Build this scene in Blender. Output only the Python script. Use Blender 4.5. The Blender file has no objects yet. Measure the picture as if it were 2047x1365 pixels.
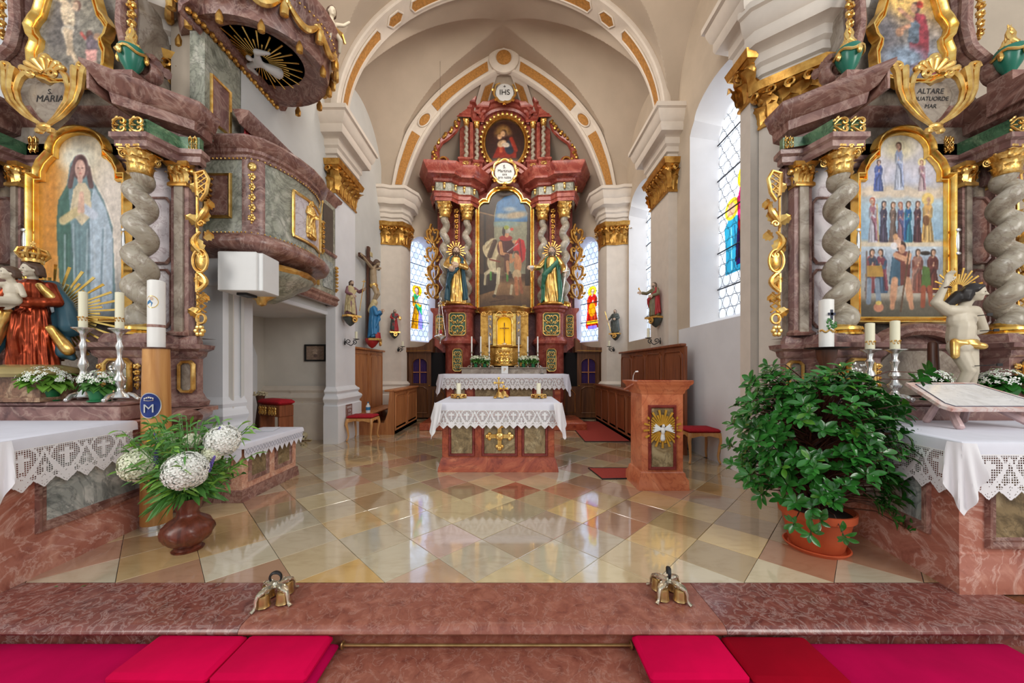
import bpy, bmesh, math, random
import numpy as np
from mathutils import Vector, Matrix
from math import pi, sin, cos, sqrt, radians
random.seed(7); NR = np.random.default_rng(7)
SC = bpy.context.scene
COL = SC.collection
# ---------------------------------------------------------------- camera, world, lights, exposure
XC = -0.20                                   # axis of the church; the camera stands a little right of it
cam = bpy.data.cameras.new('camera'); camo = bpy.data.objects.new('camera', cam); COL.objects.link(camo)
camo.location = (0, 0, 1.5); camo.rotation_euler = (pi/2, 0, 0)
cam.sensor_width = 36; cam.lens = 12.52; cam.shift_x = 0.001; cam.shift_y = 0.0257; cam.clip_start = 0.05
SC.camera = camo
wd = bpy.data.worlds.new('sky'); SC.world = wd; wd.use_nodes = True
bg = wd.node_tree.nodes['Background']; bg.inputs[0].default_value = (0.86, 0.93, 1.0, 1); bg.inputs[1].default_value = 1.0
def area(name, loc, rot, sx, sy, power, col=(1, 1, 1)):
    l = bpy.data.lights.new(name, 'AREA'); l.shape = 'RECTANGLE'; l.size = sx; l.size_y = sy; l.energy = power; l.color = col
    o = bpy.data.objects.new(name, l); COL.objects.link(o); o.location = loc; o.rotation_euler = rot
    return o
# daylight through the chancel windows (lamps stand outside the panes) and from the nave windows behind the camera
area('daylight_window_near', (4.6, 5.8, 4.3), (0, radians(78), 0), 3.8, 1.6, 130, (1, .97, .92))
area('daylight_window_far', (4.6, 9.1, 4.3), (0, radians(78), 0), 3.8, 1.6, 130, (1, .97, .92))
area('daylight_apse_left', (-3.9, 12.1, 3.9), (radians(90), 0, radians(-122)), 1.3, 3.4, 150, (.88, .94, 1))
area('daylight_apse_right', (3.5, 12.1, 3.9), (radians(90), 0, radians(122)), 1.3, 3.4, 150, (.88, .94, 1))
area('daylight_nave_right', (6.5, -3.5, 5.5), (radians(68), 0, radians(38)), 3, 5, 500, (1, .96, .9))
area('daylight_nave_left', (-6.5, -3.5, 5.5), (radians(68), 0, radians(-38)), 3, 5, 420, (1, .96, .9))
area('chancel_fill', (XC, 7.2, 8.4), (radians(42), 0, 0), 3.4, .6, 150, (1, .93, .84))  # added fill behind the arch crown, brightens the high altar; no real fitting
area('vault_fill', (XC, 4.0, 6.9), (radians(118), 0, 0), 4.5, .5, 110, (1, .86, .7))  # invented lamp that lifts the vault, not a fitting of the church
SC.view_settings.view_transform = 'Standard'; SC.view_settings.look = 'None'
SC.view_settings.gamma = 1; SC.view_settings.use_curve_mapping = False; SC.view_settings.exposure = -0.45
SC.cycles.max_bounces = 7; SC.cycles.transparent_max_bounces = 12; SC.cycles.caustics_reflective = False; SC.cycles.caustics_refractive = False
SC.cycles.sample_clamp_indirect = 6

# ---------------------------------------------------------------- helpers: colours and materials
def s2l(v):
    v = np.asarray(v, float)/255.0
    return np.where(v <= 0.04045, v/12.92, ((v+0.055)/1.055)**2.4)
def L(c): return tuple(float(x) for x in s2l(c)) + (1.0,)
def newmat(name):
    m = bpy.data.materials.new(name); m.use_nodes = True
    nt = m.node_tree; return m, nt, nt.nodes['Principled BSDF']
def N(nt, typ, **kw):
    n = nt.nodes.new(typ)
    for k, v in kw.items():
        if k in n.inputs: n.inputs[k].default_value = v
        else: setattr(n, k, v)
    return n
def ramp(nt, fac, stops):
    r = nt.nodes.new('ShaderNodeValToRGB'); e = r.color_ramp.elements
    while len(e) < len(stops): e.new(0.5)
    for i, (p, c) in enumerate(stops): e[i].position = p; e[i].color = c
    nt.links.new(fac, r.inputs[0]); return r
def noise(nt, scale, detail=4, rough=.55, dist=0, stretch=None, coord='Object'):
    t = nt.nodes.new('ShaderNodeTexCoord'); n = N(nt, 'ShaderNodeTexNoise', Scale=scale, Detail=detail, Roughness=rough, Distortion=dist)
    if stretch:
        mp = nt.nodes.new('ShaderNodeMapping'); mp.inputs['Scale'].default_value = stretch
        nt.links.new(t.outputs[coord], mp.inputs[0]); nt.links.new(mp.outputs[0], n.inputs[0])
    else: nt.links.new(t.outputs[coord], n.inputs[0])
    return n
def bump(nt, b, h, strength=.3, dist=.01):
    bp = N(nt, 'ShaderNodeBump', Strength=strength, Distance=dist); nt.links.new(h, bp.inputs['Height']); nt.links.new(bp.outputs[0], b.inputs['Normal'])
def plain(name, c, rough=.6, metal=0, spec=None, var=.12, nsc=6, bmp=0, coat=0, sheen=0):
    m, nt, b = newmat(name); n = noise(nt, nsc, 5)
    c0 = np.array(L(c)); lo = tuple((c0*(1-var))[:3])+(1,); hi = tuple(np.clip(c0*(1+var), 0, 1)[:3])+(1,)
    r = ramp(nt, n.outputs[0], [(.3, lo), (.7, hi)]); nt.links.new(r.outputs[0], b.inputs['Base Color'])
    b.inputs['Roughness'].default_value = rough; b.inputs['Metallic'].default_value = metal
    if spec is not None: b.inputs['Specular IOR Level'].default_value = spec
    if coat: b.inputs['Coat Weight'].default_value = coat; b.inputs['Coat Roughness'].default_value = .1
    if sheen: b.inputs['Sheen Weight'].default_value = sheen
    if bmp: bump(nt, b, n.outputs[0], bmp)
    return m
def marble(name, c1, c2, c3, vein=None, scale=2.5, rough=.22, warp=1.5, vw=.035, coord='Object'):
    m, nt, b = newmat(name); n = noise(nt, scale, 7, .6, warp, coord=coord)
    r = ramp(nt, n.outputs[0], [(.34, L(c1)), (.47, L(c2)), (.52, L(c2)), (.64, L(c3))]); out = r.outputs[0]
    if vein:
        n2 = noise(nt, scale*.8, 5, .6, warp*1.6, coord=coord)
        a = N(nt, 'ShaderNodeMath', operation='SUBTRACT'); a.inputs[1].default_value = .5; nt.links.new(n2.outputs[0], a.inputs[0])
        a2 = N(nt, 'ShaderNodeMath', operation='ABSOLUTE'); nt.links.new(a.outputs[0], a2.inputs[0])
        r2 = ramp(nt, a2.outputs[0], [(0, (.55, .55, .55, 1)), (vw*.5, (.3, .3, .3, 1)), (vw*1.6, (0, 0, 0, 1))])
        mx = N(nt, 'ShaderNodeMix', data_type='RGBA'); nt.links.new(r2.outputs[0], mx.inputs[0]); nt.links.new(out, mx.inputs[6]); mx.inputs[7].default_value = L(vein); out = mx.outputs[2]
    nt.links.new(out, b.inputs['Base Color']); b.inputs['Roughness'].default_value = rough
    return m
def wood(name, c1, c2, rough=.35, scale=6, axis=2):
    m, nt, b = newmat(name); st = [6, 6, 6]; st[axis] = .5
    n = noise(nt, scale, 6, .6, .8, stretch=tuple(x/3 for x in st))
    r = ramp(nt, n.outputs[0], [(.3, L(c1)), (.65, L(c2))]); nt.links.new(r.outputs[0], b.inputs['Base Color'])
    b.inputs['Roughness'].default_value = rough; bump(nt, b, n.outputs[0], .08); return m
def attrmat(name, rough=.5, nvar=0):
    m, nt, b = newmat(name); a = N(nt, 'ShaderNodeAttribute', attribute_name='Col'); nt.links.new(a.outputs[0], b.inputs['Base Color'])
    b.inputs['Roughness'].default_value = rough
    n = noise(nt, 60, 4); bump(nt, b, n.outputs[0], .12, .004); return m
def objcol(name, rough=.2, nsc=4, var=.25):
    m, nt, b = newmat(name); oi = nt.nodes.new('ShaderNodeObjectInfo')
    t = nt.nodes.new('ShaderNodeTexCoord'); ad = N(nt, 'ShaderNodeVectorMath', operation='ADD')
    mu = N(nt, 'ShaderNodeVectorMath', operation='SCALE'); mu.inputs['Scale'].default_value = 37.0
    cmb = nt.nodes.new('ShaderNodeCombineXYZ'); nt.links.new(oi.outputs['Random'], cmb.inputs[0]); nt.links.new(oi.outputs['Random'], cmb.inputs[1])
    nt.links.new(cmb.outputs[0], mu.inputs[0]); nt.links.new(t.outputs['Object'], ad.inputs[0]); nt.links.new(mu.outputs[0], ad.inputs[1])
    mp = N(nt, 'ShaderNodeMapping'); mp.inputs['Rotation'].default_value = (0, 0, .5); mp.inputs['Scale'].default_value = (1, 2.6, 1); nt.links.new(ad.outputs[0], mp.inputs[0])
    n = N(nt, 'ShaderNodeTexNoise', Scale=nsc, Detail=6, Roughness=.6, Distortion=1.4); nt.links.new(mp.outputs[0], n.inputs[0])
    r = ramp(nt, n.outputs[0], [(.28, (1-var, 1-var*1.25, 1-var*1.6, 1)), (.5, (1, 1, 1, 1)), (.75, (1+var*.3, 1+var*.3, 1+var*.3, 1))])
    mx = N(nt, 'ShaderNodeMix', data_type='RGBA', blend_type='MULTIPLY'); mx.inputs[0].default_value = 1
    nt.links.new(oi.outputs['Color'], mx.inputs[6]); nt.links.new(r.outputs[0], mx.inputs[7]); nt.links.new(mx.outputs[2], b.inputs['Base Color'])
    n3 = N(nt, 'ShaderNodeTexNoise', Scale=1.2, Detail=4); nt.links.new(t.outputs['Object'], n3.inputs[0])
    rr = ramp(nt, n3.outputs[0], [(.3, (rough*.6,)*3+(1,)), (.7, (rough*1.4,)*3+(1,))]); nt.links.new(rr.outputs[0], b.inputs['Roughness'])
    b.inputs['Specular IOR Level'].default_value = .9; b.inputs['Coat Weight'].default_value = 1.0; b.inputs['Coat IOR'].default_value = 1.7; b.inputs['Coat Roughness'].default_value = .05
    return m
def gildmat(name, c1, c2, rough=.3, bsc=40, bs=.25):
    m, nt, b = newmat(name); n = noise(nt, bsc, 4, .6); n2 = noise(nt, 9, 3)
    r = ramp(nt, n2.outputs[0], [(.3, L(c1)), (.65, L(c2))]); nt.links.new(r.outputs[0], b.inputs['Base Color'])
    b.inputs['Metallic'].default_value = .85; b.inputs['Roughness'].default_value = rough; bump(nt, b, n.outputs[0], bs, .006); return m
def glassmat(name, c, attr=False):
    m = bpy.data.materials.new(name); m.use_nodes = True; nt = m.node_tree; nt.nodes.clear()
    o = nt.nodes.new('ShaderNodeOutputMaterial'); tr = nt.nodes.new('ShaderNodeBsdfTransparent'); tl = nt.nodes.new('ShaderNodeBsdfTranslucent'); gl = N(nt, 'ShaderNodeBsdfGlossy', Roughness=.08)
    m1 = N(nt, 'ShaderNodeMixShader'); m1.inputs[0].default_value = .5; m2 = N(nt, 'ShaderNodeMixShader'); m2.inputs[0].default_value = .06
    if attr:
        a = N(nt, 'ShaderNodeAttribute', attribute_name='Col'); src = a.outputs[0]
    else:
        n = noise(nt, 7, 3, .5, 1.0, coord='Generated'); oi = nt.nodes.new('ShaderNodeObjectInfo')
        c0 = np.array(L(c)); r = ramp(nt, oi.outputs['Random'], [(0, tuple(c0[:3]*.78)+(1,)), (.5, tuple(c0)), (1, tuple(np.clip(c0[:3]*np.array([1.1, 1.08, 1.02]), 0, 1))+(1,))])
        mx = N(nt, 'ShaderNodeMix', data_type='RGBA', blend_type='MULTIPLY'); mx.inputs[0].default_value = 1
        r2 = ramp(nt, n.outputs[0], [(.25, (.72, .8, .95, 1)), (.6, (1, 1, 1, 1))])
        nt.links.new(r.outputs[0], mx.inputs[6]); nt.links.new(r2.outputs[0], mx.inputs[7]); src = mx.outputs[2]
    nt.links.new(src, tr.inputs[0]); nt.links.new(src, tl.inputs[0])
    nt.links.new(tr.outputs[0], m1.inputs[1]); nt.links.new(tl.outputs[0], m1.inputs[2]); nt.links.new(m1.outputs[0], m2.inputs[1]); nt.links.new(gl.outputs[0], m2.inputs[2]); nt.links.new(m2.outputs[0], o.inputs[0])
    return m

# ---------------------------------------------------------------- helpers: mesh accumulator
class M:
    def __init__(s): s.v = []; s.f = []; s.n = 0
    def add(s, v, f, mtx=None):
        v = np.asarray(v, float).reshape(-1, 3)
        if mtx is not None:
            a = np.array(mtx); v = v @ a[:3, :3].T + a[:3, 3]
        k = s.n; s.v.append(v); s.f.extend([tuple(int(i)+k for i in q) for q in f]); s.n += len(v); return s
    def join(s, o, mtx=None):
        if o.n: s.add(np.concatenate(o.v), o.f, mtx)
        return s
    def box(s, x0, x1, y0, y1, z0, z1):
        return s.add([(x0, y0, z0), (x1, y0, z0), (x1, y1, z0), (x0, y1, z0), (x0, y0, z1), (x1, y0, z1), (x1, y1, z1), (x0, y1, z1)],
                     [(3, 2, 1, 0), (4, 5, 6, 7), (0, 1, 5, 4), (1, 2, 6, 5), (2, 3, 7, 6), (3, 0, 4, 7)])
    def bbox(s, x0, x1, y0, y1, z0, z1, b=.01):          # box with bevelled edges
        def ring(x0, x1, y0, y1, z): return [(x0, y0, z), (x1, y0, z), (x1, y1, z), (x0, y1, z)]
        vs = []
        for (i, z) in ((b, z0), (0, z0+b), (0, z1-b), (b, z1)):
            c = b*.6
            r = [(x0+i+c, y0+i), (x1-i-c, y0+i), (x1-i, y0+i+c), (x1-i, y1-i-c), (x1-i-c, y1-i), (x0+i+c, y1-i), (x0+i, y1-i-c), (x0+i, y0+i+c)]
            vs += [(a, d, z) for a, d in r]
        f = [tuple(range(7, -1, -1)), tuple(range(24, 32))]
        for k in range(3):
            for i in range(8): j = (i+1) % 8; f.append((k*8+i, k*8+j, k*8+8+j, k*8+8+i))
        return s.add(vs, f)
    def prism(s, poly, a0, a1, ax='y'):                  # polygon in the two other axes, extruded along ax
        n = len(poly); mk = {'y': lambda p, a: (p[0], a, p[1]), 'x': lambda p, a: (a, p[0], p[1]), 'z': lambda p, a: (p[0], p[1], a)}[ax]
        v = [mk(p, a0) for p in poly]+[mk(p, a1) for p in poly]
        return s.add(v, [tuple(range(n)), tuple(range(2*n-1, n-1, -1))]+[(i, (i+1) % n, n+(i+1) % n, n+i) for i in range(n)])
    def lathe(s, prof, n=16, c=(0, 0, 0), sx=1, sy=1, a0=0, a1=2*pi, rip=None):
        full = abs(a1-a0-2*pi) < 1e-6; m = n if full else n+1; v = []
        for (r, z) in prof:
            for i in range(m):
                a = a0+(a1-a0)*i/n; rr = r*(rip(a, z) if rip else 1); v.append((c[0]+rr*cos(a)*sx, c[1]+rr*sin(a)*sy, c[2]+z))
        f = []; P = len(prof)
        for k in range(P-1):
            for i in range(n): j = (i+1) % m; f.append((k*m+i, k*m+j, k*m+m+j, k*m+m+i))
        if full:
            if prof[0][0] > 1e-5: f.append(tuple(range(m-1, -1, -1)))
            if prof[-1][0] > 1e-5: f.append(tuple((P-1)*m+i for i in range(m)))
        return s.add(v, f)
    def tube(s, path, r, n=8, closed=False, flat=1.0):
        P = np.asarray(path, float); k = len(P); R = np.full(k, r) if np.isscalar(r) else np.asarray(r, float)
        T = np.roll(P, -1, 0)-np.roll(P, 1, 0)
        if not closed: T[0] = P[1]-P[0]; T[-1] = P[-1]-P[-2]
        T /= np.linalg.norm(T, axis=1)[:, None]+1e-12
        u = np.cross(T[0], (0, 1, 0.01)); 
        if np.linalg.norm(u) < 1e-3: u = np.cross(T[0], (1, 0, 0))
        v = []
        for i in range(k):
            u = u-T[i]*np.dot(u, T[i]); u /= np.linalg.norm(u)+1e-12; w = np.cross(T[i], u)
            for j in range(n): a = 2*pi*j/n; v.append(P[i]+R[i]*(cos(a)*u+sin(a)*w*flat))
        f = []
        for i in range(k if closed else k-1):
            i2 = (i+1) % k
            for j in range(n): j2 = (j+1) % n; f.append((i*n+j, i*n+j2, i2*n+j2, i2*n+j))
        if not closed: f += [tuple(range(n-1, -1, -1)), tuple((k-1)*n+j for j in range(n))]
        return s.add(v, f)
    def ell(s, c, r, n=10, mtx=None, ht=None):
        v = []; f = []; h = ht or max(4, n//2+1)
        for i in range(h+1):
            t = pi*i/h
            for j in range(n): a = 2*pi*j/n; v.append((r[0]*sin(t)*cos(a), r[1]*sin(t)*sin(a), -r[2]*cos(t)))
        for i in range(h):
            for j in range(n): j2 = (j+1) % n; f.append((i*n+j, i*n+j2, i*n+n+j2, i*n+n+j))
        v = np.array(v)
        if mtx is not None: v = v @ np.array(mtx)[:3, :3].T
        return s.add(v+np.array(c), f)
    def cap(s, p0, p1, r0, r1, n=10):
        p0 = np.array(p0, float); p1 = np.array(p1, float); d = p1-p0; l = np.linalg.norm(d)+1e-9; d = d/l
        pth = []; rr = []
        for t in (-.999, -.8, -.45, 0): pth.append(p0+d*r0*t); rr.append(r0*sqrt(1-t*t))
        for t in (0, .45, .8, .999): pth.append(p1+d*r1*t); rr.append(r1*sqrt(1-t*t))
        return s.tube(pth, rr, n)
    def sweep(s, prof, path, closed=False, cap=True):      # prof (d,z): d to the right of travel; path in plan
        P = [np.array(p[:2], float) for p in path]; k = len(P); q = len(prof); v = []
        for i in range(k):
            a = P[i]-P[i-1] if (i > 0 or closed) else P[1]-P[0]
            b = P[(i+1) % k]-P[i] if (i < k-1 or closed) else P[-1]-P[-2]
            a = a/np.linalg.norm(a); b = b/np.linalg.norm(b); na = np.array((a[1], -a[0])); nb = np.array((b[1], -b[0]))
            mt = na+nb; mt = mt/max(.25, np.dot(mt, na)) 
            for (d, z) in prof: v.append((P[i][0]+mt[0]*d, P[i][1]+mt[1]*d, z))
        f = []
        for i in range(k if closed else k-1):
            i2 = (i+1) % k
            for j in range(q-1): f.append((i*q+j, i2*q+j, i2*q+j+1, i*q+j+1))
        if cap and not closed: f += [tuple(range(q)), tuple((k-1)*q+j for j in range(q-1, -1, -1))]
        return s.add(v, f)
    def frame(s, out, prof, y=0, sgn=-1, closed=True):     # moulding round an outline in the XZ plane; prof (offset outward, height)
        P = [np.array(p, float) for p in out]; k = len(P); q = len(prof); v = []
        A = sum(P[i][0]*P[(i+1) % k][1]-P[(i+1) % k][0]*P[i][1] for i in range(k)); o = 1 if A > 0 else -1
        for i in range(k):
            a = P[i]-P[i-1] if (i > 0 or closed) else P[1]-P[0]; b = P[(i+1) % k]-P[i] if (i < k-1 or closed) else P[-1]-P[-2]
            a = a/(np.linalg.norm(a)+1e-12); b = b/(np.linalg.norm(b)+1e-12); na = np.array((a[1], -a[0]))*o; nb = np.array((b[1], -b[0]))*o
            mt = na+nb; mt = mt/max(.35, np.dot(mt, na))
            for (d, h) in prof: v.append((P[i][0]+mt[0]*d, y+sgn*h, P[i][1]+mt[1]*d))
        f = []
        for i in range(k if closed else k-1):
            i2 = (i+1) % k
            for j in range(q-1): f.append((i*q+j, i2*q+j, i2*q+j+1, i*q+j+1))
        return s.add(v, f)
    def grid(s, fn, nu, nv, mask=None):
        v = [fn(i/nu, j/nv) for j in range(nv+1) for i in range(nu+1)]; f = []
        for j in range(nv):
            for i in range(nu):
                if mask is None or mask((i+.5)/nu, (j+.5)/nv): a = j*(nu+1)+i; f.append((a, a+1, a+nu+2, a+nu+1))
        return s.add(v, f)
    def mapv(s, fn):
        s.v = [np.array([fn(*p) for p in a]) for a in s.v]; return s
    def arr(s): return np.concatenate(s.v) if s.v else np.zeros((0, 3))
def mesh(name, m, mat=None, smooth=40, sx=1, col=None):
    me = bpy.data.meshes.new(name); V = m.arr().copy()
    if sx != 1: V[:, 0] *= sx
    me.from_pydata(V.tolist(), [], [q if sx > 0 else tuple(reversed(q)) for q in m.f]); me.update()
    if col is not None:
        ca = me.color_attributes.new('Col', 'FLOAT_COLOR', 'POINT'); ca.data.foreach_set('color', np.c_[col, np.ones(len(col))].astype(np.float32).ravel())
    if smooth:
        me.shade_smooth(); me.set_sharp_from_angle(angle=radians(smooth))
    if mat: me.materials.append(mat)
    return me
def put(name, me, par=None, loc=None, rz=0, rot=None, sc=None):
    o = bpy.data.objects.new(name, me); COL.objects.link(o)
    if par: o.parent = par
    if loc is not None: o.location = loc
    o.rotation_euler = rot if rot is not None else (0, 0, rz)
    if sc is not None: o.scale = sc if not np.isscalar(sc) else (sc,)*3
    return o
def thing(name, label, cat, loc=(0, 0, 0), rz=0, group=None):
    o = put(name, None, None, loc, rz); return tag(o, label, cat, group)
def tag(o, label, cat, group=None, kind=None):
    if label: o['label'] = label
    if cat: o['category'] = cat
    if group: o['group'] = group
    if kind: o['kind'] = kind
    return o
def part(name, m, mat, par, label=None, loc=None, w=False, smooth=40, sx=1, stuff=False, col=None, rz=0, rot=None, sc=None):
    if w: m = M().join(m, Matrix.Translation(-Vector(par.location if par.parent is None else par.parent.location+par.location)))
    o = put(name, mesh(name, m, mat, smooth, sx, col), par, loc, rz, rot, sc)
    if label: o['label'] = label
    if stuff: o['kind'] = 'stuff'
    return o
def solo(name, m, mat, label, cat, loc=None, group=None, smooth=40, rz=0, col=None, rot=None, sc=None):
    return tag(put(name, mesh(name, m, mat, smooth, 1, col), None, loc, rz, rot, sc), label, cat, group)
def struct(name, m, mat, par=None, smooth=40):
    o = put(name, mesh(name, m, mat, smooth), par)
    if par is None: o['kind'] = 'structure'
    return o
def dup(root, loc, rz=None, label=None, group=None, sc=None):
    r = root.copy(); COL.objects.link(r); r.location = loc
    if rz is not None: r.rotation_euler = (0, 0, rz)
    if label: r['label'] = label
    if group: r['group'] = group
    if sc: r.scale = (sc,)*3
    for ch in list(root.children):
        c = ch.copy(); COL.objects.link(c); c.parent = r
        for g in list(ch.children): d = g.copy(); COL.objects.link(d); d.parent = c
    return r
def text(s, size, mat, par, loc, rot, ext=.002, name='lettering', align='CENTER', shear=0, sx=1):
    c = bpy.data.curves.new('t', 'FONT'); c.body = s; c.size = size; c.align_x = align; c.align_y = 'CENTER'; c.extrude = ext; c.shear = shear
    o = bpy.data.objects.new('t', c); COL.objects.link(o); dg = bpy.context.evaluated_depsgraph_get(); me = bpy.data.meshes.new_from_object(o.evaluated_get(dg)); bpy.data.objects.remove(o)
    me.materials.clear(); me.materials.append(mat); q = put(name, me, par, loc, 0, rot, (sx, 1, 1)); return q
def px(x, y, Y): return ((x-1021.5)*Y/712, Y, 1.5-(y-735)*Y/712)   # photograph pixel at depth Y -> point
def pxx(x, Y): return (x-1021.5)*Y/712
def pxz(y, Y): return 1.5-(y-735)*Y/712
def rotm(ax, a): return Matrix.Rotation(a, 4, ax)
def arc(cx, cy, rx, ry, a0, a1, n): return [(cx+rx*cos(a0+(a1-a0)*i/n), cy+ry*sin(a0+(a1-a0)*i/n)) for i in range(n+1)]
def inpoly(X, Y, P):
    r = np.zeros(X.shape, bool); n = len(P)
    for i in range(n):
        x0, y0 = P[i]; x1, y1 = P[(i+1) % n]
        if y0 == y1: continue
        c = ((y0 > Y) != (y1 > Y)) & (X < (x1-x0)*(Y-y0)/(y1-y0)+x0); r ^= c
    return r
# ---------------------------------------------------------------- materials
plaster = plain('plaster_warm', (196, 180, 160), .85, var=.07, nsc=2.5, bmp=.05)
vaultm = plain('vault_plaster', (184, 168, 150), .9, var=.06, nsc=1.5, bmp=.05)
whitewash = plain('whitewash', (226, 226, 228), .8, var=.04, nsc=2)
stucco = plain('stucco_white', (220, 208, 194), .7, var=.05, nsc=5)
ochre = plain('ochre_stencil', (178, 125, 62), .75, var=.28, nsc=22)
gold = gildmat('gold_leaf', (208, 150, 62), (250, 212, 132), .28)
goldold = gildmat('old_gilding', (168, 116, 50), (222, 172, 90), .36, 30, .3)
goldsm = gildmat('polished_gilding', (232, 172, 62), (255, 216, 126), .18, 14, .12)
giltpaint = plain('gilt_paint', (222, 166, 62), .3, .35, None, .15, 12)
silver = gildmat('silver', (205, 203, 200), (240, 238, 232), .22, 30, .12)
brass = gildmat('brass', (168, 130, 78), (206, 172, 116), .34, 12, .05)
nickel = gildmat('nickel_silver', (200, 190, 165), (235, 228, 205), .25, 25, .15)
redmar = marble('red_marble', (134, 56, 38), (166, 80, 52), (192, 110, 74), (106, 42, 30), 1.8, .25, 2.2, .02)
redmar2 = marble('lectern_marble', (176, 92, 60), (200, 116, 78), (216, 138, 98), (150, 66, 48), 1.6, .28, 2.2, .02)
redmar3 = marble('retable_red_marble', (124, 50, 44), (160, 74, 62), (184, 100, 84), (200, 130, 110), 2.2, .3, 1.8, .02)
darkred = marble('oxblood_moulding', (96, 36, 34), (120, 48, 44), (140, 62, 54), None, 5, .25)
purmar = marble('purple_brown_marble', (98, 70, 68), (136, 100, 94), (168, 132, 122), (186, 160, 146), 2.6, .3, 1.8, .03)
purmar2 = marble('mauve_marble', (100, 66, 60), (134, 94, 84), (166, 126, 112), (194, 164, 150), 3.2, .28, 2, .03)
greymar = marble('grey_stucco_marble', (118, 104, 92), (156, 142, 126), (186, 174, 160), (110, 90, 80), 2.2, .35, 1.6, .02)
lilacmar = marble('lilac_panel_marble', (190, 176, 178), (216, 206, 208), (232, 226, 226), (140, 104, 112), 2.4, .3, 2, .02)
greenmar = marble('green_frieze_marble', (44, 78, 56), (82, 122, 88), (128, 158, 120), (36, 52, 40), 4, .28, 1.6, .03)
greygreen = marble('grey_green_marble', (122, 124, 108), (166, 166, 148), (200, 196, 180), (70, 70, 62), 2.4, .3, 2.6, .05)
panelmar = marble('olive_panel_marble', (100, 84, 58), (142, 122, 88), (176, 158, 122), (70, 58, 42), 3, .3, 2.4, .03)
bluemar = marble('blue_grey_panel_marble', (120, 128, 126), (164, 170, 166), (206, 208, 202), (70, 80, 82), 2.6, .3, 2.6, .04)
pinkmar = marble('pink_mensa_marble', (146, 84, 70), (176, 112, 94), (200, 142, 122), (226, 190, 176), 2.4, .32, 2, .025)
credmar = marble('salmon_credence_marble', (196, 136, 110), (216, 166, 140), (228, 190, 166), (160, 84, 74), 9, .3, 1.2, .03)
colmar = marble('twisted_column_marble', (142, 130, 112), (178, 168, 150), (206, 198, 184), (130, 108, 94), 3, .22, 1.4, .02)
stepmar = marble('step_red_marble', (122, 66, 54), (144, 84, 68), (162, 102, 84), (176, 136, 122), 11, .28, .5, .014)
stepmar2 = marble('step_red_marble_polished', (98, 52, 48), (122, 68, 60), (138, 82, 72), (180, 152, 144), 13.0, .16, .7, .03)
oak = wood('oak_orange', (150, 88, 50), (194, 132, 82), .4)
oakdark = wood('oak_red_brown', (104, 54, 30), (150, 86, 52), .38)
confwood = wood('confessional_wood', (72, 42, 22), (118, 74, 40), .4)
polewood = wood('pole_wood', (176, 116, 58), (214, 158, 94), .4)
stoolwood = wood('stool_wood', (184, 124, 66), (214, 160, 100), .35)
darkwood = wood('dark_wood', (58, 34, 26), (98, 58, 40), .4)
velvet = plain('red_velvet', (168, 6, 30), .85, var=.2, nsc=30)
magenta = plain('crimson_cushion', (204, 0, 66), .9, 0, .1, var=.1, nsc=5)
magenta2 = plain('dark_crimson_cushion', (146, 0, 26), .9, 0, .1, var=.1, nsc=5)
magenta3 = plain('magenta_pad', (186, 0, 72), .9, 0, .1, var=.12, nsc=4)
linen = plain('white_linen', (226, 226, 236), .75, var=.03, nsc=8)
lacem = plain('white_lace', (236, 234, 236), .8, var=.02)
carpet = plain('red_carpet', (160, 56, 44), .95, var=.15, nsc=60, bmp=.2)
black = plain('black_iron', (22, 21, 22), .5, var=.1)
blackink = plain('black_letter', (34, 30, 30), .6, var=.05)
whitepl = plain('white_enamel', (226, 226, 224), .4, var=.02)
wax = plain('ivory_wax', (238, 232, 202), .45, var=.03)
waxw = plain('white_wax', (244, 242, 236), .4, var=.02)
leafm = plain('leaf_glossy', (50, 112, 42), .2, var=.45, nsc=5, spec=.6)
leaf2 = plain('leaf_bright', (116, 164, 62), .4, var=.35, nsc=6)
leaf3 = plain('leaf_mid', (84, 138, 62), .45, var=.35, nsc=8)
petal = plain('white_petal', (244, 244, 236), .6, var=.05, nsc=30)
petalc = plain('cream_petal', (234, 236, 208), .6, var=.1, nsc=20)
purple = plain('purple_flower', (112, 92, 176), .6, var=.2, nsc=40)
yellow = plain('yellow_flower', (232, 206, 40), .6, var=.1)
terra = plain('terracotta', (196, 88, 50), .55, var=.08, nsc=6)
greenpot = plain('green_plastic', (22, 110, 62), .35, var=.05)
soil = plain('soil', (52, 38, 30), .95, var=.3, nsc=60, bmp=.4)
skin = plain('painted_flesh', (214, 184, 160), .45, var=.06, nsc=10)
skinbody = plain('painted_dark_flesh', (168, 146, 116), .45, var=.1, nsc=8)
skinpale = plain('painted_pale_flesh', (206, 194, 172), .42, var=.08, nsc=8)
hairb = plain('painted_brown_hair', (86, 62, 46), .5, var=.2, nsc=40)
hairk = plain('painted_black_hair', (40, 34, 32), .35, var=.2, nsc=30)
hairg = plain('painted_grey_hair', (120, 104, 90), .5, var=.2, nsc=40)
robered = gildmat('red_lustre_robe', (112, 40, 22), (170, 74, 44), .3, 20, .15)
teal = plain('teal_mantle', (44, 84, 98), .45, var=.15, nsc=6)
bluerobe = plain('blue_robe', (44, 118, 168), .4, var=.15, nsc=6)
redcloth = plain('red_cloth', (172, 40, 44), .5, var=.15)
mauve = plain('mauve_robe', (128, 84, 92), .5, var=.15)
olive = plain('olive_robe', (120, 112, 84), .5, var=.2, nsc=8)
creamrobe = plain('cream_gold_mantle', (196, 178, 132), .45, var=.2, nsc=8)
greenrobe = plain('green_robe', (58, 120, 96), .4, var=.2, nsc=8)
greyrobe = plain('dark_green_grey_robe', (72, 78, 74), .5, var=.25, nsc=8)
stonem = plain('grey_sandstone', (150, 138, 118), .85, var=.1, nsc=7, bmp=.1)
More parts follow.
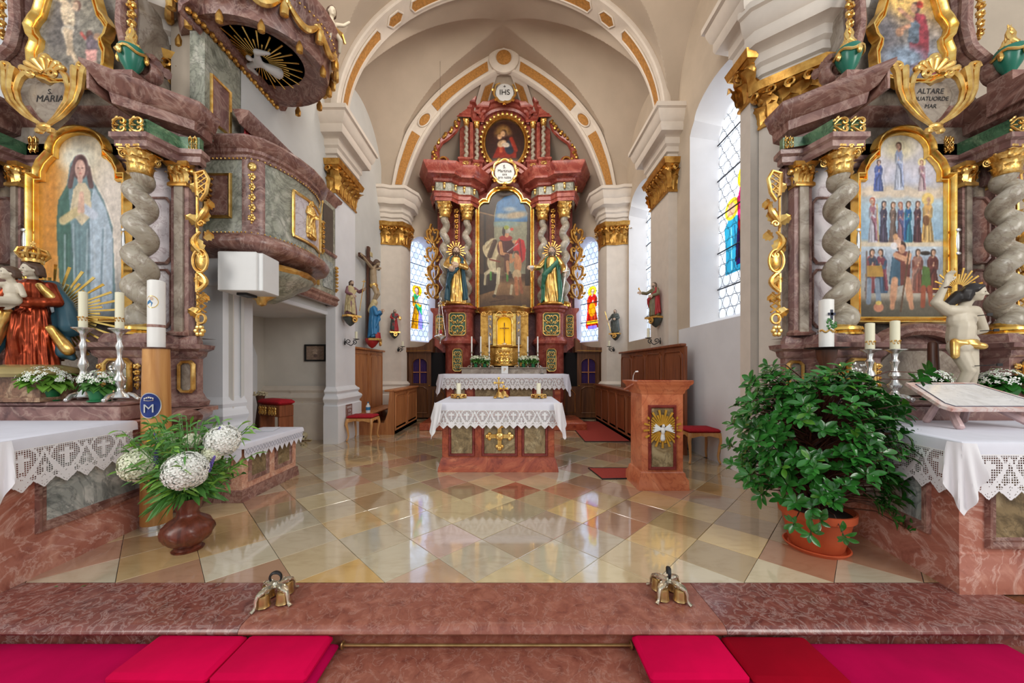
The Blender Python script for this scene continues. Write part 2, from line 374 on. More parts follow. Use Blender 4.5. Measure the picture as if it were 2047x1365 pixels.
bonem = plain('bone', (214, 200, 164), .6, var=.15, nsc=25)
urnm = plain('green_enamel', (40, 120, 98), .25, var=.12, nsc=4)
violet = plain('violet_curtain', (52, 24, 82), .8, var=.25, nsc=30)
darkm = plain('painted_interior_shade', (16, 12, 14), .9, var=.1)  # near-black colour painted for the shade inside openings and skull hollows
yellowlit, _nt, _b = newmat('lit_yellow_niche'); _b.inputs['Base Color'].default_value = L((250, 190, 20)); _b.inputs['Emission Color'].default_value = L((255, 190, 10)); _b.inputs['Emission Strength'].default_value = .75
leadm = plain('window_lead', (40, 44, 56), .6, var=.1)
glassw = glassmat('roundel_glass', (232, 238, 248)); glassb = glassmat('roundel_glass_blue', (216, 226, 252)); glassc = glassmat('stained_glass', None, True)
paintm = attrmat('oil_paint', .38); paintg = attrmat('oil_paint_old', .3)
tilem = objcol('floor_stone', .1, 3, .13)
darkstone = plain('joint_mortar', (70, 62, 54), .8)
clearst = plain('rose_quartz', (200, 170, 168), .2, var=.2, nsc=12)
vasem = wood('carved_vase', (66, 30, 22), (120, 60, 42), .3, 10)
matbrown = plain('coir_mat', (134, 80, 46), .95, var=.3, nsc=80, bmp=.3)
# ---------------------------------------------------------------- carving helpers
def spiral(cx, cz, r0, r1, a0, turns, n=22, y=0, dy=0):
    return [(cx+(r0+(r1-r0)*i/n)*cos(a0+turns*2*pi*i/n), y+dy*i/n, cz+(r0+(r1-r0)*i/n)*sin(a0+turns*2*pi*i/n)) for i in range(n+1)]
def leafm_(h, w, curl=.35, nu=4, nv=7):
    m = M()
    def fn(u, v):
        ww = w*(.42+.75*sin(pi*min(1, v*.95+.05))**.8)*(1+.2*cos(v*pi*6.5))*(1 if v < .97 else .35)
        y = -(.10*h*v+curl*h*max(0, v-.5)**2*3.2)+abs(u-.5)*w*.45; z = h*(v-.55*max(0, v-.72)**2*4.5)
        return ((u-.5)*ww, y, z)
    return m.grid(fn, nu, nv)
def cscroll(m, x, z, r, s=1, up=1, th=.02, y=0):       # C scroll with two unequal curls
    p = spiral(x, z, r*.12, r*.5, 0, s*1.35, 20, y)[::1]
    q = [(x+s*0+(a-x)*1, y, z+(b-z)*up) for a, _, b in p]
    m.tube(q, np.linspace(th*.55, th, len(q)), 6)
    e = q[-1]; q2 = [(e[0]+(i/10)*r*.55*s*-1*sin(pi*i/10*.5)*.6, y-th*.3, e[2]+up*r*1.1*(i/10)) for i in range(11)]
    m.tube(q2, np.linspace(th, th*.35, 11), 6)
    m.ell((x, y-th*.6, z), (r*.13, th*.9, r*.13), 8)
def ornament(w, h, tiers=2, th=None, seed=0, d=.03):   # symmetrical carved scrollwork, centred, in the XZ plane
    rr = random.Random(seed); m = M(); th = th or w*.055; H = h/tiers
    for k in range(tiers):
        z0 = -h/2+k*H
        for s in (-1, 1):
            r = w*.24
            p = [(s*(w*.04+w*.40*sin(pi*t*.62)), -d*.5-d*.4*sin(pi*t), z0+H*(.05+.5*t)) for t in np.linspace(0, 1, 9)]
            c = (s*(p[-1][0]*s-r*.7), z0+H*.62)
            q = [(c[0]+s*r*(1-.8*t)*cos(-.2+5.6*t), -d*.6, c[1]+r*(1-.8*t)*sin(-.2+5.6*t)) for t in np.linspace(0, 1, 18)]
            m.tube(p[:-1]+q, np.r_[np.linspace(th*.5, th, 8), np.linspace(th, th*.5, 18)], 6)
            for t in (.35, .7):
                a = p[int(t*8)]; m.ell((a[0]+s*th*1.5, -d*.5, a[2]-th), (th*1.6, d*.35, th*.9), 7, rotm('Y', -s*.7))
            m.ell((s*w*.2, -d*.4, z0+H*.2), (w*.09, d*.4, w*.05), 7, rotm('Y', s*.5))
        m.ell((0, -d*.6, z0+H*.3), (w*.07, d*.5, H*.16), 8); m.ell((0, -d*.6, z0+H*.78), (w*.09, d*.55, H*.1), 8)
    return m
def drop(w, h, n=5, d=.03, seed=1):                    # hanging garland of husks and flowers
    rr = random.Random(seed); m = M()
    for k in range(n):
        z = -h*(k+.5)/n; s = (1-.55*k/n)
        for a in range(5):
            an = a*2*pi/5+.4*k; m.ell((w*.28*s*cos(an), -d*.5-d*.2*rr.random(), z+h/n*.25*sin(an)), (w*.2*s, d*.5, h/n*.24), 6, rotm('Y', an))
        m.ell((0, -d, z), (w*.13*s, d*.5, w*.13*s), 7)
    m.tube([(0, -d*.2, 0), (0, -d*.2, -h)], w*.05, 5); m.ell((0, -d*.4, -h), (w*.12, d*.4, w*.2), 6)
    return m
def capital(h=1.0, r=.5):                              # Corinthian capital, base radius r at z=0, height h
    m = M(); m.lathe([(r, 0), (r*1.08, h*.03), (r, h*.06), (r*.95, h*.3), (r*1.05, h*.7), (r*1.3, h*.86)], 16)
    for row, (n, hh, z, off) in enumerate(((8, .42, .04, 0), (8, .62, .1, pi/8))):
        lf = leafm_(h*hh, r*.8, .42)
        for k in range(n):
            a = off+k*2*pi/n; m.join(lf, Matrix.Translation((0, 0, h*z)) @ rotm('Z', a) @ Matrix.Translation((0, -r*.97, 0)))
    for k in range(4):
        a = pi/4+k*pi/2
        sp = spiral(r*1.28, h*.72, r*.06, r*.30, pi*.5, -1.6, 18); t = M().tube(sp, np.linspace(r*.05, r*.09, 19), 6, flat=2.2); m.join(t, rotm('Z', a))
        m.tube([(r*.8*cos(a), r*.8*sin(a), h*.4), (r*1.05*cos(a), r*1.05*sin(a), h*.7), (r*1.45*cos(a), r*1.45*sin(a), h*.86)], [r*.1, r*.1, r*.07], 6)
        b = k*pi/2; m.ell((r*1.18*cos(b), r*1.18*sin(b), h*.9), (r*.2, r*.2, r*.2), 8)
    pl = []
    for k in range(4):
        a = pi/4+k*pi/2; c = r*1.75
        pl += [(c*cos(a-.09), c*sin(a-.09)), (c*cos(a+.09), c*sin(a+.09))]
        for t in (.3, .5, .7): an = a+t*pi/2; rad = c*(.80-.06*sin(pi*t)); pl.append((rad*cos(an), rad*sin(an)))
    pl2 = [(x*.9, y*.9) for x, y in pl]
    m.prism(pl2, h*.86, h*.92, 'z'); m.prism(pl, h*.92, h, 'z'); return m
CAP = mesh('capital_mesh', capital(), gold, 50)
def pathpts(path, step):
    out = []
    for (a, b) in zip(path[:-1], path[1:]):
        a = np.array(a); b = np.array(b); l = np.linalg.norm(b-a); n = max(1, round(l/step)); d = (b-a)/l
        for i in range(n): out.append((a+(b-a)*(i+.5)/n, math.atan2(d[0], -d[1])+pi/2 if False else math.atan2(d[1], d[0])))
    return out
def pilcap(path, z0, z1, step=.2, proj=.1):            # pilaster capital: leaves, volutes and abacus along a plan path
    m = M(); h = z1-z0
    m.sweep([(0, z0), (.03, z0), (.03, z0+.03), (.01, z0+.06), (.02, z0+h*.7), (proj, z1-h*.17), (proj+.02, z1-h*.17), (proj+.05, z1), (0, z1)], path)
    for (p, a) in pathpts(path, step):
        for (hh, zz, o) in ((.5, .05, 0), (.66, .12, step*.5)):
            m.join(leafm_(h*hh, step*.95, .45), Matrix.Translation((p[0], p[1], z0+h*zz)) @ rotm('Z', a) @ Matrix.Translation((o, -.02, 0)))
        t = M().tube(spiral(0, 0, .015, step*.3, pi/2, 1.5, 14, -.03-proj*.7), np.linspace(.012, .022, 15), 5, flat=1.8)
        m.join(t, Matrix.Translation((p[0], p[1], z1-h*.28)) @ rotm('Z', a))
    rb = min(.09, h*.16)
    for q in path[1:-1]: m.ell((q[0], q[1], z1-h*.3), (rb, rb, rb*1.2), 9)
    return m
def twisted(h, r, turns, amp, n=14, per=18, hand=1, taper=.12):
    m = M(); K = int(turns*per); pr = []
    def fn(u, v):
        a = 2*pi*u; ph = hand*2*pi*turns*v; f = min(1, v/.08, (1-v)/.06); rr = r*(1-taper*v); am = amp*f*(1-taper*v)
        return (rr*cos(a)+am*cos(ph), rr*sin(a)+am*sin(ph), h*v)
    return m.grid(fn, n, K)
def rope(h, r, turns, amp, n=18, per=22, hand=1):   # twisted column as a thick coil
    K = int(turns*per); P = []; R = []
    for i in range(K+1):
        v = i/K; f = min(1, v/.09, (1-v)/.07); f = f*f*(3-2*f); a = hand*2*pi*turns*v; t = 1-.12*v; P.append((amp*f*t*cos(a), amp*f*t*sin(a), h*v)); R.append(r*t)
    return M().tube(P, R, n)
def holed(m, outer, holes, fn):                        # flat wall with openings
    b = bmesh.new()
    for lp in [outer]+holes:
        vs = [b.verts.new((p[0], p[1], 0)) for p in lp]
        for i in range(len(vs)): b.edges.new((vs[i], vs[(i+1) % len(vs)]))
    bmesh.ops.triangle_fill(b, use_beauty=True, edges=b.edges[:]); b.verts.index_update()
    m.add([fn(v.co.x, v.co.y) for v in b.verts], [[v.index for v in f.verts] for f in b.faces]); b.free(); return m

# ---------------------------------------------------------------- floor, steps
TG = .314; TX0, TY0 = .060, 2.803
fl = M().box(-3.7, 3.35, 2.484, 13.2, -.14, -.006).box(-5.35, -3.7, 4.6, 7.6, -.14, -.006).box(3.35, 6.5, 2.484, 4.7, -.14, 0).box(-7, -3.7, 2.484, 4.6, -.14, 0)
floor = struct('floor', fl, darkstone)
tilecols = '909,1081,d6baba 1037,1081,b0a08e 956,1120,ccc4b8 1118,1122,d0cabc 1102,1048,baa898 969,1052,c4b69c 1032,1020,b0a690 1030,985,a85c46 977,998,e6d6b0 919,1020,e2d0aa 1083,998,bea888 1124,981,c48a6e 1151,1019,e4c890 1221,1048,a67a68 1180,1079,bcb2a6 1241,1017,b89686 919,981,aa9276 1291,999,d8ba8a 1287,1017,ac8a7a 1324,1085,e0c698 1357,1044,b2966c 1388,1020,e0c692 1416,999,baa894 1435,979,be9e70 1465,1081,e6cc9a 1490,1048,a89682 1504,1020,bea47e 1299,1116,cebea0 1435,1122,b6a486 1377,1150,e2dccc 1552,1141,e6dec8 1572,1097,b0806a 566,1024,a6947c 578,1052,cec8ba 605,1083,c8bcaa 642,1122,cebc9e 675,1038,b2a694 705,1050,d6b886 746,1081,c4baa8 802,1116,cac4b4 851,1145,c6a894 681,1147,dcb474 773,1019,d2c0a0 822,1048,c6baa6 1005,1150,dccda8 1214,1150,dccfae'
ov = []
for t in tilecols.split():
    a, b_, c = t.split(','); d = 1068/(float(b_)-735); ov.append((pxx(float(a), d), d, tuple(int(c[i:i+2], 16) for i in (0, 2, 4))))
pal = [(206, 188, 156), (178, 162, 138), (196, 166, 122), (190, 152, 136), (214, 198, 166), (186, 176, 158), (200, 182, 150), (172, 132, 112), (206, 200, 186), (176, 150, 116), (222, 204, 164)]
tr = random.Random(11); h_ = TG-.0025; bv = .004
tv = [(0, -h_), (h_, 0), (0, h_), (-h_, 0)]; tm = M().add([(x, y, -.006) for x, y in tv]+[(x, y, -bv*.4) for x, y in tv]+[(x*(1-bv/h_), y*(1-bv/h_), 0) for x, y in tv], [(0, 1, 5, 4), (1, 2, 6, 5), (2, 3, 7, 6), (3, 0, 4, 7), (4, 5, 9, 8), (5, 6, 10, 9), (6, 7, 11, 10), (7, 4, 8, 11), (8, 9, 10, 11)])
TM = mesh('tile_mesh', tm, tilem, 0); rest = {}
cand = []
for i in range(-18, 14):
    for k in range(-1, 36):
        if (i+k) % 2 == 0: continue
        cx, cy = TX0+i*TG, TY0+k*TG
        if not ((-3.9 < cx < 3.5 and 2.2 < cy < 13.1) or (-5.4 < cx < -3.7 and 4.6 < cy < 7.6)): continue
        if cy > 10.4 and abs(cx-XC) > 3.0-(cy-10.4)*.5: continue
        cand.append((cy, cx))
cand.sort(); cnt = 0; restm = M(); rj = random.Random(3)
for cy, cx in cand:
    best = min(ov, key=lambda o: (o[0]-cx)**2+(o[1]-cy)**2)
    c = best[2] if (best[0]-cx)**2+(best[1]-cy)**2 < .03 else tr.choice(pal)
    hid = (abs(cx-XC) < 2.3 and cy > 10.7) or (abs(cx+.2) < .7 and 5.4 < cy < 6)
    if hid or cnt >= 300:
        restm.join(tm, Matrix.Translation((cx, cy, 0))); continue
    cnt += 1
    if cy-h_ < 2.486:
        b = bmesh.new(); vs = [b.verts.new((x, y, 0)) for x, y in tv]; b.faces.new(vs)
        bmesh.ops.bisect_plane(b, geom=b.verts[:]+b.edges[:]+b.faces[:], plane_co=(0, 2.487-cy, 0), plane_no=(0, 1, 0), clear_inner=True)
        if not b.faces: b.free(); continue
        me = bpy.data.meshes.new('tile_cut'); b.to_mesh(me); b.free(); me.materials.append(tilem)
    else: me = TM
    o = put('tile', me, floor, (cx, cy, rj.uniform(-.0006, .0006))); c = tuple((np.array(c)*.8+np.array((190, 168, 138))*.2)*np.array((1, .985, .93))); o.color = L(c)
    o.rotation_euler = (rj.uniform(-.0015, .0015), rj.uniform(-.0015, .0015), 0)
o = part('far_tiles', restm, tilem, floor, stuff=True); o.color = L((196, 176, 146))
# steps down into the nave
stp = [(2.484, 0), (2.11, 0), (2.075, -.006), (2.055, -.02), (2.05, -.034), (2.058, -.046), (2.08, -.052), (2.10, -.052), (2.10, -.14), (2.484, -.14)]
st = thing('chancel_step', None, None, (0, 2.3, 0)); st['kind'] = 'structure'; st.name = 'trim_1'
for (a, b_, mm) in ((-5.2, -1.577, stepmar2), (-1.574, 1.246, stepmar), (1.249, 3.25, stepmar2)):
    part('step_slab', M().prism(stp, a, b_, 'x'), mm, st, w=True)
st2 = thing('x', None, None, (0, 1.8, -.14)); st2['kind'] = 'structure'; st2.name = 'trim_2'
part('step_slab', M().prism([(2.12, -.14), (1.62, -.14), (1.57, -.15), (1.56, -.19), (1.6, -.2), (1.6, -.28), (2.12, -.28)], -5.2, 5.2, 'x'), stepmar, st2, w=True)
struct('floor_nave', M().box(-9, 9, -9, 1.6, -.5, -.28), greymar)

# ---------------------------------------------------------------- walls and windows
RW, LW = 3.29, -3.67
def winout(hw, zb, zs, zt):                            # opening: straight jambs, ogee shoulder, flat arch
    return [(-hw, zb), (hw, zb), (hw, zs), (hw*.93, zs+(zt-zs)*.2), (hw*.8, zs+(zt-zs)*.42)]+[(hw*.8*cos(a), zs+(zt-zs)*(.42+.58*sin(a))) for a in np.linspace(.18, pi-.18, 11)]+[(-hw*.8, zs+(zt-zs)*.42), (-hw*.93, zs+(zt-zs)*.2), (-hw, zs)]
def roundout(hw, zb, zs): return [(-hw, zb), (hw, zb)]+[(hw*cos(a), zs+hw*sin(a)) for a in np.linspace(0, pi, 13)]
wn = 0
def window(c, d, nrm, op, gl, depth, gm, pitch, bars, fig=None):
    global wn; wn += 1
    P = lambda t, z, q: (c[0]+d[0]*t+nrm[0]*q, c[1]+d[1]*t+nrm[1]*q, z)
    m = M(); n = len(op); lip = [(p[0]*.985, p[1]) for p in gl]
    m.add([P(t, z, 0) for t, z in op]+[P(t, z, depth-.05) for t, z in gl]+[P(t, z, depth) for t, z in lip], [(i, (i+1) % n, n+(i+1) % n, n+i) for i in range(n)]+[(n+i, n+(i+1) % n, 2*n+(i+1) % n, 2*n+i) for i in range(n)])
    w = struct('window_%d' % wn, m, whitewash, None, 30)
    xs = [p[0] for p in gl]; zs = [p[1] for p in gl]; big = [((p[0])*1.09, p[1]+(.06 if p[1] > np.mean(zs) else -.06)) for p in gl]
    R = pitch/2; hexm = M().add([(R/cos(pi/6)*cos(pi/6+k*pi/3), 0, R/cos(pi/6)*sin(pi/6+k*pi/3)) for k in range(6)]+[(R*.45*cos(k*pi/3), -.006, R*.45*sin(k*pi/3)) for k in range(6)], [(k, (k+1) % 6, 6+(k+1) % 6, 6+k) for k in range(6)]+[(6, 7, 8, 9, 10, 11)])
    me = mesh('pane_mesh', hexm, gm, 30); ang = math.atan2(d[1], d[0]); ld = M(); cnt = 0; row = 0; z = min(zs)+R*.6
    ring = []; 
    for k in range(14): a = 2*pi*k/14; ring += [(R*.9*cos(a), -.01, R*.9*sin(a)), (R*1.0*cos(a), -.01, R*1.0*sin(a))]
    rf = [(2*k, 2*((k+1) % 14), 2*((k+1) % 14)+1, 2*k+1) for k in range(14)]
    while z < max(zs)+R:
        t = min(xs)-R+(R if row % 2 else 0)
        while t < max(xs)+R:
            if inpoly(np.array([t]), np.array([z]), big)[0]:
                if cnt < 290: put('pane', me, w, P(t, z, depth+.005), ang); cnt += 1
                ld.add([P(t+x, z+zz, depth-.004) for x, y, zz in ring], rf)
            t += pitch
        z += pitch*.866; row += 1
    part('lead_came', ld, leadm, w)
    for zb in bars:
        bx = [P(min(xs)*1.03, zb, depth-.02), P(max(xs)*1.03, zb, depth-.02)]; part('saddle_bar', M().tube(bx, .012, 6), leadm, w)
    if fig is not None:
        (x0, x1, z0, z1, fn) = fig; nu, nv = 60, 110
        U, V = np.meshgrid((np.arange(nu+1))/nu, (np.arange(nv+1))/nv); colr, al = fn(U, V)
        mm = M().grid(lambda u, v: P(x0+(x1-x0)*u, z0+(z1-z0)*v, depth-.012), nu, nv, lambda u, v: al[min(nv, int(v*nv+.5)), min(nu, int(u*nu+.5))] > .5)
        part('stained_figure', mm, glassc, w, 'stained glass figure set among the clear roundels', col=s2l(colr.reshape(-1, 3)))
    return w
# tiny painter, used by the stained figures and the altar paintings
class Pic:
    def __init__(s, nu, nv, bgc): s.U, s.V = np.meshgrid(np.arange(nu+1)/nu, np.arange(nv+1)/nv); s.c = np.zeros(s.U.shape+(3,))+np.array(bgc, float); s.al = np.zeros(s.U.shape); s.asp = 1.0
    def put(s, mk, c, a=1.0):
        k = (mk*a)[..., None]; s.c = s.c*(1-k)+np.array(c, float)*k; s.al = np.maximum(s.al, mk); return s
    def ell(s, x, y, rx, ry, c, rot=0, soft=.12, a=1.0):
        dx = (s.U-x); dy = (s.V-y)*s.asp; X = dx*cos(rot)+dy*sin(rot); Y = -dx*sin(rot)+dy*cos(rot)
        d = np.sqrt((X/rx)**2+(Y/(ry*s.asp))**2); return s.put(np.clip((1-d)/soft+.5, 0, 1), c, a)
    def poly(s, pts, c, a=1.0): return s.put(inpoly(s.U, s.V, pts).astype(float), c, a)
    def line(s, x0, y0, x1, y1, w, c, a=1.0):
        dx, dy = x1-x0, (y1-y0)*s.asp; l2 = dx*dx+dy*dy; t = np.clip(((s.U-x0)*dx+(s.V-y0)*s.asp*dy)/l2, 0, 1)
        d = np.hypot(s.U-x0-t*dx, (s.V-y0)*s.asp-t*dy); return s.put(np.clip((w-d)/(w*.35)+.5, 0, 1), c, a)
    def vgrad(s, stops):
        ys = [p for p, _ in stops]; s.c = np.stack([np.interp(s.V, ys, [c[k] for _, c in stops]) for k in range(3)], -1); return s
    def noise(s, amp, sc=24, seed=0):
        for _ in range(1):
            q = np.pad(s.c, ((1, 1), (1, 1), (0, 0)), 'edge'); s.c = (q[1:-1, 1:-1]*2+q[:-2, 1:-1]+q[2:, 1:-1]+q[1:-1, :-2]+q[1:-1, 2:])/6
        lum = s.c.mean(-1); sh_ = np.zeros_like(lum); sh_[2:, 2:] = lum[2:, 2:]-lum[:-2, :-2]; sh2 = np.zeros_like(lum); sh2[:, 5:] = lum[:, 5:]-lum[:, :-5]; s.c = np.clip(s.c+(sh_*.22-sh2*.16)[..., None], 0, 255)
        amp = amp*1.5
        r = np.random.default_rng(seed); t = np.zeros(s.U.shape)
        for o, am in ((sc, 1), (sc*2.3, .6), (sc*5, .4)):
            g = r.normal(size=(int(o*1.6)+3, int(o)+3)); y = s.V*(o*1.6); x = s.U*o; yi = y.astype(int); xi = x.astype(int); fy = y-yi; fx = x-xi
            t += am*((g[yi, xi]*(1-fx)+g[yi, xi+1]*fx)*(1-fy)+(g[yi+1, xi]*(1-fx)+g[yi+1, xi+1]*fx)*fy)
        s.c = np.clip(s.c*(1+amp*t[..., None]), 0, 255); return s
    def person(s, x, y, h, robe, mantle=None, hair=(90, 60, 40), sk=(214, 170, 140), halo=None, w=.26, arms=True):
        H = h; W = h*w; k2 = 1 if int(x*97) % 2 else -1; R = np.array(robe, float); q = lambda a, b: (x+W*a*k2, y+H*b)
        if halo: s.ell(x, y+H*.9, H*.13*s.asp, H*.13, halo)
        s.poly([q(-1.05, 0), q(1.1, 0), q(.95, .2), q(.62, .45), q(.58, .6), q(.85, .72), q(.6, .8), q(.2, .83), q(-.2, .83), q(-.62, .8), q(-.85, .7), q(-.6, .55), q(-.72, .4), q(-.95, .18)], R)
        s.poly([q(.3, 0), q(1.1, 0), q(.95, .2), q(.62, .45), q(.58, .6), q(.85, .72), q(.5, .8), q(.25, .5)], R*.66, .7)
        for a, b_, c_, m_ in ((-.75, -.35, .03, 1.28), (-.4, -.25, .05, .62), (-.1, .1, .02, 1.22), (.15, .2, .04, .6), (.55, .3, .02, 1.1), (.8, .35, .05, .55)): p0, p1 = q(a, c_), q(b_, .56); s.line(*p0, *p1, W*.10, np.clip(R*m_, 0, 255), .6)
        if mantle is not None:
            Mn = np.array(mantle, float); s.poly([q(-1.15, .04), q(-.55, .06), q(-.35, .35), q(.35, .52), q(.8, .70), q(.5, .81), q(-.3, .80), q(-.9, .72), q(-.85, .45)], Mn); s.poly([q(-.55, .06), q(-.35, .35), q(.35, .52), q(.1, .55), q(-.6, .38), q(-.8, .08)], Mn*.62, .7); s.line(*q(-.9, .1), *q(-.6, .7), W*.09, np.clip(Mn*1.3, 0, 255), .7); s.line(*q(-.3, .45), *q(.5, .74), W*.08, np.clip(Mn*1.25, 0, 255), .6)
        if arms:
            s.line(*q(-.72, .7), *q(-.5, .55), W*.22, R*.85); s.line(*q(-.5, .55), *q(.0, .6), W*.19, R*1.08); s.line(*q(.7, .7), *q(.62, .54), W*.2, R*.7); s.line(*q(.62, .54), *q(.15, .64), W*.16, R*.9); s.ell(*q(.05, .61), W*.15, W*.12/s.asp*1.6, sk); s.ell(*q(.14, .66), W*.12, W*.1/s.asp*1.6, np.array(sk)*.93)
        hx, hy = q(.06, .89); s.line(*q(0, .8), hx, hy-H*.05, H*.03*s.asp, np.array(sk)*.85); s.ell(hx, hy+H*.012, H*.062*s.asp, H*.074, hair); s.ell(hx-k2*H*.03*s.asp, hy-H*.03, H*.03*s.asp, H*.06, hair); s.ell(hx+k2*H*.008*s.asp, hy-H*.004, H*.044*s.asp, H*.058, sk); s.ell(hx+k2*H*.03*s.asp, hy-H*.01, H*.018*s.asp, H*.045, np.array(sk)*.78, 0, .8, .7)
        for e in (-.012, .022): s.ell(hx+k2*H*e*s.asp, hy+H*.004, H*.008*s.asp, H*.005, (60, 42, 36))
        s.line(hx+k2*H*.006*s.asp, hy, hx+k2*H*.012*s.asp, hy-H*.02, H*.004*s.asp, np.array(sk)*.75, .8); s.ell(hx+k2*H*.006*s.asp, hy-H*.034, H*.012*s.asp, H*.004, (160, 80, 74)); return s
def figglass(kind):
    def fn(U, V):
        p = Pic(60, 110, (220, 225, 235)); p.asp = 2.0
        if kind == 'blue': 
            p.poly([(.0, 0), (.75, 0), (.72, .3), (.78, .62), (.55, .78), (.25, .7), (.12, .4)], (30, 140, 170)); p.line(.3, .05, .4, .6, .02, (20, 90, 120)); p.line(.5, .05, .52, .6, .02, (120, 200, 210)); p.ell(.5, .84, .26, .14, (226, 196, 30)); p.ell(.52, .83, .15, .09, (236, 170, 130)); p.line(.2, .6, .1, .35, .07, (206, 110, 60))
        elif kind == 'pink':
            p.person(.5, .0, 1.0, (206, 30, 110), (160, 16, 80), (120, 70, 30), (236, 180, 150), (236, 206, 40), .3)
        elif kind == 'orange':
            p.person(.5, .0, 1.0, (240, 150, 10), (40, 160, 90), (150, 80, 30), (240, 190, 160), (250, 200, 20), .3); p.ell(.68, .68, .16, .1, (240, 220, 210)); p.poly([(.55, .0), (.8, .0), (.8, .3), (.6, .45)], (170, 150, 220))
        else:
            p.person(.5, .02, .95, (226, 60, 20), (240, 30, 20), (200, 150, 20), (240, 190, 150), (250, 220, 40), .34); p.ell(.5, .45, .2, .16, (250, 150, 10)); p.poly([(.2, .12), (.8, .12), (.8, .2), (.2, .2)], (250, 190, 20)); p.poly([(.25, 0), (.75, 0), (.75, .08), (.25, .08)], (140, 110, 210))
        return p.c, p.al
    return fn
# right wall with two windows (window centres at 5.75 and 9.14)
wo = winout(.80, 2.22, 5.75, 6.2); wg = winout(.68, 2.38, 5.6, 6.0)
m = M(); holed(m, [(4.85, 0), (10.45, 0), (10.45, 8.6), (4.85, 8.6)], [[(5.75+t, z) for t, z in wo], [(9.14+t, z) for t, z in wo]], lambda y, z: (RW, y, z))
struct('wall_right', m, plaster)
struct('trim_3', M().box(RW-.025, RW, 4.86, 6.93, 0, 2.24), whitewash)          # lighter band below the near window
bars = [2.9, 3.55, 4.2, 4.85, 5.5]
fgb = (-.1, .66, 3.1, 4.4, figglass('blue')); 
w1 = window((RW, 5.75), (0, 1), (1, 0), wo, wg, .46, glassw, .225, bars, fgb)
def addfig(w, c, d, nrm, q, f):
    (x0, x1, z0, z1, fn) = f; U = V = None; colr, al = fn(U, V); nu, nv = 60, 110
    mm = M().grid(lambda u, v: (c[0]+d[0]*(x0+(x1-x0)*u)+nrm[0]*q, c[1]+d[1]*(x0+(x1-x0)*u)+nrm[1]*q, z0+(z1-z0)*v), nu, nv, lambda u, v: al[min(nv, int(v*nv+.5)), min(nu, int(u*nu+.5))] > .5)
    part('stained_figure', mm, glassc, w, 'stained glass figure in a rose red robe', col=s2l(colr.reshape(-1, 3)))
addfig(w1, (RW, 5.75), (0, 1), (1, 0), .44, (-.45, .3, 3.2, 4.75, figglass('pink')))
w2 = window((RW, 9.14), (0, 1), (1, 0), wo, wg, .46, glassw, .225, bars)
# left wall with the niche below the pulpit
m = M(); holed(m, [(4.84, 0), (10.45, 0), (10.45, 8.6), (4.84, 8.6)], [[(4.9, .001), (7.1, .001), (7.1, 2.55), (4.9, 2.55)]], lambda y, z: (LW, y, z))
struct('wall_left', m, plain('cool_whitewash', (208, 208, 204), .8, var=.05, nsc=2))
m = M().box(-5.25, -5.24, 4.6, 7.6, 0, 2.7).box(-5.25, LW, 7.55, 7.56, 0, 2.7).box(-5.25, LW, 4.7, 4.72, 0, 2.7)
struct('wall_niche', m, plain('niche_plaster', (214, 208, 198), .85, var=.06, nsc=2))
struct('ceiling_niche', M().box(-5.3, LW+.01, 4.6, 7.6, 2.56, 2.62), whitewash)
# chancel arch walls beside and behind the side altars
struct('wall_nave_right', M().prism([(RW-.01, 4.95), (RW-.01, 4.85), (4.0, 4.62), (8, 4.62), (8, 5)], 0, 9, 'z'), plaster)
struct('wall_nave_left', M().prism([(LW-.10, 4.95), (LW-.10, 4.72), (-4.5, 4.66), (-8.6, 4.66), (-8.6, 5.2), (LW-.10, 5.2)], 0, 9, 'z'), whitewash)
struct('wall_pulpit', M().box(-4.2, -3.76, 4.4, 4.84, 4.35, 9), plaster)
for s in (-1, 1): struct('wall_nave_%s' % ('west' if s < 0 else 'east'), M().box(s*7.6-.05, s*7.6+.05, -2.5, 5, -.3, 9), whitewash)
# apse walls
A0, A1 = (2.95, 10.45), (1.35, 13.0); dl = np.hypot(A1[0]-A0[0], A1[1]-A0[1]); dr = ((A1[0]-A0[0])/dl, (A1[1]-A0[1])/dl)
ao = roundout(.52, 2.30, 5.05); ag = roundout(.47, 2.36, 5.0); ac = .78
m = M()
for s in (-1, 1):
    holed(m, [(0, 0), (dl, 0), (dl, 6.52), (0, 6.52)], [[(ac+t, z) for t, z in ao]], lambda t, z: (XC+s*(A0[0]+dr[0]*t), A0[1]+dr[1]*t, z))
m.box(XC-1.35, XC+1.35, 13, 13.02, 0, 6.52)
struct('wall_back', m, plaster)
for s, fk in ((-1, 'orange'), (1, 'red')):
    cc = (XC+s*(A0[0]+dr[0]*ac), A0[1]+dr[1]*ac); window(cc, (s*dr[0], dr[1]), (s*dr[1], -dr[0]), ao, ag, .25, glassb, .2, [2.95, 3.55, 4.15, 4.75], (-.42, .36, 2.72, 4.08, figglass(fk)))

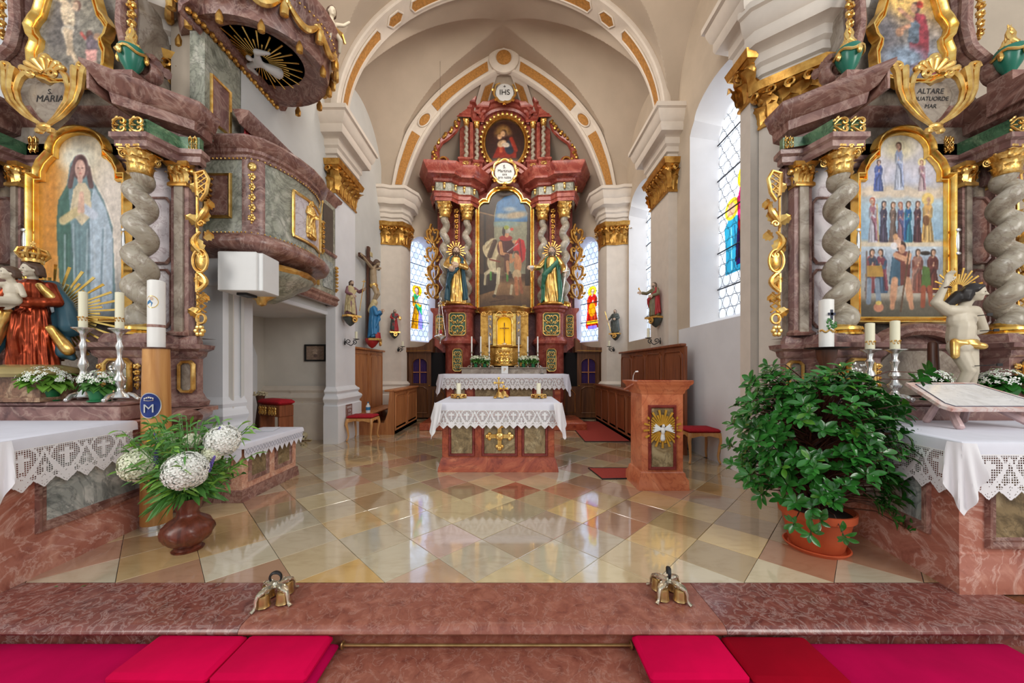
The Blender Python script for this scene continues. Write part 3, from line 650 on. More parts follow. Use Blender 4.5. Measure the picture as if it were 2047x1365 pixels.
# ---------------------------------------------------------------- vaults
CE = struct('ceiling', M().box(XC-3.6, XC+3.6, 4.6, 13.3, 11.2, 11.3), vaultm)
PK = 10.0/712; PTU = np.array([227, 217, 197, 166, 135, 96, 53, 14, 0])*PK; PTZ = np.array([0, 58, 121, 164, 199, 230, 258, 281, 285])*PK; INU = np.array([201, 186, 166, 143, 111, 72, 36, 9, 0])*PK; INZ = np.array([0, 44, 92, 131, 170, 203, 226, 240, 243])*PK
def ptd(u): return float(np.interp(abs(u), PTU[::-1], PTZ[::-1]))
def ellz(u, a=3.3, b=2.9): return b*sqrt(max(0, 1-(u/a)**2))
def bay(y0, y1, f0, f1, lc, lh, lz, name):
    def fn(a, b_):
        u = -3.5+7*a; y = y0+(y1-y0)*b_; z1 = f0(u)*(1-b_)+f1(u)*b_; cr = f0(0)*(1-b_)+f1(0)*b_
        q = (y-lc)/lh; z2 = sqrt(max(0, 1-q*q))*(lz+(cr-lz)*(1-(abs(u)/3.5)**3))
        return (XC+u, y, 6.48+max(z1, z2))
    part(name, M().grid(fn, 200, 130), vaultm, CE, smooth=22)
bay(7.3, 10.12, ellz, ptd, 8.72, 1.5, 1.55, 'vault_bay')
bay(4.6, 7.05, lambda u: ellz(u, 3.3, 3.0), ellz, 5.75, 1.28, 1.5, 'vault_bay')
def archband(name, y0, y1, prof, th, pans, par):       # prof(t in -1..1) -> (u, z) of the soffit, th thickness
    m = M()
    ring = lambda t, o: (lambda p, q: (p[0], p[1]))(prof(t), 0)
    def nrm(t): a = np.array(prof(min(1, t+.01))); b = np.array(prof(max(-1, t-.01))); d = a-b; d /= np.linalg.norm(d)+1e-9; return np.array((-d[1], d[0]))
    def P(t, o, y): p = np.array(prof(t)); n = nrm(t); n = n if np.dot(n, (p[0], p[1]-6.5)) > 0 else -n; return (XC+p[0]+n[0]*o, y, p[1]+n[1]*o)
    T = np.linspace(-1, 1, 81); sec = [(th, y0), (th*.55, y0-.03), (.02, y0-.03), (0, y0), (0, y1), (.02, y1+.03), (th, y1+.03)]
    v = [P(t, o, y) for t in T for o, y in sec]; q = len(sec)
    m.add(v, [(i*q+j, i*q+j+1, (i+1)*q+j+1, (i+1)*q+j) for i in range(80) for j in range(q-1)])
    a = part(name, m, stucco, par, smooth=30)
    return a, P
arch1 = lambda t: (3.2*sin(t*pi/2), 6.48+2.82*cos(t*pi/2))
a1, P1 = archband('transverse_arch', 7.0, 7.42, arch1, .16, None, CE)
def soffit_panel(par, P, t0, t1, y0, y1, o=-.02, tip=.0, face=False):
    m = M(); n = 12
    def fn(a, b_): t = t0+(t1-t0)*a; e = tip*(abs(2*b_-1)); tt = t+(e if a < .5 else -e)*abs(2*a-1)**2; return P(tt, o, y0+(y1-y0)*b_)
    m.grid(fn, n, 4); o_ = part('ochre_panel', m, ochre, par)
    e = [fn(i/n, 0) for i in range(n+1)]+[fn(1, .5)]+[fn(1-i/n, 1) for i in range(n+1)]+[fn(0, .5)]; part('moulded_edge', M().tube(e, .018, 5, True), stucco, o_)
for s in (-1, 1):
    for (d0, d1, tp) in ((88, 50, .012), (46, 38.5, .02), (35, 9, .012)): soffit_panel(a1, P1, s*d0/90, s*d1/90, 7.1, 7.32, tip=tp*s*-1*(1 if s > 0 else 1))
# pointed arch of the apse, its ochre fields face the nave
LL = np.r_[0, np.cumsum(np.hypot(np.diff(PTU), np.diff(PTZ)))]
def arch2(t):
    l = (1-abs(t))*LL[-1]; return (math.copysign(float(np.interp(l, LL, PTU))-.0, t), 6.48+float(np.interp(l, LL, PTZ)))
def smooth2(t): ps = [arch2(max(-1, min(1, t+d))) for d in (-.05, -.025, 0, .025, .05)]; return (sum(p[0] for p in ps)/5, sum(p[1] for p in ps)/5)
LI = np.r_[0, np.cumsum(np.hypot(np.diff(INU), np.diff(INZ)))]
def inn(t): l = (1-abs(t))*LI[-1]; return (math.copysign(float(np.interp(l, LI, INU)), t), 6.48+float(np.interp(l, LI, INZ)))
def sh(t): ps = [inn(max(-1, min(1, t+d))) for d in (-.05, -.025, 0, .025, .05)]; return (sum(p[0] for p in ps)/5, sum(p[1] for p in ps)/5)
m = M(); T = np.linspace(-1, 1, 101); v = []
for t in T:
    a = smooth2(t); b = sh(t)
    for (k, y) in ((0, 10.06), (.06, 9.98), (.18, 9.98), (.24, 10.02), (.78, 10.02), (.84, 9.98), (.96, 9.98), (1, 10.05), (1, 10.13)): v.append((XC+a[0]+(b[0]-a[0])*k, y, a[1]+(b[1]-a[1])*k))
m.add(v, [(i*9+j, i*9+j+1, i*9+10+j, i*9+9+j) for i in range(100) for j in range(8)])
a2 = part('apse_arch', m, stucco, CE, smooth=30)
def face_panel(t0, t1, k0=.27, k1=.75):
    def fn(a, b_): t = t0+(t1-t0)*a; p = smooth2(t); q = sh(t); k = k0+(k1-k0)*b_; return (XC+p[0]+(q[0]-p[0])*k, 10.0, p[1]+(q[1]-p[1])*k)
    part('ochre_panel', M().grid(fn, 12, 3), ochre, a2)
def oval(t, r1=.12, r2=.19):
    p = np.array(smooth2(t)); q = np.array(sh(t)); c = (p+q)/2; d = np.array(smooth2(min(1, t+.02)))-np.array(smooth2(t-.02)); an = math.atan2(d[1], d[0])
    o = put('ochre_panel', mesh('oval', M().ell((0, 0, 0), (r2, .02, r1), 18), ochre), a2, (XC+c[0], 10.0, c[1]), rot=(0, -an, 0))
    part('moulded_edge', M().tube([(r2*1.15*cos(a), -.01, r1*1.15*sin(a)) for a in np.linspace(0, 2*pi, 24, False)], .022, 5, True), stucco, o)
for s in (-1, 1): face_panel(s*.97, s*.66); oval(s*.57); face_panel(s*.48, s*.10)
kz = 6.48+3.98-.30
m = M(); holed(m, [(-3.75, 6.3), (-3.75, 11), (3.75, 11), (3.75, 6.3)]+[((smooth2(t)[0]+sh(t)[0])/2, (smooth2(t)[1]+sh(t)[1])/2-.1*(abs(t) > .98)) for t in np.linspace(1, -1, 41)], [], lambda u, z: (XC+u, 10.08, z)); part('arch_wall', m, vaultm, CE)
part('keystone', M().lathe([(.42, 0), (.42, .06), (.34, .1), (.24, .1), (.22, .06), (.0, .06)], 28), stucco, CE).matrix_local = Matrix.Translation((XC, 10.0, kz)) @ rotm('X', pi/2)
part('ochre_panel', M().lathe([(.21, 0), (.1, .02), (0, .02)], 24), ochre, CE).matrix_local = Matrix.Translation((XC, 9.93, kz)) @ rotm('X', pi/2)
pb = [(-2.95, 10.45), (-2.15, 11.72), (-1.35, 13), (-.45, 13), (.45, 13), (1.35, 13), (2.15, 11.72), (2.95, 10.45)]
PBL = np.linspace(-1, 1, 8)
def apsept(s_, t, drop=0):
    p = sh(s_); ub = float(np.interp(s_, PBL, [q[0] for q in pb])); yb = float(np.interp(s_, PBL, [q[1] for q in pb])); k = sqrt(max(0, 1-t*t))
    return (XC+p[0]*1.02+(ub-p[0]*1.02)*(1-sqrt(max(0, 1-t))), 10.12+(yb-10.12)*t, 6.5+(p[1]+.06-6.5)*k-drop)
part('apse_vault', M().grid(lambda a, b_: apsept(-1+2*a, b_), 60, 24), vaultm, CE, smooth=30)
for s in (-1, 1):
    r = part('vault_rib', M().grid(lambda a, b_: apsept(s*(.10+.30*b_)+(a-.5)*(.11+.05*b_), b_*.97, .06), 4, 20), stucco, CE)
    part('ochre_panel', M().grid(lambda a, b_: apsept(s*(.10+.30*b_)+(a-.5)*(.06+.03*b_), .05+b_*.9, .085), 3, 18), ochre, r)

# ---------------------------------------------------------------- pilasters with capitals and cornices
CORN = [(0, 5.62), (.03, 5.62), (.03, 5.72), (.07, 5.74), (.07, 5.84), (.11, 5.88), (.11, 6.0), (.15, 6.03), (.24, 6.05), (.26, 6.10), (.26, 6.20), (.29, 6.23), (.33, 6.34), (.34, 6.40), (.38, 6.42), (.38, 6.5), (0, 6.5)]
PLINTH = [(.10, 0), (.10, .74), (.07, .76), (.07, .80), (.10, .84), (.115, .88), (.10, .92), (.06, .95), (.045, .98), (.06, 1.0), (.075, 1.03), (.06, 1.06), (.03, 1.08), (0, 1.12)]
tn = 3
def pier(path, capz=(4.98, 5.6), cornice=True, plinth=True, mat=stucco, capital=True, pm=None, cs=1):
    global tn; tn += 1
    t = thing('x', None, None, (path[1][0], path[1][1], 0)); t['kind'] = 'structure'; t.name = 'trim_%d' % tn
    part('shaft', M().sweep([(0, 0), (0, 5.65)], path, cap=False), pm or mat, t, w=True)
    if plinth: part('plinth', M().sweep(PLINTH, path), pm or mat, t, w=True)
    if capital: part('capital', pilcap(path, *capz), goldold, t, w=True)
    if cornice: part('cornice', M().sweep([(d*cs, z) for d, z in CORN], path), stucco, t, w=True)
    return t
# right wall: middle pier, near pier at the chancel arch, apse pier; left wall likewise
pier([(RW+.02, 7.95), (3.12, 7.95), (3.12, 7.05), (RW+.02, 7.05)])
pier([(RW+.02, 4.99), (3.2, 4.97), (3.2, 4.76), (3.4, 4.76)], capz=(5.05, 5.65), plinth=False)
pier([(2.62, 10.62), (2.62, 10.3), (2.72, 10.12), (3.0, 10.12), (3.16, 10.05), (RW+.02, 10.05)])
pier([(LW-.02, 7.1), (-3.5, 7.1), (-3.5, 8.0), (LW-.02, 8.0)], pm=whitewash)
pier([(-4.7, 4.62), (-4.2, 4.62), (-3.74, 4.62), (-3.70, 4.84), (LW, 4.90)], capz=(5.0, 5.6), pm=whitewash, capital=False)
pier([(LW-.02, 10.05), (-3.56, 10.05), (-3.4, 10.12), (-3.12, 10.12), (-3.02, 10.3), (-3.02, 10.62)])
# diagonal pilasters behind the upper parts of the side altars, with a lower order of capitals
def lowpier(path, c0, c1):
    t = pier(path, (c0, c1), False, False)
    part('cornice', M().sweep([(d, z-5.62+c1) for d, z in CORN], path), stucco, t, w=True)
lowpier([(3.3, 4.74), (3.32, 4.68), (3.75, 4.32), (4.1, 4.32)], 4.65, 5.2)
lowpier([(-4.85, 4.36), (-4.5, 4.36), (-4.24, 4.52), (-4.22, 4.66)], 4.9, 5.4)
# ---------------------------------------------------------------- figures: closed shapes fused into one skin
def blob(m, vox, it=3, fold=None, mat=None, name='figure_mesh'):
    me = mesh('tmp', m, None, 0); o = bpy.data.objects.new('tmp', me); COL.objects.link(o)
    r = o.modifiers.new('r', 'REMESH'); r.mode = 'VOXEL'; r.voxel_size = vox
    if it: s = o.modifiers.new('s', 'SMOOTH'); s.factor = .5; s.iterations = it
    dg = bpy.context.evaluated_depsgraph_get(); e = bpy.data.meshes.new_from_object(o.evaluated_get(dg)); e.name = name
    bpy.data.objects.remove(o); bpy.data.meshes.remove(me); n = len(e.vertices)
    if fold:
        c = np.zeros(n*3, np.float32); e.vertices.foreach_get('co', c); c = c.reshape(-1, 3); nn = np.zeros(n*3, np.float32); e.vertex_normals.foreach_get('vector', nn)
        c = c+nn.reshape(-1, 3)*fold(c)[:, None]; e.vertices.foreach_set('co', c.astype(np.float32).ravel()); e.update()
    e.materials.clear(); e.shade_smooth()
    if mat: e.materials.append(mat)
    return e
def folds(k, amp, z0, z1, tw=2.0, seed=0, cx=0, cy=0):
    def f(c):
        th = np.arctan2(c[:, 1]-cy, c[:, 0]-cx); z = c[:, 2]; w = np.clip((z1-z)/(z1-z0), .12, 1)
        return amp*w*(np.sin(th*k+tw*np.sin(z*6+seed)+seed)+.5*np.sin(th*(k*2-1)+seed*2+z*9))
    return f
def hand(m, p, d, side, s=1.0):                        # palm, four unequal fingers, thumb from the side of the palm
    p = np.array(p, float); d = np.array(d, float); d /= np.linalg.norm(d); sd = np.array(side, float); sd = sd-d*np.dot(sd, d); sd /= np.linalg.norm(sd)+1e-9; nr = np.cross(d, sd)
    c = p+d*.045*s
    for k in (-1, 0, 1): m.cap(p+sd*.012*k*s, c+sd*.02*k*s+d*.03*s, .016*s, .014*s, 8)
    for i, (o, l) in enumerate(((-.030, .058), (-.010, .070), (.011, .066), (.030, .050))):
        a = p+d*.075*s+sd*o*s; b = a+d*l*.5*s+nr*.006*s; e = b+d*l*.42*s+nr*.02*s
        m.cap(a, b, .0092*s, .0085*s, 6); m.cap(b, e, .0085*s, .007*s, 6)
    a = p+d*.03*s-sd*.026*s; b = a+d*.03*s-sd*.026*s+nr*.008*s; m.cap(a, b, .011*s, .010*s, 6); m.cap(b, b+d*.026*s-sd*.004*s, .010*s, .008*s, 6); return m
def head(m, c, r=.07, look=(0, -1, 0), tilt=0):        # unit-height figure: head with brow, nose, mouth, chin, ears
    c = np.array(c, float); f = np.array(look, float); f /= np.linalg.norm(f); s = np.cross(f, (0, 0, 1)); s /= np.linalg.norm(s); u = np.cross(s, f)
    R = Matrix((s, -f, u)).transposed().to_4x4()
    def P(x, y, z): return c+s*x*r+f*y*r+u*z*r
    m.ell(c+u*r*.12, (r*.78, r*.95, r*1.0), 14, R); m.ell(P(0, .12, -.42), (r*.62, r*.72, r*.62), 12, R); m.ell(P(0, .55, -.86), (r*.26, r*.26, r*.2), 8, R)
    m.cap(P(0, .86, .12), P(0, 1.06, -.24), r*.09, r*.15, 6); m.cap(P(-.28, .80, .22), P(.28, .80, .22), r*.14, r*.14, 6)
    for k in (-1, 1): m.ell(P(.42*k, .62, -.25), (r*.22, r*.2, r*.2), 7, R); m.ell(P(.80*k, -.02, -.08), (r*.1, r*.2, r*.28), 6, R)
    m.cap(P(-.18, .78, -.52), P(.18, .78, -.52), r*.075, r*.075, 6); m.cap(P(-.13, .76, -.64), P(.13, .76, -.64), r*.08, r*.08, 6)
    return P
def facebits(par, P, r, sc=1.0):
    m = M()
    for k in (-1, 1): m.ell(P(.30*k, .80, .06), (r*.12*sc, r*.08*sc, r*.075*sc), 8)
    part('eyes', m, blackink, par, 'dark painted eyes'); part('mouth', M().cap(P(-.16, .845, -.57), P(.16, .845, -.57), r*.04*sc, r*.04*sc, 6), redcloth, par, 'red painted lips')
def hairm(c, r, look=(0, -1, 0), long_=1.0, beard=False, P=None):
    m = M(); f = np.array(look, float); f /= np.linalg.norm(f); s = np.cross(f, (0, 0, 1)); s /= np.linalg.norm(s); c = np.array(c, float)
    m.ell(P(0, -.22, .32), (r*.92, r*.95, r*.92), 12, Matrix((s, -f, np.cross(s, f))).transposed().to_4x4())
    for k in (-1, 1):
        for j in range(3): m.cap(P(.72*k, -.1-.3*j, .3), P((.78-.1*j)*k, -.35-.3*j, -.9*long_), r*.3, r*.26, 7)
        m.cap(P(.2*k, .62, .8), P(.7*k, .2, .35), r*.2, r*.24, 7)
    if beard: m.cap(P(0, .72, -.72), P(0, .66, -1.35*long_), r*.36, r*.16, 8); m.cap(P(-.45, .45, -.45), P(-.15, .68, -1.0), r*.2, r*.2, 6); m.cap(P(.45, .45, -.45), P(.15, .68, -1.0), r*.2, r*.2, 6)
    return m
ARM = {}
def saint(name, label, cat, loc, h, rz, robe, mantle=None, hm=hairb, sk=skin, beard=True, armL=None, armR=None, arc=(2.2, 5.6), k=9, look=(0, -1, 0), group=None, vox=.011, mantle2=None, par=None, base=True, veil=None, longh=1.0, seed=1, belt=True):
    # unit-height robed figure facing -Y; arms given as (elbow, hand)
    t = thing(name, label, cat, loc, rz, group) if par is None else par; t.scale = (h, h, h)
    m = M(); m.lathe([(.02, .03), (.165, .032), (.16, .12), (.135, .35), (.118, .5), (.098, .60), (.118, .72), (.112, .80), (.05, .845), (.02, .85)], 20, (0, 0, 0), 1.0, .72)
    m.cap((-.035, -.05, .50), (-.05, -.085, .30), .07, .055); m.cap((-.05, -.085, .30), (-.055, -.06, .06), .055, .05)
    sk_ = M(); aL = armL or ((.17, -.03, .64), (.06, -.15, .60)); aR = armR or ((-.17, -.03, .64), (-.05, -.15, .56))
    for (e, w_), s in ((aL, 1), (aR, -1)):
        S = (s*.105, 0, .79); m.cap(S, e, .05, .046); w2 = tuple(np.array(e)*.25+np.array(w_)*.75); m.cap(e, w2, .044, .05)
        d = np.array(w_)-np.array(e); hm_ = M(); hand(hm_, np.array(w_)-d/np.linalg.norm(d)*.03, d, (0, 0, 1), 1.0); hm_.cap(w2, w_, .022, .018, 8); put('hand', blob(hm_, .0062, 1, None, sk), t)
    part_ = put('robe', blob(m, vox, 3, folds(k, .010, .1, .75, 2.0, seed), robe), t)
    sk_.cap((0, .0, .82), (0, -.012, .90), .036, .034); P = head(sk_, (0, -.02, .93), .066, look)
    put('head', blob(sk_, .0062, 1, None, sk), t); facebits(t, P, .066)
    if veil is None: put('hair', blob(hairm((0, -.02, .93), .066, look, longh, beard, P), .009, 2, None, hm), t)
    else:
        v = M(); v.ell(P(0, -.2, .22), (.078, .085, .088), 14); v.cap(P(0, -.5, .1), (0, .06, .74), .075, .10, 12); v.cap(P(.7, -.2, -.1), (.06, .0, .8), .03, .05); v.cap(P(-.7, -.2, -.1), (-.06, .0, .8), .03, .05)
        put('veil', blob(v, .011, 3, None, veil), t)
    if mantle is not None:
        mm = M(); n = 26; a0, a1 = arc; pr = [(.19, .06), (.178, .2), (.165, .38), (.15, .52), (.146, .62), (.150, .72), (.14, .79), (.075, .845)]
        o = []; 
        for kk in range(2):
            for (r_, z) in pr:
                for i in range(n+1):
                    a = a0+(a1-a0)*i/n; rr = r_+.02*sin(i*1.9+z*3)*(1 if z < .6 else .3)-(0 if kk == 0 else .035)
                    o.append((rr*cos(a), rr*sin(a)*.8, z+.05*sin(a*2+seed)*(1 if z < .3 else .2)))
        w_ = n+1; Pn = len(pr); f = []
        for kk in range(2):
            b = kk*w_*Pn
            for j in range(Pn-1):
                for i in range(n): q = (b+j*w_+i, b+j*w_+i+1, b+j*w_+w_+i+1, b+j*w_+w_+i); f.append(q if kk == 0 else q[::-1])
        B = w_*Pn
        for i in range(n): f.append((i+1, i, B+i, B+i+1)); j = (Pn-1)*w_; f.append((j+i, j+i+1, B+j+i+1, B+j+i))
        for j in range(Pn-1): f.append((j*w_, j*w_+w_, B+j*w_+w_, B+j*w_)); e = n; f.append((j*w_+w_+e, j*w_+e, B+j*w_+e, B+j*w_+w_+e))
        mm.add(o, f); mm.cap((.10, -.06, .72), (-.10, -.13, .50), .035, .05); mm.cap((-.1, -.13, .5), (-.15, -.06, .3), .045, .03)
        put('mantle', blob(mm, vox, 2, folds(k+2, .008, .1, .8, 2.4, seed+2), mantle), t)
    if base: part('base', M().lathe([(.17, 0), (.2, .01), (.2, .03), (.17, .045), (.0, .05)], 14, (0, 0, 0), 1, .85), goldold, t)
    return t
def rays(par, c, r0, r1, n, mat=gold, w=.012, a0=0, a1=2*pi, y=0, jit=.35, th=.006, name='ray_halo', seed=5, label=None):
    rr = random.Random(seed); m = M()
    for i in range(n):
        a = a0+(a1-a0)*(i+.5)/n; L_ = r1*(1-jit*(0 if i % 2 else 1)*rr.uniform(.6, 1.0)); d = np.array((cos(a), 0, sin(a))); s = np.array((-sin(a), 0, cos(a))); c_ = np.array(c)+np.array((0, y, 0))
        p = [c_+d*r0-s*w*.4, c_+d*r0+s*w*.4, c_+d*L_+s*w, c_+d*L_-s*w]; q = [x+np.array((0, -th, 0)) for x in p]
        m.add(p+q, [(0, 1, 2, 3), (7, 6, 5, 4), (0, 4, 5, 1), (1, 5, 6, 2), (2, 6, 7, 3), (3, 7, 4, 0)])
    return part(name, m, mat, par, label)

# ---------------------------------------------------------------- lace and cloths
def lacecells(w, hgt, cell, P=.26, phase=0.0):        # filet crochet: net, crosses in arches, lozenges, zigzag hem
    nu, nv = int(w/cell), int(hgt/cell); I, J = np.meshgrid(np.arange(nu), np.arange(nv)); U = (I+.5)*cell-w/2+phase; y = (J+.5)*cell/hgt
    x = (U/P+.5) % 1-.5; ax = np.abs(x); t = np.abs((U/(P/2)+.5) % 1-.5)*2; xs = .5-ax; r = hgt/P; th = .035
    def seg(px_, x0, y0, x1, y1):
        dx, dy = x1-x0, (y1-y0)*r; k = np.clip(((px_-x0)*dx+(y-y0)*r*dy)/(dx*dx+dy*dy), 0, 1); return np.hypot(px_-x0-k*dx, (y-y0)*r-k*dy)
    hem = .80+.20*(1-t); edge = y < hem
    cross = ((ax < .055) & (y > .13) & (y < .54)) | ((ax < .18) & (y > .22) & (y < .31)) | ((xs < .022) & (y > .40) & (y < .62)) | ((xs < .08) & (y > .46) & (y < .51))
    rd = np.hypot(ax, (y-.30)*r); arch = (np.abs(rd-.37) < th*.8) & (y < .34)
    lines = (seg(ax, .36, .34, .0, .80) < th) | (seg(xs, 0, .10, .25, .60) < th) | (seg(t/4, 0, .64, .25, .84) < th) | (seg(t/4, .25, .60, 0, .84) < th*.8)
    loz = (np.abs(t/4/.125+np.abs(y-.82)/.085-1) < .32) | (t/4/.04+np.abs(y-.82)/.03 < 1)
    net = (I % 3 == 0) | (J % 3 == 0); keep = edge & (cross | arch | lines | loz | (y > hem-.05) | (y < .03) | net)
    return keep, nu, nv
def lace(m, fn, w, hgt, cell, P=.26, phase=0.0):
    keep, nu, nv = lacecells(w, hgt, cell, P, phase); idx = -np.ones((nv+1, nu+1), int); jj, ii = np.nonzero(keep); vs = []; f = []
    for j, i in zip(jj, ii):
        q = []
        for a, b in ((j, i), (j, i+1), (j+1, i+1), (j+1, i)):
            if idx[a, b] < 0: idx[a, b] = len(vs); vs.append(fn(b*cell, a*cell))
            q.append(int(idx[a, b]))
        f.append(q)
    return m.add(vs, f)
def clothtop(poly, z, drop, hang=.03, rnd=.02):        # sheet lying on a polygon, rounded over the edges
    m = M(); n = len(poly); c = np.mean(np.array(poly), 0); vs = []
    for (o, dz) in ((-.06, 0), (rnd*.3, -.001), (rnd, -.008), (rnd+.006, -.03), (rnd+.008, -drop)):
        for p in poly: d = np.array(p)-c; d = np.sign(d)*o; vs.append((p[0]+d[0], p[1]+d[1], z+dz))
    f = [tuple(range(n))]
    for k in range(4):
        for i in range(n): j = (i+1) % n; f.append((k*n+i, k*n+n+i, k*n+n+j, k*n+j))
    return m.add(vs, f)
def cornerdrape(p, z, ln, w=.1, d=(1, -1)):            # the folded corner of a cloth hanging in a point
    m = M(); a = math.atan2(d[1], d[0])
    def fn(u, v):
        th = (u-.5)*2; r = .02+.05*v*(1+.5*cos(th*9)); wob = .016*sin(u*21+v*2)*v; zz = ln*v*(1-.55*abs(th)**1.2)
        an = a+th*.95; rad = .015+.055*v+wob; sp = w*abs(th)*(1-.25*v)
        return (p[0]+rad*cos(an)+sp*cos(a+np.sign(th)*2.0), p[1]+rad*sin(an)+sp*sin(a+np.sign(th)*2.0), z-zz)
    return m.grid(fn, 26, 16)

# ---------------------------------------------------------------- high altar retable
XM = pxx(1009, 10.6); RT = thing('altar_retable', 'tall red marble high altar with twisted columns filling the apse', 'altar', (XM, 10.8, 0))
U = lambda u: XM+u
def sym(fn):
    for s in (-1, 1): fn(s)
def mir(path, s): return [(U(s*u), y) for u, y in path] if s > 0 else [(U(-u), y) for u, y in path][::-1]
PED = [(0, 0), (0, 2.12), (.03, 2.16), (.09, 2.2), (.10, 2.27), (.05, 2.34), (0, 2.40), (0, 3.08), (.04, 3.12), (.05, 3.17), (.11, 3.21), (.12, 3.27), (0, 3.27)]
part('back_wall', M().box(U(-2.08), U(2.08), 11.0, 11.35, 0, 6.9), redmar3, RT, w=True)
pp = [(.93, 11.0), (.93, 10.42)]+[(1.33-.40*cos(a), 10.42-.30*sin(a)) for a in np.linspace(.2, pi-.2, 9)]+[(1.73, 10.42), (1.80, 11.0)]
ORN1 = mesh('ornament_panel', ornament(.36, .58, 2, .024, 3), gold); ORN2 = mesh('ornament_strip', ornament(.18, .54, 3, .015, 4), gold)
def octo(w, h, c): return [(-w/2+c, -h/2), (w/2-c, -h/2), (w/2, -h/2+c), (w/2, h/2-c), (w/2-c, h/2), (-w/2+c, h/2), (-w/2, h/2-c), (-w/2, -h/2+c)]
def reliefpanel(par, loc, w, h, om, rz=0, back=greenmar, c=.05, osc=None, fm=None):
    o = part('relief_panel', M().prism(octo(w, h, c), 0, .02), back, par, None, None); o.location = loc; o.rotation_euler = (0, 0, rz)
    part('gilt_frame', M().frame(octo(w, h, c), [(-.012, .02), (-.006, .035), (.012, .038), (.022, .02), (.024, 0)], 0), fm or gold, o)
    if om: put('carving', om, o, (0, -.005, 0), sc=osc)
    return o
FR1 = [(0, 0), (.0, .02), (.012, .05), (.03, .05), (.034, .025), (.05, .02), (.07, .06), (.095, .085), (.115, .085), (.12, .05), (.13, .0)]
def side(s):
    part('pedestal', M().sweep(PED, mir(pp[::-1] if False else pp, s)[::1] if s > 0 else mir(pp, s)), redmar3, RT, w=True)
    y0 = 10.42-.30-.02
    reliefpanel(RT, (s*1.33, y0-10.8-.0, 2.74), .46, .62, ORN1); reliefpanel(RT, (s*1.33, y0-10.8, 1.72), .25, .62, ORN2)
    wing = [(1.70, 1.43), (1.74, 1.75), (1.86, 2.0), (2.05, 2.14), (2.22, 2.2), (2.24, 2.3), (2.14, 2.38), (2.12, 3.1), (2.2, 3.2), (2.2, 3.27), (1.70, 3.27)]
    part('bracket', M().prism([(U(s*a), b) for a, b in wing], 10.55, 11.1), redmar3, RT, w=True)
    reliefpanel(RT, (s*1.92, 10.53-10.8, 2.74), .2, .62, ORN2, c=.04)
    # columns, capitals and bases
    for (u, y, r) in ((1.75, 10.42, .135), (1.13, 10.62, .125)):
        c = part('twisted_column', rope(2.5, r*.88, 5.5, .055, 14, 20, s), colmar, RT, 'grey veined twisted column', (s*u, y-10.8, 3.40))
        part('column_base', M().lathe([(.19, -.13), (.19, -.08), (.175, -.06), (.19, -.03), (.16, .0), (.14, .02)], 18), goldsm, c); k = put('capital', CAP, c, (0, 0, 2.48)); k.scale = (.31, .31, .42)
    part('hanging_ornament', drop(.18, 1.1, 7, .06, 5), goldold, RT, None, (s*1.44, 10.66-10.8, 6.26))
    part('pilaster', M().box(U(s*1.44-.09), U(s*1.44+.09), 10.72, 11.02, 3.27, 6.29), redmar3, RT, w=True)
    # entablature above the columns
    ep = [(.78, 11.05), (.80, 10.72), (1.0, 10.45), (1.36, 10.42), (1.52, 10.22), (1.98, 10.18), (2.16, 10.62), (2.16, 11.05)]
    E = mir(ep, s)
    part('architrave', M().sweep([(0, 6.29), (.0, 6.38), (.03, 6.40), (.03, 6.50), (.07, 6.54), (0, 6.56)], E), redmar3, RT, w=True)
    fz = part('frieze', M().sweep([(-.02, 6.56), (-.02, 6.82)], E, cap=False), greygreen, RT, w=True)
    for (u, y) in ((.9, 10.57), (1.18, 10.42), (1.42, 10.33), (1.72, 10.18), (2.08, 10.38)):
        part('gilt_drop', M().ell((0, 0, 0), (.035, .03, .08), 9).ell((0, -.01, .07), (.05, .03, .025), 8), gold, fz, None, (s*u, y-10.8, 6.70))
    part('cornice', M().sweep([(0, 6.82), (.05, 6.84), (.06, 6.9), (.10, 6.93), (.24, 6.95), (.25, 7.03), (.28, 7.06), (.36, 7.18), (.37, 7.24), (0, 7.24)], E), redmar3, RT, w=True)
    # openwork gilded strip at the side
    st = M(); hs = 2.3
    for kk in range(4):
        st.join(ornament(.36, .60, 1, .045, kk+8), Matrix.Translation((.02*sin(kk*2), 0, -hs/2+.3+kk*.56)))
    st.tube([(.1*sin(z*5), 0, z) for z in np.linspace(-hs/2, hs/2, 24)], .04, 6)
    part('openwork_wing', st, goldold, RT, None, (s*2.14+.06*s, 10.9-10.8, 4.75))
    # upper storey
    part('upper_pedestal', M().sweep([(0, 7.24), (0, 7.32), (.02, 7.34), (.0, 7.38), (0, 7.7), (.05, 7.74), (.05, 7.79), (0, 7.79)], mir([(.66, 11.1), (.68, 10.82), (1.0, 10.8), (1.02, 10.68), (1.36, 10.66), (1.42, 10.82), (1.42, 11.1)], s)), redmar3, RT, w=True)
    for (u, y) in ((1.17, 10.78), (.86, 10.9)):
        c = part('small_twisted_column', rope(1.0, .056, 5.5, .022, 10, 14, s), colmar, RT, 'small grey twisted column', (s*u, y-10.8, 7.82)); k = put('capital', CAP, c, (0, 0, .98)); k.scale = (.14, .14, .2)
        put('carved_plaque', ORN2, RT, (s*u, y-10.8-.12, 7.54), sc=(.9, .7, .6))
    part('upper_pilaster', M().box(U(s*1.02-.05), U(s*1.02+.05), 10.9, 11.1, 7.79, 9.02), redmar3, RT, w=True)
    E2 = mir([(.62, 11.2), (.64, 10.88), (.98, 10.86), (1.02, 10.66), (1.46, 10.62), (1.54, 10.86), (1.54, 11.2)], s)
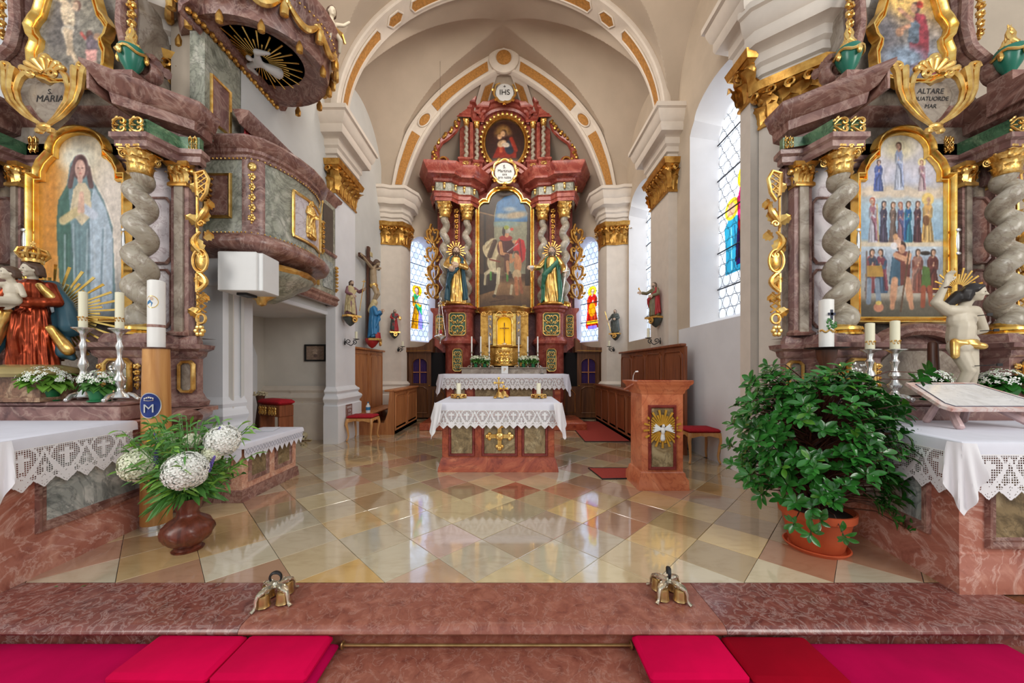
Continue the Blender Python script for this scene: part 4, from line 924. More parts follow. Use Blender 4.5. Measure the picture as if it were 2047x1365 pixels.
    f2 = part('upper_frieze', M().sweep([(0, 9.0), (.0, 9.06), (.03, 9.08), (.0, 9.10), (0, 9.25), (.05, 9.27), (.07, 9.33), (.16, 9.35), (.18, 9.42), (.22, 9.48), (0, 9.48)], E2), redmar3, RT, w=True)
    for u, y in ((.8, 10.9), (1.18, 10.7)): part('gilt_drop', M().ell((0, 0, 0), (.03, .03, .06), 8), gold, f2, None, (s*u, y-10.8, 9.17))
    # volute with carved gilding
    vp = [(1.40, 9.25), (1.42, 9.0), (1.50, 8.75), (1.72, 8.55), (1.98, 8.38), (2.12, 8.12), (2.12, 7.85), (2.0, 7.66), (1.86, 7.62)]
    vt = np.linspace(0, 1, 30); vx = np.interp(vt, np.linspace(0, 1, 9), [p[0] for p in vp]); vz = np.interp(vt, np.linspace(0, 1, 9), [p[1] for p in vp])
    q = [(U(s*a), 10.85, b) for a, b in zip(vx, vz)]; v = part('volute', M().tube(q, np.linspace(.07, .16, 30), 8, flat=1.0).tube([(U(s*(1.84+.2*(1-.75*t)*cos(-1.2+t*8))), 10.80, 7.72+.2*(1-.75*t)*sin(-1.2+t*8)) for t in np.linspace(0, 1, 26)], .05, 7), redmar3, RT, w=True)
    g = M()
    for i in range(0, 30): g.ell((q[i][0]+.05*sin(i*2.1), 10.72, q[i][2]), (.06, .05, .05), 7, rotm('Y', i*.9))
    g.tube([(U(s*(1.84+.17*(1-.8*t)*cos(-1.2+t*8))), 10.73, 7.72+.17*(1-.8*t)*sin(-1.2+t*8)) for t in np.linspace(0, 1, 26)], .028, 6)
    part('leaf_carving', M().join(g, Matrix.Translation((-U(0)*0, 0, 0))), goldold, v, w=False).location = (-v.parent.location[0], -v.parent.location[1], 0)
    part('urn', M().lathe([(.05, 0), (.06, .03), (.03, .06), (.10, .16), (.11, .22), (.06, .28), (.07, .31)], 14).ell((0, 0, .42), (.06, .06, .13), 8), urnm, RT, 'small dark urn with gilt flame', (s*1.0, 10.9-10.8, 9.48))
sym(side)
part('upper_wall', M().box(U(-1.4), U(1.4), 11.05, 11.35, 6.8, 9.3).prism([(U(1.0*cos(a)), 9.0+.55*sin(a)) for a in np.linspace(0, pi, 15)], 11.06, 11.3), redmar3, RT, w=True)
arch_ = [(-.74, 9.0)]+[(.66*cos(a), 9.0+.42*sin(a)) for a in np.linspace(pi, 0, 15)]+[(.74, 9.0)]
part('upper_arch', M().frame([(U(a), b) for a, b in arch_], [(0, 0), (0, .12), (.06, .15), (.08, .22), (.15, .24), (.16, .32), (.22, .34), (.24, 0)], 11.06, -1, False), redmar3, RT, w=True)
arch_ = [(-.80, 6.82), (-.72, 6.84)]+[(.62*cos(a), 6.9+.50*sin(a)) for a in np.linspace(pi, 0, 15)]+[(.72, 6.84), (.80, 6.82)]
part('arched_cornice', M().frame([(U(a), b) for a, b in arch_], [(0, 0), (0, .2), (.06, .24), (.08, .34), (.18, .36), (.2, .44), (.27, .46), (.29, 0)], 11.0, -1, False), redmar3, RT, w=True)
# painting of the rider and the beggar in its gilt frame
def paintedge(hw, zb, zs, sh_, hs, zt, n=11): return [(-hw, zb), (hw, zb), (hw, zs), (hw-.04, zs+sh_*.5), (hw-.13, zs+sh_), (hs+.02, zs+sh_), (hs, zs+sh_+.03)]+[(hs*cos(a), zs+sh_+.03+(zt-zs-sh_-.03)*sin(a)) for a in np.linspace(.12, pi-.12, n)]+[(-hs, zs+sh_+.03), (-hs-.02, zs+sh_), (-hw+.13, zs+sh_), (-hw+.04, zs+sh_*.5), (-hw, zs)]
po = paintedge(.76, 3.28, 6.34, .13, .46, 6.86)
part('picture_frame', M().frame([(U(a), b) for a, b in po], FR1, 10.78), goldsm, RT, w=True)
def canvas(par, out, y, pic, name='painting', label=None, ox=0, mat=paintm, world=True, sx=1):
    P = np.array(out); x0, x1 = P[:, 0].min(), P[:, 0].max(); z0, z1 = P[:, 1].min(), P[:, 1].max(); nv, nu = pic.U.shape[0]-1, pic.U.shape[1]-1
    X = x0+(x1-x0)*(np.arange(nu)+.5)/nu; Z = z0+(z1-z0)*(np.arange(nv)+.5)/nv; XX, ZZ = np.meshgrid(X, Z); c = P.mean(0); mk = inpoly(XX, ZZ, [tuple((p-c)*1.015+c) for p in P])
    m = M().grid(lambda u, v: (ox+x0+(x1-x0)*u, y, z0+(z1-z0)*v), nu, nv, lambda u, v: mk[int(v*nv), int(u*nu)])
    return part(name, m, mat, par, label, w=world, col=s2l(pic.c.reshape(-1, 3)), smooth=0)
p = Pic(130, 300, (70, 52, 36)); p.asp = 2.35
p.vgrad([(0, (72, 50, 32)), (.1, (118, 86, 54)), (.2, (150, 112, 74)), (.27, (84, 60, 42)), (.5, (60, 44, 34)), (1, (70, 52, 38))])
p.poly([(.29, .3), (.29, .8), (.34, .9), (.5, .95), (.68, .97), (.86, .9), (.96, .8), (.98, .3)], (138, 136, 112)); p.poly([(.29, .74), (.34, .9), (.5, .95), (.68, .97), (.86, .9), (.96, .8), (.98, .74)], (66, 112, 156)); p.ell(.72, .795, .25, .03, (168, 150, 122), .12, .8); p.ell(.6, .845, .12, .02, (150, 160, 166), 0, .9); p.ell(.42, .79, .1, .02, (150, 150, 140), 0, .9); p.ell(.5, .72, .25, .025, (124, 146, 140), 0, .9); p.poly([(.0, .78), (.28, .78), (.31, .86), (.38, .93), (.5, .975), (.66, .985), (.8, .96), (.9, .9), (.97, .8), (1, .8), (1, 1), (0, 1)], (58, 42, 30)); p.poly([(.9, .2), (1, .2), (1, .82), (.95, .8), (.93, .5)], (64, 48, 36)); p.ell(.8, .4, .12, .06, (116, 104, 84), 0, .9)
p.poly([(.0, .2), (.27, .2), (.27, .8), (0, .82)], (74, 54, 38)); p.poly([(.08, .2), (.13, .2), (.13, .8), (.08, .8)], (46, 34, 26)); p.line(.0, .82, .28, .79, .012, (128, 98, 62)); p.poly([(0, .12), (.3, .16), (.45, .3), (.0, .3)], (56, 42, 32))
p.ell(.30, .40, .15, .09, (206, 194, 158)); p.ell(.26, .50, .13, .10, (196, 180, 142)); p.ell(.18, .54, .10, .035, (200, 186, 150), 1.0); p.ell(.12, .49, .05, .055, (196, 178, 140), .3); p.line(.3, .57, .2, .45, .05, (70, 48, 34)); p.line(.24, .57, .14, .52, .02, (150, 130, 96)); p.ell(.44, .38, .12, .1, (110, 86, 60))
p.line(.25, .34, .12, .30, .035, (206, 192, 158)); p.line(.12, .30, .10, .21, .022, (200, 186, 150)); p.line(.38, .34, .36, .22, .035, (212, 200, 166)); p.line(.36, .22, .30, .12, .022, (206, 190, 154)); p.ell(.29, .11, .04, .015, (70, 54, 40)); p.line(.2, .42, .4, .4, .014, (130, 60, 44)); p.line(.22, .31, .22, .25, .02, (86, 140, 60)); p.line(.55, .31, .55, .24, .02, (86, 140, 60))
p.ell(.52, .52, .17, .085, (74, 30, 28)); p.line(.41, .56, .44, .47, .035, (196, 140, 94)); p.line(.44, .47, .56, .46, .03, (200, 146, 100)); p.ell(.52, .6, .13, .025, (150, 40, 32)); p.ell(.54, .635, .045, .03, (206, 150, 112)); p.ell(.55, .665, .07, .025, (176, 170, 158)); p.ell(.48, .655, .03, .04, (50, 36, 30)); p.ell(.53, .69, .05, .018, (140, 150, 60)); p.ell(.64, .675, .035, .012, (200, 70, 50)); p.line(.54, .45, .54, .33, .05, (90, 54, 42)); p.line(.55, .40, .57, .3, .03, (190, 140, 100)); p.line(.6, .31, .6, .27, .025, (60, 44, 34))
p.line(.68, .57, .80, .575, .03, (204, 150, 106)); p.poly([(.78, .6), (.88, .58), (.92, .5), (.9, .42), (.84, .39), (.76, .47), (.66, .5), (.7, .55)], (184, 36, 36)); p.line(.8, .58, .84, .42, .015, (120, 20, 24)); p.line(.55, .485, .76, .555, .008, (200, 196, 190))
p.ell(.735, .47, .05, .025, (90, 60, 44)); p.ell(.72, .455, .035, .02, (196, 140, 104)); p.ell(.76, .38, .075, .08, (190, 128, 86)); p.line(.68, .42, .62, .4, .03, (186, 126, 86)); p.line(.62, .4, .62, .46, .025, (190, 132, 90)); p.ell(.74, .29, .09, .045, (196, 168, 128)); p.line(.72, .26, .74, .13, .035, (184, 116, 76)); p.line(.8, .26, .84, .14, .03, (160, 96, 64)); p.line(.64, .2, .62, .13, .025, (200, 184, 150)); p.ell(.5, .1, .2, .02, (96, 66, 42)); p.line(.2, .06, .5, .08, .01, (80, 54, 34)); p.line(.85, .03, .92, .03, .008, (180, 150, 60)); p.noise(.035, 26, 3)
canvas(RT, [(U(a), b) for a, b in po], 10.79, p, label='oil painting of a mounted soldier sharing his red cloak')
# oval painting
ov_ = [(.60*cos(a), 8.42+.73*sin(a)) for a in np.linspace(0, 2*pi, 40, False)]
part('oval_frame', M().frame([(U(a), b) for a, b in ov_], FR1, 10.98), goldold, RT, w=True)
gm_ = M()
for i in range(34): a = 2*pi*i/34; gm_.ell((U(.74*cos(a)), 10.9, 8.42+.87*sin(a)), (.055, .04, .05), 7, rotm('Y', -a))
part('frame_carving', gm_, gold, RT, w=True)
p = Pic(60, 70, (52, 28, 22)); p.asp = 1.2; p.ell(.45, .7, .2, .18, (150, 110, 60), 0, .6); p.ell(.47, .5, .32, .2, (60, 34, 30), 0, .4); p.poly([(.18, .2), (.8, .2), (.78, .45), (.6, .55), (.35, .5)], (140, 40, 26)); p.ell(.62, .42, .13, .15, (40, 48, 62)); p.line(.66, .6, .78, .36, .05, (150, 50, 34)); p.ell(.47, .72, .075, .075, (86, 58, 40)); p.ell(.45, .71, .055, .06, (214, 170, 128)); p.ell(.36, .64, .06, .055, (206, 160, 116)); p.ell(.42, .5, .12, .07, (210, 178, 142), .5); p.ell(.52, .47, .1, .05, (206, 190, 170)); p.ell(.4, .36, .05, .06, (196, 90, 60)); p.ell(.5, .12, .4, .07, (110, 96, 84), 0, .8); p.noise(.05, 20, 5)
canvas(RT, [(U(a), b) for a, b in ov_], 10.99, p, 'oval_painting', 'dark oval painting of a mother embracing her child')
# two inscribed cartouches
def cartouche(par, c, r, mat_in, lines, size, y, big=1.0, gm=gold):
    o = part('cartouche', M().lathe([(r*.1, 0), (r*.7, .01), (r*.86, .0), (r*.9, -.02)], 24), mat_in, par, 'white cartouche with black lettering'); o.matrix_local = Matrix.Translation((c[0], y, c[2])) @ rotm('X', pi/2)
    g = M(); 
    for k in range(7):
        a = 2*pi*k/7+.2; q = [((r*(.95+.14*sin(pi*t))*cos(a+t*.95)), -.03, (r*(.95+.14*sin(pi*t))*sin(a+t*.95))) for t in np.linspace(0, 1, 9)]
        g.tube(q, np.array([.5, .9, 1, 1, .9, .8, .7, .6, .4])*r*.12, 6); e = q[-1]; g.ell((e[0]*1.07, -.04, e[2]*1.07), (r*.11, .03, r*.11), 7)
        g.join(leafm_(r*.36, r*.3, .3), Matrix.Translation((r*1.0*cos(a), -.02, r*1.0*sin(a))) @ rotm('Y', -a+pi/2))
    f = part('cartouche_frame', g, gm, par, None, (c[0], y, c[2]))
    for (s_, dz, sz) in lines: text(s_, sz, blackink, par, (c[0], y-.025, c[2]+dz), (pi/2, 0, 0))
    return o
cartouche(RT, (0, 0, 7.22), .33, whitepl, [('S.', .15, .13), ('Martinus', .03, .115), ('ora', -.07, .10), ('pro nobis', -.16, .10)], .1, 10.42-10.8)
cartouche(RT, (0, 0, 9.62), .30, whitepl, [('IHS', -.02, .22), ('+', .15, .15)], .2, 10.5-10.8)
# statues on the pedestals
s1 = saint('saint_statue', 'gilded statue with blue mantle holding a money bag, left of the rider painting', 'statue', (U(-1.38), 10.16, 3.28), 1.66, .25, gold, teal, hairb, skin, True, ((.17, -.06, .64), (.02, -.14, .66)), ((-.18, -.08, .66), (-.10, -.19, .60)), (-.9, 3.9), seed=2)
rays(s1, (0, .02, .94), .07, .17, 18, gold, .011, jit=.2); part('held_bag', M().ell((-.09, -.2, .57), (.055, .05, .05), 12), skin, s1)
s2 = saint('saint_statue', 'gilded statue with green sash lowering a sword, right of the rider painting', 'statue', (U(1.35), 10.16, 3.28), 1.66, -.3, gold, greenrobe, hairg, skin, True, ((.19, -.04, .66), (.25, -.14, .52)), ((-.2, -.1, .64), (-.28, -.2, .62)), (-.7, 4.0), seed=5)
rays(s2, (0, .02, .94), .07, .17, 18, gold, .011, jit=.2); part('sword', M().tube([(.27, -.17, .56), (.2, -.2, .02)], [.016, .006], 6, flat=.35).tube([(.22, -.17, .52), (.32, -.17, .53)], .008, 6).cap((.275, -.165, .55), (.28, -.16, .63), .01, .01, 6), silver, s2); part('book', M().bbox(-.36, -.26, -.26, -.18, .6, .64, .006), whitepl, s2)

# ---------------------------------------------------------------- tabernacle
TB = thing('tabernacle', 'gilded tabernacle with lit yellow niche and small crucifix', 'tabernacle', (XM, 10.25, 1.56)); hb = .66
tp = [(-.68, .5), (-.68, .1), (-.5, -.05), (-.3, -.18), (0, -.24), (.3, -.18), (.5, -.05), (.68, .1), (.68, .5)]
nich = [(-.19, .60), (.19, .60), (.19, 1.22)]+[(.19*cos(a), 1.22+.16*sin(a)) for a in np.linspace(.3, pi-.3, 7)]+[(-.19, 1.22)]
m = M(); holed(m, [(-.32, .56), (.32, .56), (.32, 1.46), (-.32, 1.46)], [nich], lambda x, z: (x, -.25, z)); m.frame(nich, [(0, 0), (0, .0), (0, -.18)], -.25)
part('niche_front', m, goldsm, TB); part('niche_back', M().box(-.21, .21, -.08, -.06, .58, 1.4), yellowlit, TB, 'glowing yellow back of the niche')
part('niche_frame', M().frame(nich, [(.0, 0), (.0, .03), (.02, .045), (.04, .03), (.045, 0)], -.25), gold, TB)
part('body', M().box(-.68, -.31, -.1, .5, 0, 1.5).box(.31, .68, -.1, .5, 0, 1.5).box(-.32, .32, -.04, .5, 0, 1.5), goldold, TB)
[part('side_panel', M().box(e-.06, e+.06, -.2, -.1, .6, 1.42), greymar, TB) for e in (-.40, .40)]
part('lower_door', M().lathe([(.36, 0), (.36, .5), (.33, .54), (.33, .58)], 20, (0, .05, 0), 1, .85, pi, 2*pi), goldsm, TB); put('door_carving', ORN1, TB, (0, -.3, .28), sc=(1.1, 1, .7))
part('cornice', M().sweep([(0, 1.46), (.02, 1.5), (.05, 1.52), (.06, 1.58), (.10, 1.62), (.11, 1.68), (0, 1.70)], tp[::1]), gold, TB)
part('plinth', M().sweep([(.03, 0), (.03, .05), (0, .07), (0, .5), (.05, .54), (.05, .58), (0, .6)], tp), goldold, TB)
for s in (-1, 1):
    for u in (.40, .60):
        c = part('gilt_column', twisted(.85, .04, 4, .016, 10, 12, s), gold, TB, None, (s*u, -.24+(.22 if u > .5 else .08), .62)); k = put('capital', CAP, c, (0, 0, .82)); k.scale = (.07, .07, .1)
part('frieze_carving', M().join(ornament(.5, .1, 1, .012, 3), Matrix.Translation((0, -.28, 1.40))).join(ornament(.3, .1, 1, .01, 3), Matrix.Translation((-.5, -.16, 1.45))).join(ornament(.3, .1, 1, .01, 3), Matrix.Translation((.5, -.16, 1.45))), gold, TB)
cx_ = thing('standing_crucifix', 'dark slender crucifix standing in the yellow niche', 'crucifix', (XM, 10.10, 2.16))
part('cross', M().bbox(-.012, .012, -.01, .01, .06, .62, .003).bbox(-.13, .13, -.01, .01, .45, .475, .003), darkwood, cx_); part('foot', M().lathe([(.09, 0), (.09, .02), (.04, .05), (.012, .08)], 12), silver, cx_); part('figure_of_christ', M().cap((0, -.02, .46), (0, -.02, .3), .018, .014, 8).cap((0, -.02, .3), (0, -.02, .16), .014, .008, 8).ell((0, -.025, .49), (.017, .017, .022), 8).cap((-.11, -.015, .465), (0, -.02, .44), .007, .01, 6).cap((.11, -.015, .465), (0, -.02, .44), .007, .01, 6), goldold, cx_)

# ---------------------------------------------------------------- mensa of the high altar, cloth, candles, flowers
def mensa_panels(par, x0, x1, y, z0, z1, spans, fm, pm, dd=.012):
    for (a, b) in spans:
        o = [(a, z0), (b, z0), (b, z1), (a, z1)]
        p_ = part('panel', M().box(a, b, y-.002, y+.01, z0, z1), pm, par); part('panel_moulding', M().frame(o, [(0, 0), (0, .004), (.012, .022), (.03, .024), (.036, .014), (.042, .0)], y), fm, p_)
HA = thing('altar_table', 'red marble table of the high altar at the foot of the retable', 'altar', (XM, 9.4, 0))
part('body', M().bbox(-1.44, 1.44, -.42, .55, .17, 1.3, .01), redmar, HA); part('step', M().bbox(-2.0, 2.0, -.9, .6, 0, .17, .01), redmar, HA)
part('table_slab', M().bbox(-1.56, 1.56, -.5, .6, 1.27, 1.335, .012), redmar, HA)
mensa_panels(HA, 0, 0, -.425, .5, 1.12, ((-1.24, -.98), (-.72, -.16), (.16, .72), (.98, 1.24)), darkred, panelmar)
GR = part('gradine', M().bbox(-1.15, 1.15, .22, .56, 1.335, 1.48, .01).bbox(-1.2, 1.2, .18, .56, 1.48, 1.515, .01), greymar, HA)
cl = solo('altar_cloth', clothtop([(-1.58, -.52), (1.58, -.52), (1.58, .20), (-1.58, .20)], 1.343, .10, rnd=.02), linen, 'white lace cloth on the high altar beneath the tabernacle', 'altar cloth', (XM, 9.4, 0))
m = M(); lace(m, lambda u, v: (u-1.6, -.55+.01*sin(u*25)*v/.3, 1.25-v), 3.2, .30, .0085, .23); part('lace_edging', m, lacem, cl, smooth=0)
for s in (-1, 1): part('hanging_corner', cornerdrape((s*1.6, -.53), 1.34, .56, .16, (s, -.8)), linen, cl)
def candlestick(name, label, loc, h, ch, mat=silver, cr=.016, br=.10, group=None, foot=True, cm=wax, deco=False, pan=.05):
    t = thing(name, label, 'candlestick', loc, 0, group); pr = [(br*.75, h*.06), (br*.55, h*.10), (br*.28, h*.14), (br*.2, h*.19), (br*.42, h*.26), (br*.46, h*.30), (br*.24, h*.36), (br*.18, h*.42), (br*.36, h*.48), (br*.30, h*.54), (br*.16, h*.60), (br*.20, h*.70), (br*.30, h*.76), (br*.16, h*.82), (br*.22, h*.92), (pan*.7, h*.965), (pan, h*.985), (pan*1.04, h), (0.004, h)]
    part('stem', M().lathe(pr, 16), mat, t)
    ft = M(); ft.lathe([(br*.9, h*.045), (br*.7, h*.09), (br*.5, h*.11)], 3)
    for k in range(3):
        a = pi/2+k*2*pi/3+pi/3; d = (cos(a), sin(a))
        ft.tube([(d[0]*br*.5, d[1]*br*.5, h*.10), (d[0]*br*.9, d[1]*br*.9, h*.075), (d[0]*br*1.15, d[1]*br*1.15, h*.03), (d[0]*br*1.3, d[1]*br*1.3, h*.018)], [br*.16, br*.2, br*.18, br*.14], 7); ft.ell((d[0]*br*1.22, d[1]*br*1.22, br*.18), (br*.2, br*.2, br*.18), 8)
    part('foot', ft, mat, t)
    c = part('candle', M().lathe([(cr, h), (cr, h+ch), (cr*.6, h+ch+cr*.15), (0, h+ch-.002)], 14), cm, t); part('wick', M().tube([(0, 0, h+ch-.003), (.002, 0, h+ch+.014)], .0016, 5), black, c)
    if deco:
        d_ = M()
        for k in range(5):
            a = pi*1.0+k*pi/4; p0 = (cr*1.02*cos(a), cr*1.02*sin(a)); d_.ell((p0[0], p0[1], h+ch*.28+.006*(k % 2)), (.007, .007, .008), 6); d_.tube([(cr*1.04*cos(a+x*.4), cr*1.04*sin(a+x*.4), h+ch*.25+.02*sin(x*3)) for x in np.linspace(0, 2, 8)], .0025, 5)
        part('gold_decoration', d_, goldold, c)
    return t
SIL = ['outermost on the left', 'second from the left', 'just left of the tabernacle', 'just right of the tabernacle', 'second from the right', 'outermost on the right']
for i, xq in enumerate((943, 961, 978, 1037, 1055, 1075)):
    lb = 'slim silver candlestick with white taper on the high altar gradine, '+SIL[i]
    t = candlestick('candlestick', lb, (pxx(xq, 9.74), 9.74, 1.515), .42, .42, silver, .02, .10, 'six candlesticks on the high altar', cm=waxw)
def flowerpot(name, label, loc, r, h, fr, potm, group=None, fm=petal, n=70, leafn=40, seed=1, cone=.25, leafmat=leaf2, pr=.011):
    q = random.Random(seed); t = thing(name, label, 'flower pot', loc, q.uniform(0, 6), group)
    part('pot', M().lathe([(r*1.0, 0), (r*1.05, .012), (r*.78, .014), (r*1.0, h), (r*1.08, h), (r*1.08, h*.94), (r*.9, h*.9), (0, h*.88)], 20), potm, t)
    f = M(); l = M(); c = M()
    for i in range(n):
        a = q.uniform(0, 2*pi); e = math.acos(1-q.random()*.95); d = (sin(e)*cos(a), sin(e)*sin(a), cos(e)); rr = fr*q.uniform(.8, 1.0); p0 = Vector((d[0]*rr, d[1]*rr, h+fr*cone+d[2]*rr*.75))
        R = Vector(d).to_track_quat('Z', 'Y').to_matrix().to_4x4(); fl_ = pr*q.uniform(.8, 1.25)
        for k in range(4): b = k*pi/2+q.random(); f.join(M().add([(0, 0, 0), (fl_*.9*cos(b-.5), fl_*.9*sin(b-.5), fl_*.15), (fl_*1.5*cos(b), fl_*1.5*sin(b), fl_*.1), (fl_*.9*cos(b+.5), fl_*.9*sin(b+.5), fl_*.15)], [(0, 1, 2, 3)]), Matrix.Translation(p0) @ R)
        c.ell(p0+Vector(d)*.002, (fl_*.25,)*3, 5, None, 3)
    part('blossoms', f, fm, t, stuff=True, smooth=0); part('blossom_hearts', c, leaf2, t, stuff=True)
    for i in range(leafn):
        a = q.uniform(0, 2*pi); e = q.uniform(.5, 1.0); s_ = fr*q.uniform(.45, .75)
        lf = M().grid(lambda u, v: ((u-.5)*s_*.8*sin(pi*min(1, v*.9+.08))**.7, -s_*v*cos(e)*0-s_*v, s_*(.35*v-.8*v*v)+abs(u-.5)*s_*.25), 2, 4)
        l.join(lf, Matrix.Translation((0, 0, h+fr*cone*.5+q.uniform(-.01, fr*.45))) @ rotm('Z', a) @ Matrix.Translation((0, -fr*.28, 0)) @ rotm('X', q.uniform(-.5, .45)))
    part('leaves', l, leafmat, t, stuff=True); return t
PT = ['left pair, by the outer candles', 'left pair, by the tabernacle', 'right pair, by the tabernacle', 'right pair, by the outer candles']
for i, xq in enumerate((951, 969, 1047, 1066)): flowerpot('potted_hydrangea', 'small green pot of creamy flowers on the high altar, '+PT[i], (pxx(xq, 9.66), 9.66, 1.515), .055, .10, .17, greenpot, 'flower pots on the high altar', petalc, 80, 60, i+3, .6, leaf3, .018)
ac_ = thing('altar_card', 'small white upright card at the middle of the high altar', 'card', (XM+.02, 9.5, 1.345)); part('card', M().bbox(-.09, .09, -.01, .01, 0, .2, .004), whitepl, ac_); text('P', .12, goldold, ac_, (0, -.013, .1), (pi/2, 0, 0), .001)
mc = thing('microphone', 'thin stand microphone on the right of the high altar', 'microphone', (pxx(1084, 8.95), 8.99, 1.345)); part('stem', M().tube([(0, 0, .01), (0, 0, .1), (.01, -.01, .17), (-.02, -.06, .2)], .006, 6), silver, mc); part('foot', M().lathe([(.05, 0), (.05, .012), (.01, .02)], 14), black, mc); part('head', M().cap((-.02, -.06, .2), (-.035, -.08, .205), .011, .011, 8), black, mc)
# sanctuary lamp
SLm = thing('sanctuary_lamp', 'silver hanging sanctuary lamp with red glass on three chains', 'lamp', (pxx(880, 9.4), 9.4, pxz(688, 9.4)))
part('bowl', M().lathe([(.005, 0), (.02, .03), (.012, .07), (.04, .11), (.14, .17), (.155, .20), (.14, .22), (.06, .25), (.06, .27), (0, .27)], 20), silver, SLm)
part('red_glass', M().lathe([(.05, .27), (.055, .33), (.045, .38), (0, .38)], 14), redcloth, SLm, 'red glass cup'); part('gilt_holder', M().join(ornament(.14, .34, 2, .012, 3), Matrix.Translation((0, 0, .55))), gold, SLm)
for k in range(3):
    a = k*2*pi/3+.5; part('chain', M().tube([(.15*cos(a)*(1-t*.75), .15*sin(a)*(1-t*.75), .2+t*.85) for t in np.linspace(0, 1, 8)], .006, 5), silver, SLm)
part('crown', M().lathe([(.05, 1.05), (.06, 1.08), (.02, 1.12), (.01, 1.16)], 12).tube([(.03*cos(a), 0, 1.2+.04*sin(a)) for a in np.linspace(0, 2*pi, 12, False)], .007, 5, True), silver, SLm); part('long_chain', M().tube([(0, 0, 1.24), (0, 0, 7.48)], .003, 5), black, SLm)
# ---------------------------------------------------------------- front altar with its cloth, candles and crosses
FX = (-1.0+.63)/2
FA = thing('altar_table', 'red marble front altar with gold cross standing in the middle of the chancel', 'altar', (FX, 5.55, 0))
part('body', M().bbox(-.815, .815, -.38, .38, .12, .93, .008), redmar, FA)
part('base', M().sweep([(0, .20), (.015, .18), (.05, .05), (.055, 0)], [(-.815, .38), (-.815, -.38), (.815, -.38), (.815, .38)][::1], True), redmar, FA)
part('table_slab', M().bbox(-.86, .86, -.43, .5, .93, .995, .012), redmar, FA)
mensa_panels(FA, 0, 0, -.384, .26, .75, ((-.68, -.38), (-.20, .24), (.38, .68)), darkred, panelmar)
g = M()
def trefoil(m, L_, w, d):
    for a in range(4):
        R = rotm('Y', a*pi/2); q = M().box(-w/2, w/2, -d, 0, 0, L_*.72); q.ell((0, -d*.6, L_*.88), (w*.62, d*.9, w*.62), 10); q.ell((w*.62, -d*.6, L_*.72), (w*.5, d*.9, w*.5), 9); q.ell((-w*.62, -d*.6, L_*.72), (w*.5, d*.9, w*.5), 9); m.join(q, R)
    m.lathe([(w*1.0, 0), (w*.95, d*.9), (w*.7, d), (w*.5, d*1.5), (0, d*1.6)], 18); 
    return m
g2 = M(); 
for a in range(4):
    q = M().box(-.028, .028, -.025, 0, 0, .15); q.ell((0, -.018, .175), (.036, .02, .036), 10); q.ell((.036, -.018, .145), (.028, .018, .028), 9); q.ell((-.036, -.018, .145), (.028, .018, .028), 9); g2.join(q, rotm('Y', a*pi/2))
g2.ell((0, -.02, 0), (.062, .03, .062), 16); g2.ell((0, -.045, 0), (.03, .015, .03), 10)
part('gilt_cross', g2, gold, FA, None, (.02, -.385, .51))
FC = solo('altar_cloth', clothtop([(-.875, -.44), (.875, -.44), (.875, .60), (-.875, .60)], 1.006, .11, rnd=.02), linen, 'white lace cloth on the front altar with the crosses and candles', 'altar cloth', (FX, 5.55, 0))
m = M(); lace(m, lambda u, v: (u-.895, -.472-.012*sin(u*17)*v/.3-.01*sin(u*41)*v, .90-v), 1.79, .27, .0052, .222, .0); part('lace_edging', m, lacem, FC, smooth=0)
for s in (-1, 1): part('hanging_corner', cornerdrape((s*.895, -.455), 1.0, .52, .13, (s, -.7)), lacem, FC)
part('lace_edging', lace(M(), lambda u, v: (.905, u-.45, .90-v), .95, .26, .008, .222), lacem, FC, smooth=0); part('lace_edging', lace(M(), lambda u, v: (-.905, u-.45, .90-v), .95, .26, .008, .222), lacem, FC, smooth=0)
for xq, lb in ((917, 'thick cream candle in a gilt scrolled foot, left on the front altar'), (1077, 'thick cream candle in a gilt scrolled foot, right on the front altar')):
    t = thing('pillar_candle', lb, 'candle', (pxx(xq, 5.75), 5.75, 1.007), 0, 'candles on the front altar')
    part('candle', M().lathe([(.036, .05), (.036, .235), (.03, .245), (0, .238)], 18), wax, t); f = M().lathe([(.05, .03), (.085, .05), (.07, .075), (.038, .06)], 14)
    for k in range(6):
        a = k*pi/3; f.join(M().tube(spiral(.10, .042, .008, .036, pi, 1.4, 14), .010, 5, flat=1.6), rotm('Z', a)); f.ell((.075*cos(a+.5), .075*sin(a+.5), .012), (.022, .022, .012), 7)
    part('gilt_foot', f, gold, t)
def altarcross(name, label, loc, h, w, foot=True, rz=0):
    t = thing(name, label, 'cross', loc, rz); m = M().bbox(-.012, .012, -.008, .008, h*.2, h*.93, .003).bbox(-w, w, -.008, .008, h*.70, h*.70+.024, .003)
    for p in ((0, h*.95), (w, h*.70+.012), (-w, h*.70+.012)): m.ell((p[0], 0, p[1]), (.022, .012, .022), 9); m.ell((p[0]*1.1, 0, p[1]+(h*.03 if p[0] == 0 else 0)), (.014, .012, .014), 8)
    part('cross', m, goldsm, t)
    part('figure_of_christ', M().cap((0, -.014, h*.68), (0, -.016, h*.5), .012, .01, 7).cap((0, -.016, h*.5), (0, -.016, h*.34), .009, .006, 7).ell((0, -.02, h*.73), (.011, .011, .014), 7).cap((-w*.8, -.012, h*.72), (0, -.014, h*.69), .005, .007, 6).cap((w*.8, -.012, h*.72), (0, -.014, h*.69), .005, .007, 6), goldold, t)
    f = M().lathe([(.085, .02), (.075, .035), (.05, .05), (.03, .1), (.022, h*.2), (.026, h*.22)], 4)
    for k in range(4): a = pi/4+k*pi/2; f.ell((.08*cos(a), .08*sin(a), .014), (.03, .03, .016), 8)
    part('foot', f, gold, t); return t
altarcross('altar_cross', 'taller gilt crucifix standing at the middle of the front altar', (pxx(997, 5.78), 5.78, 1.007), .34, .065)
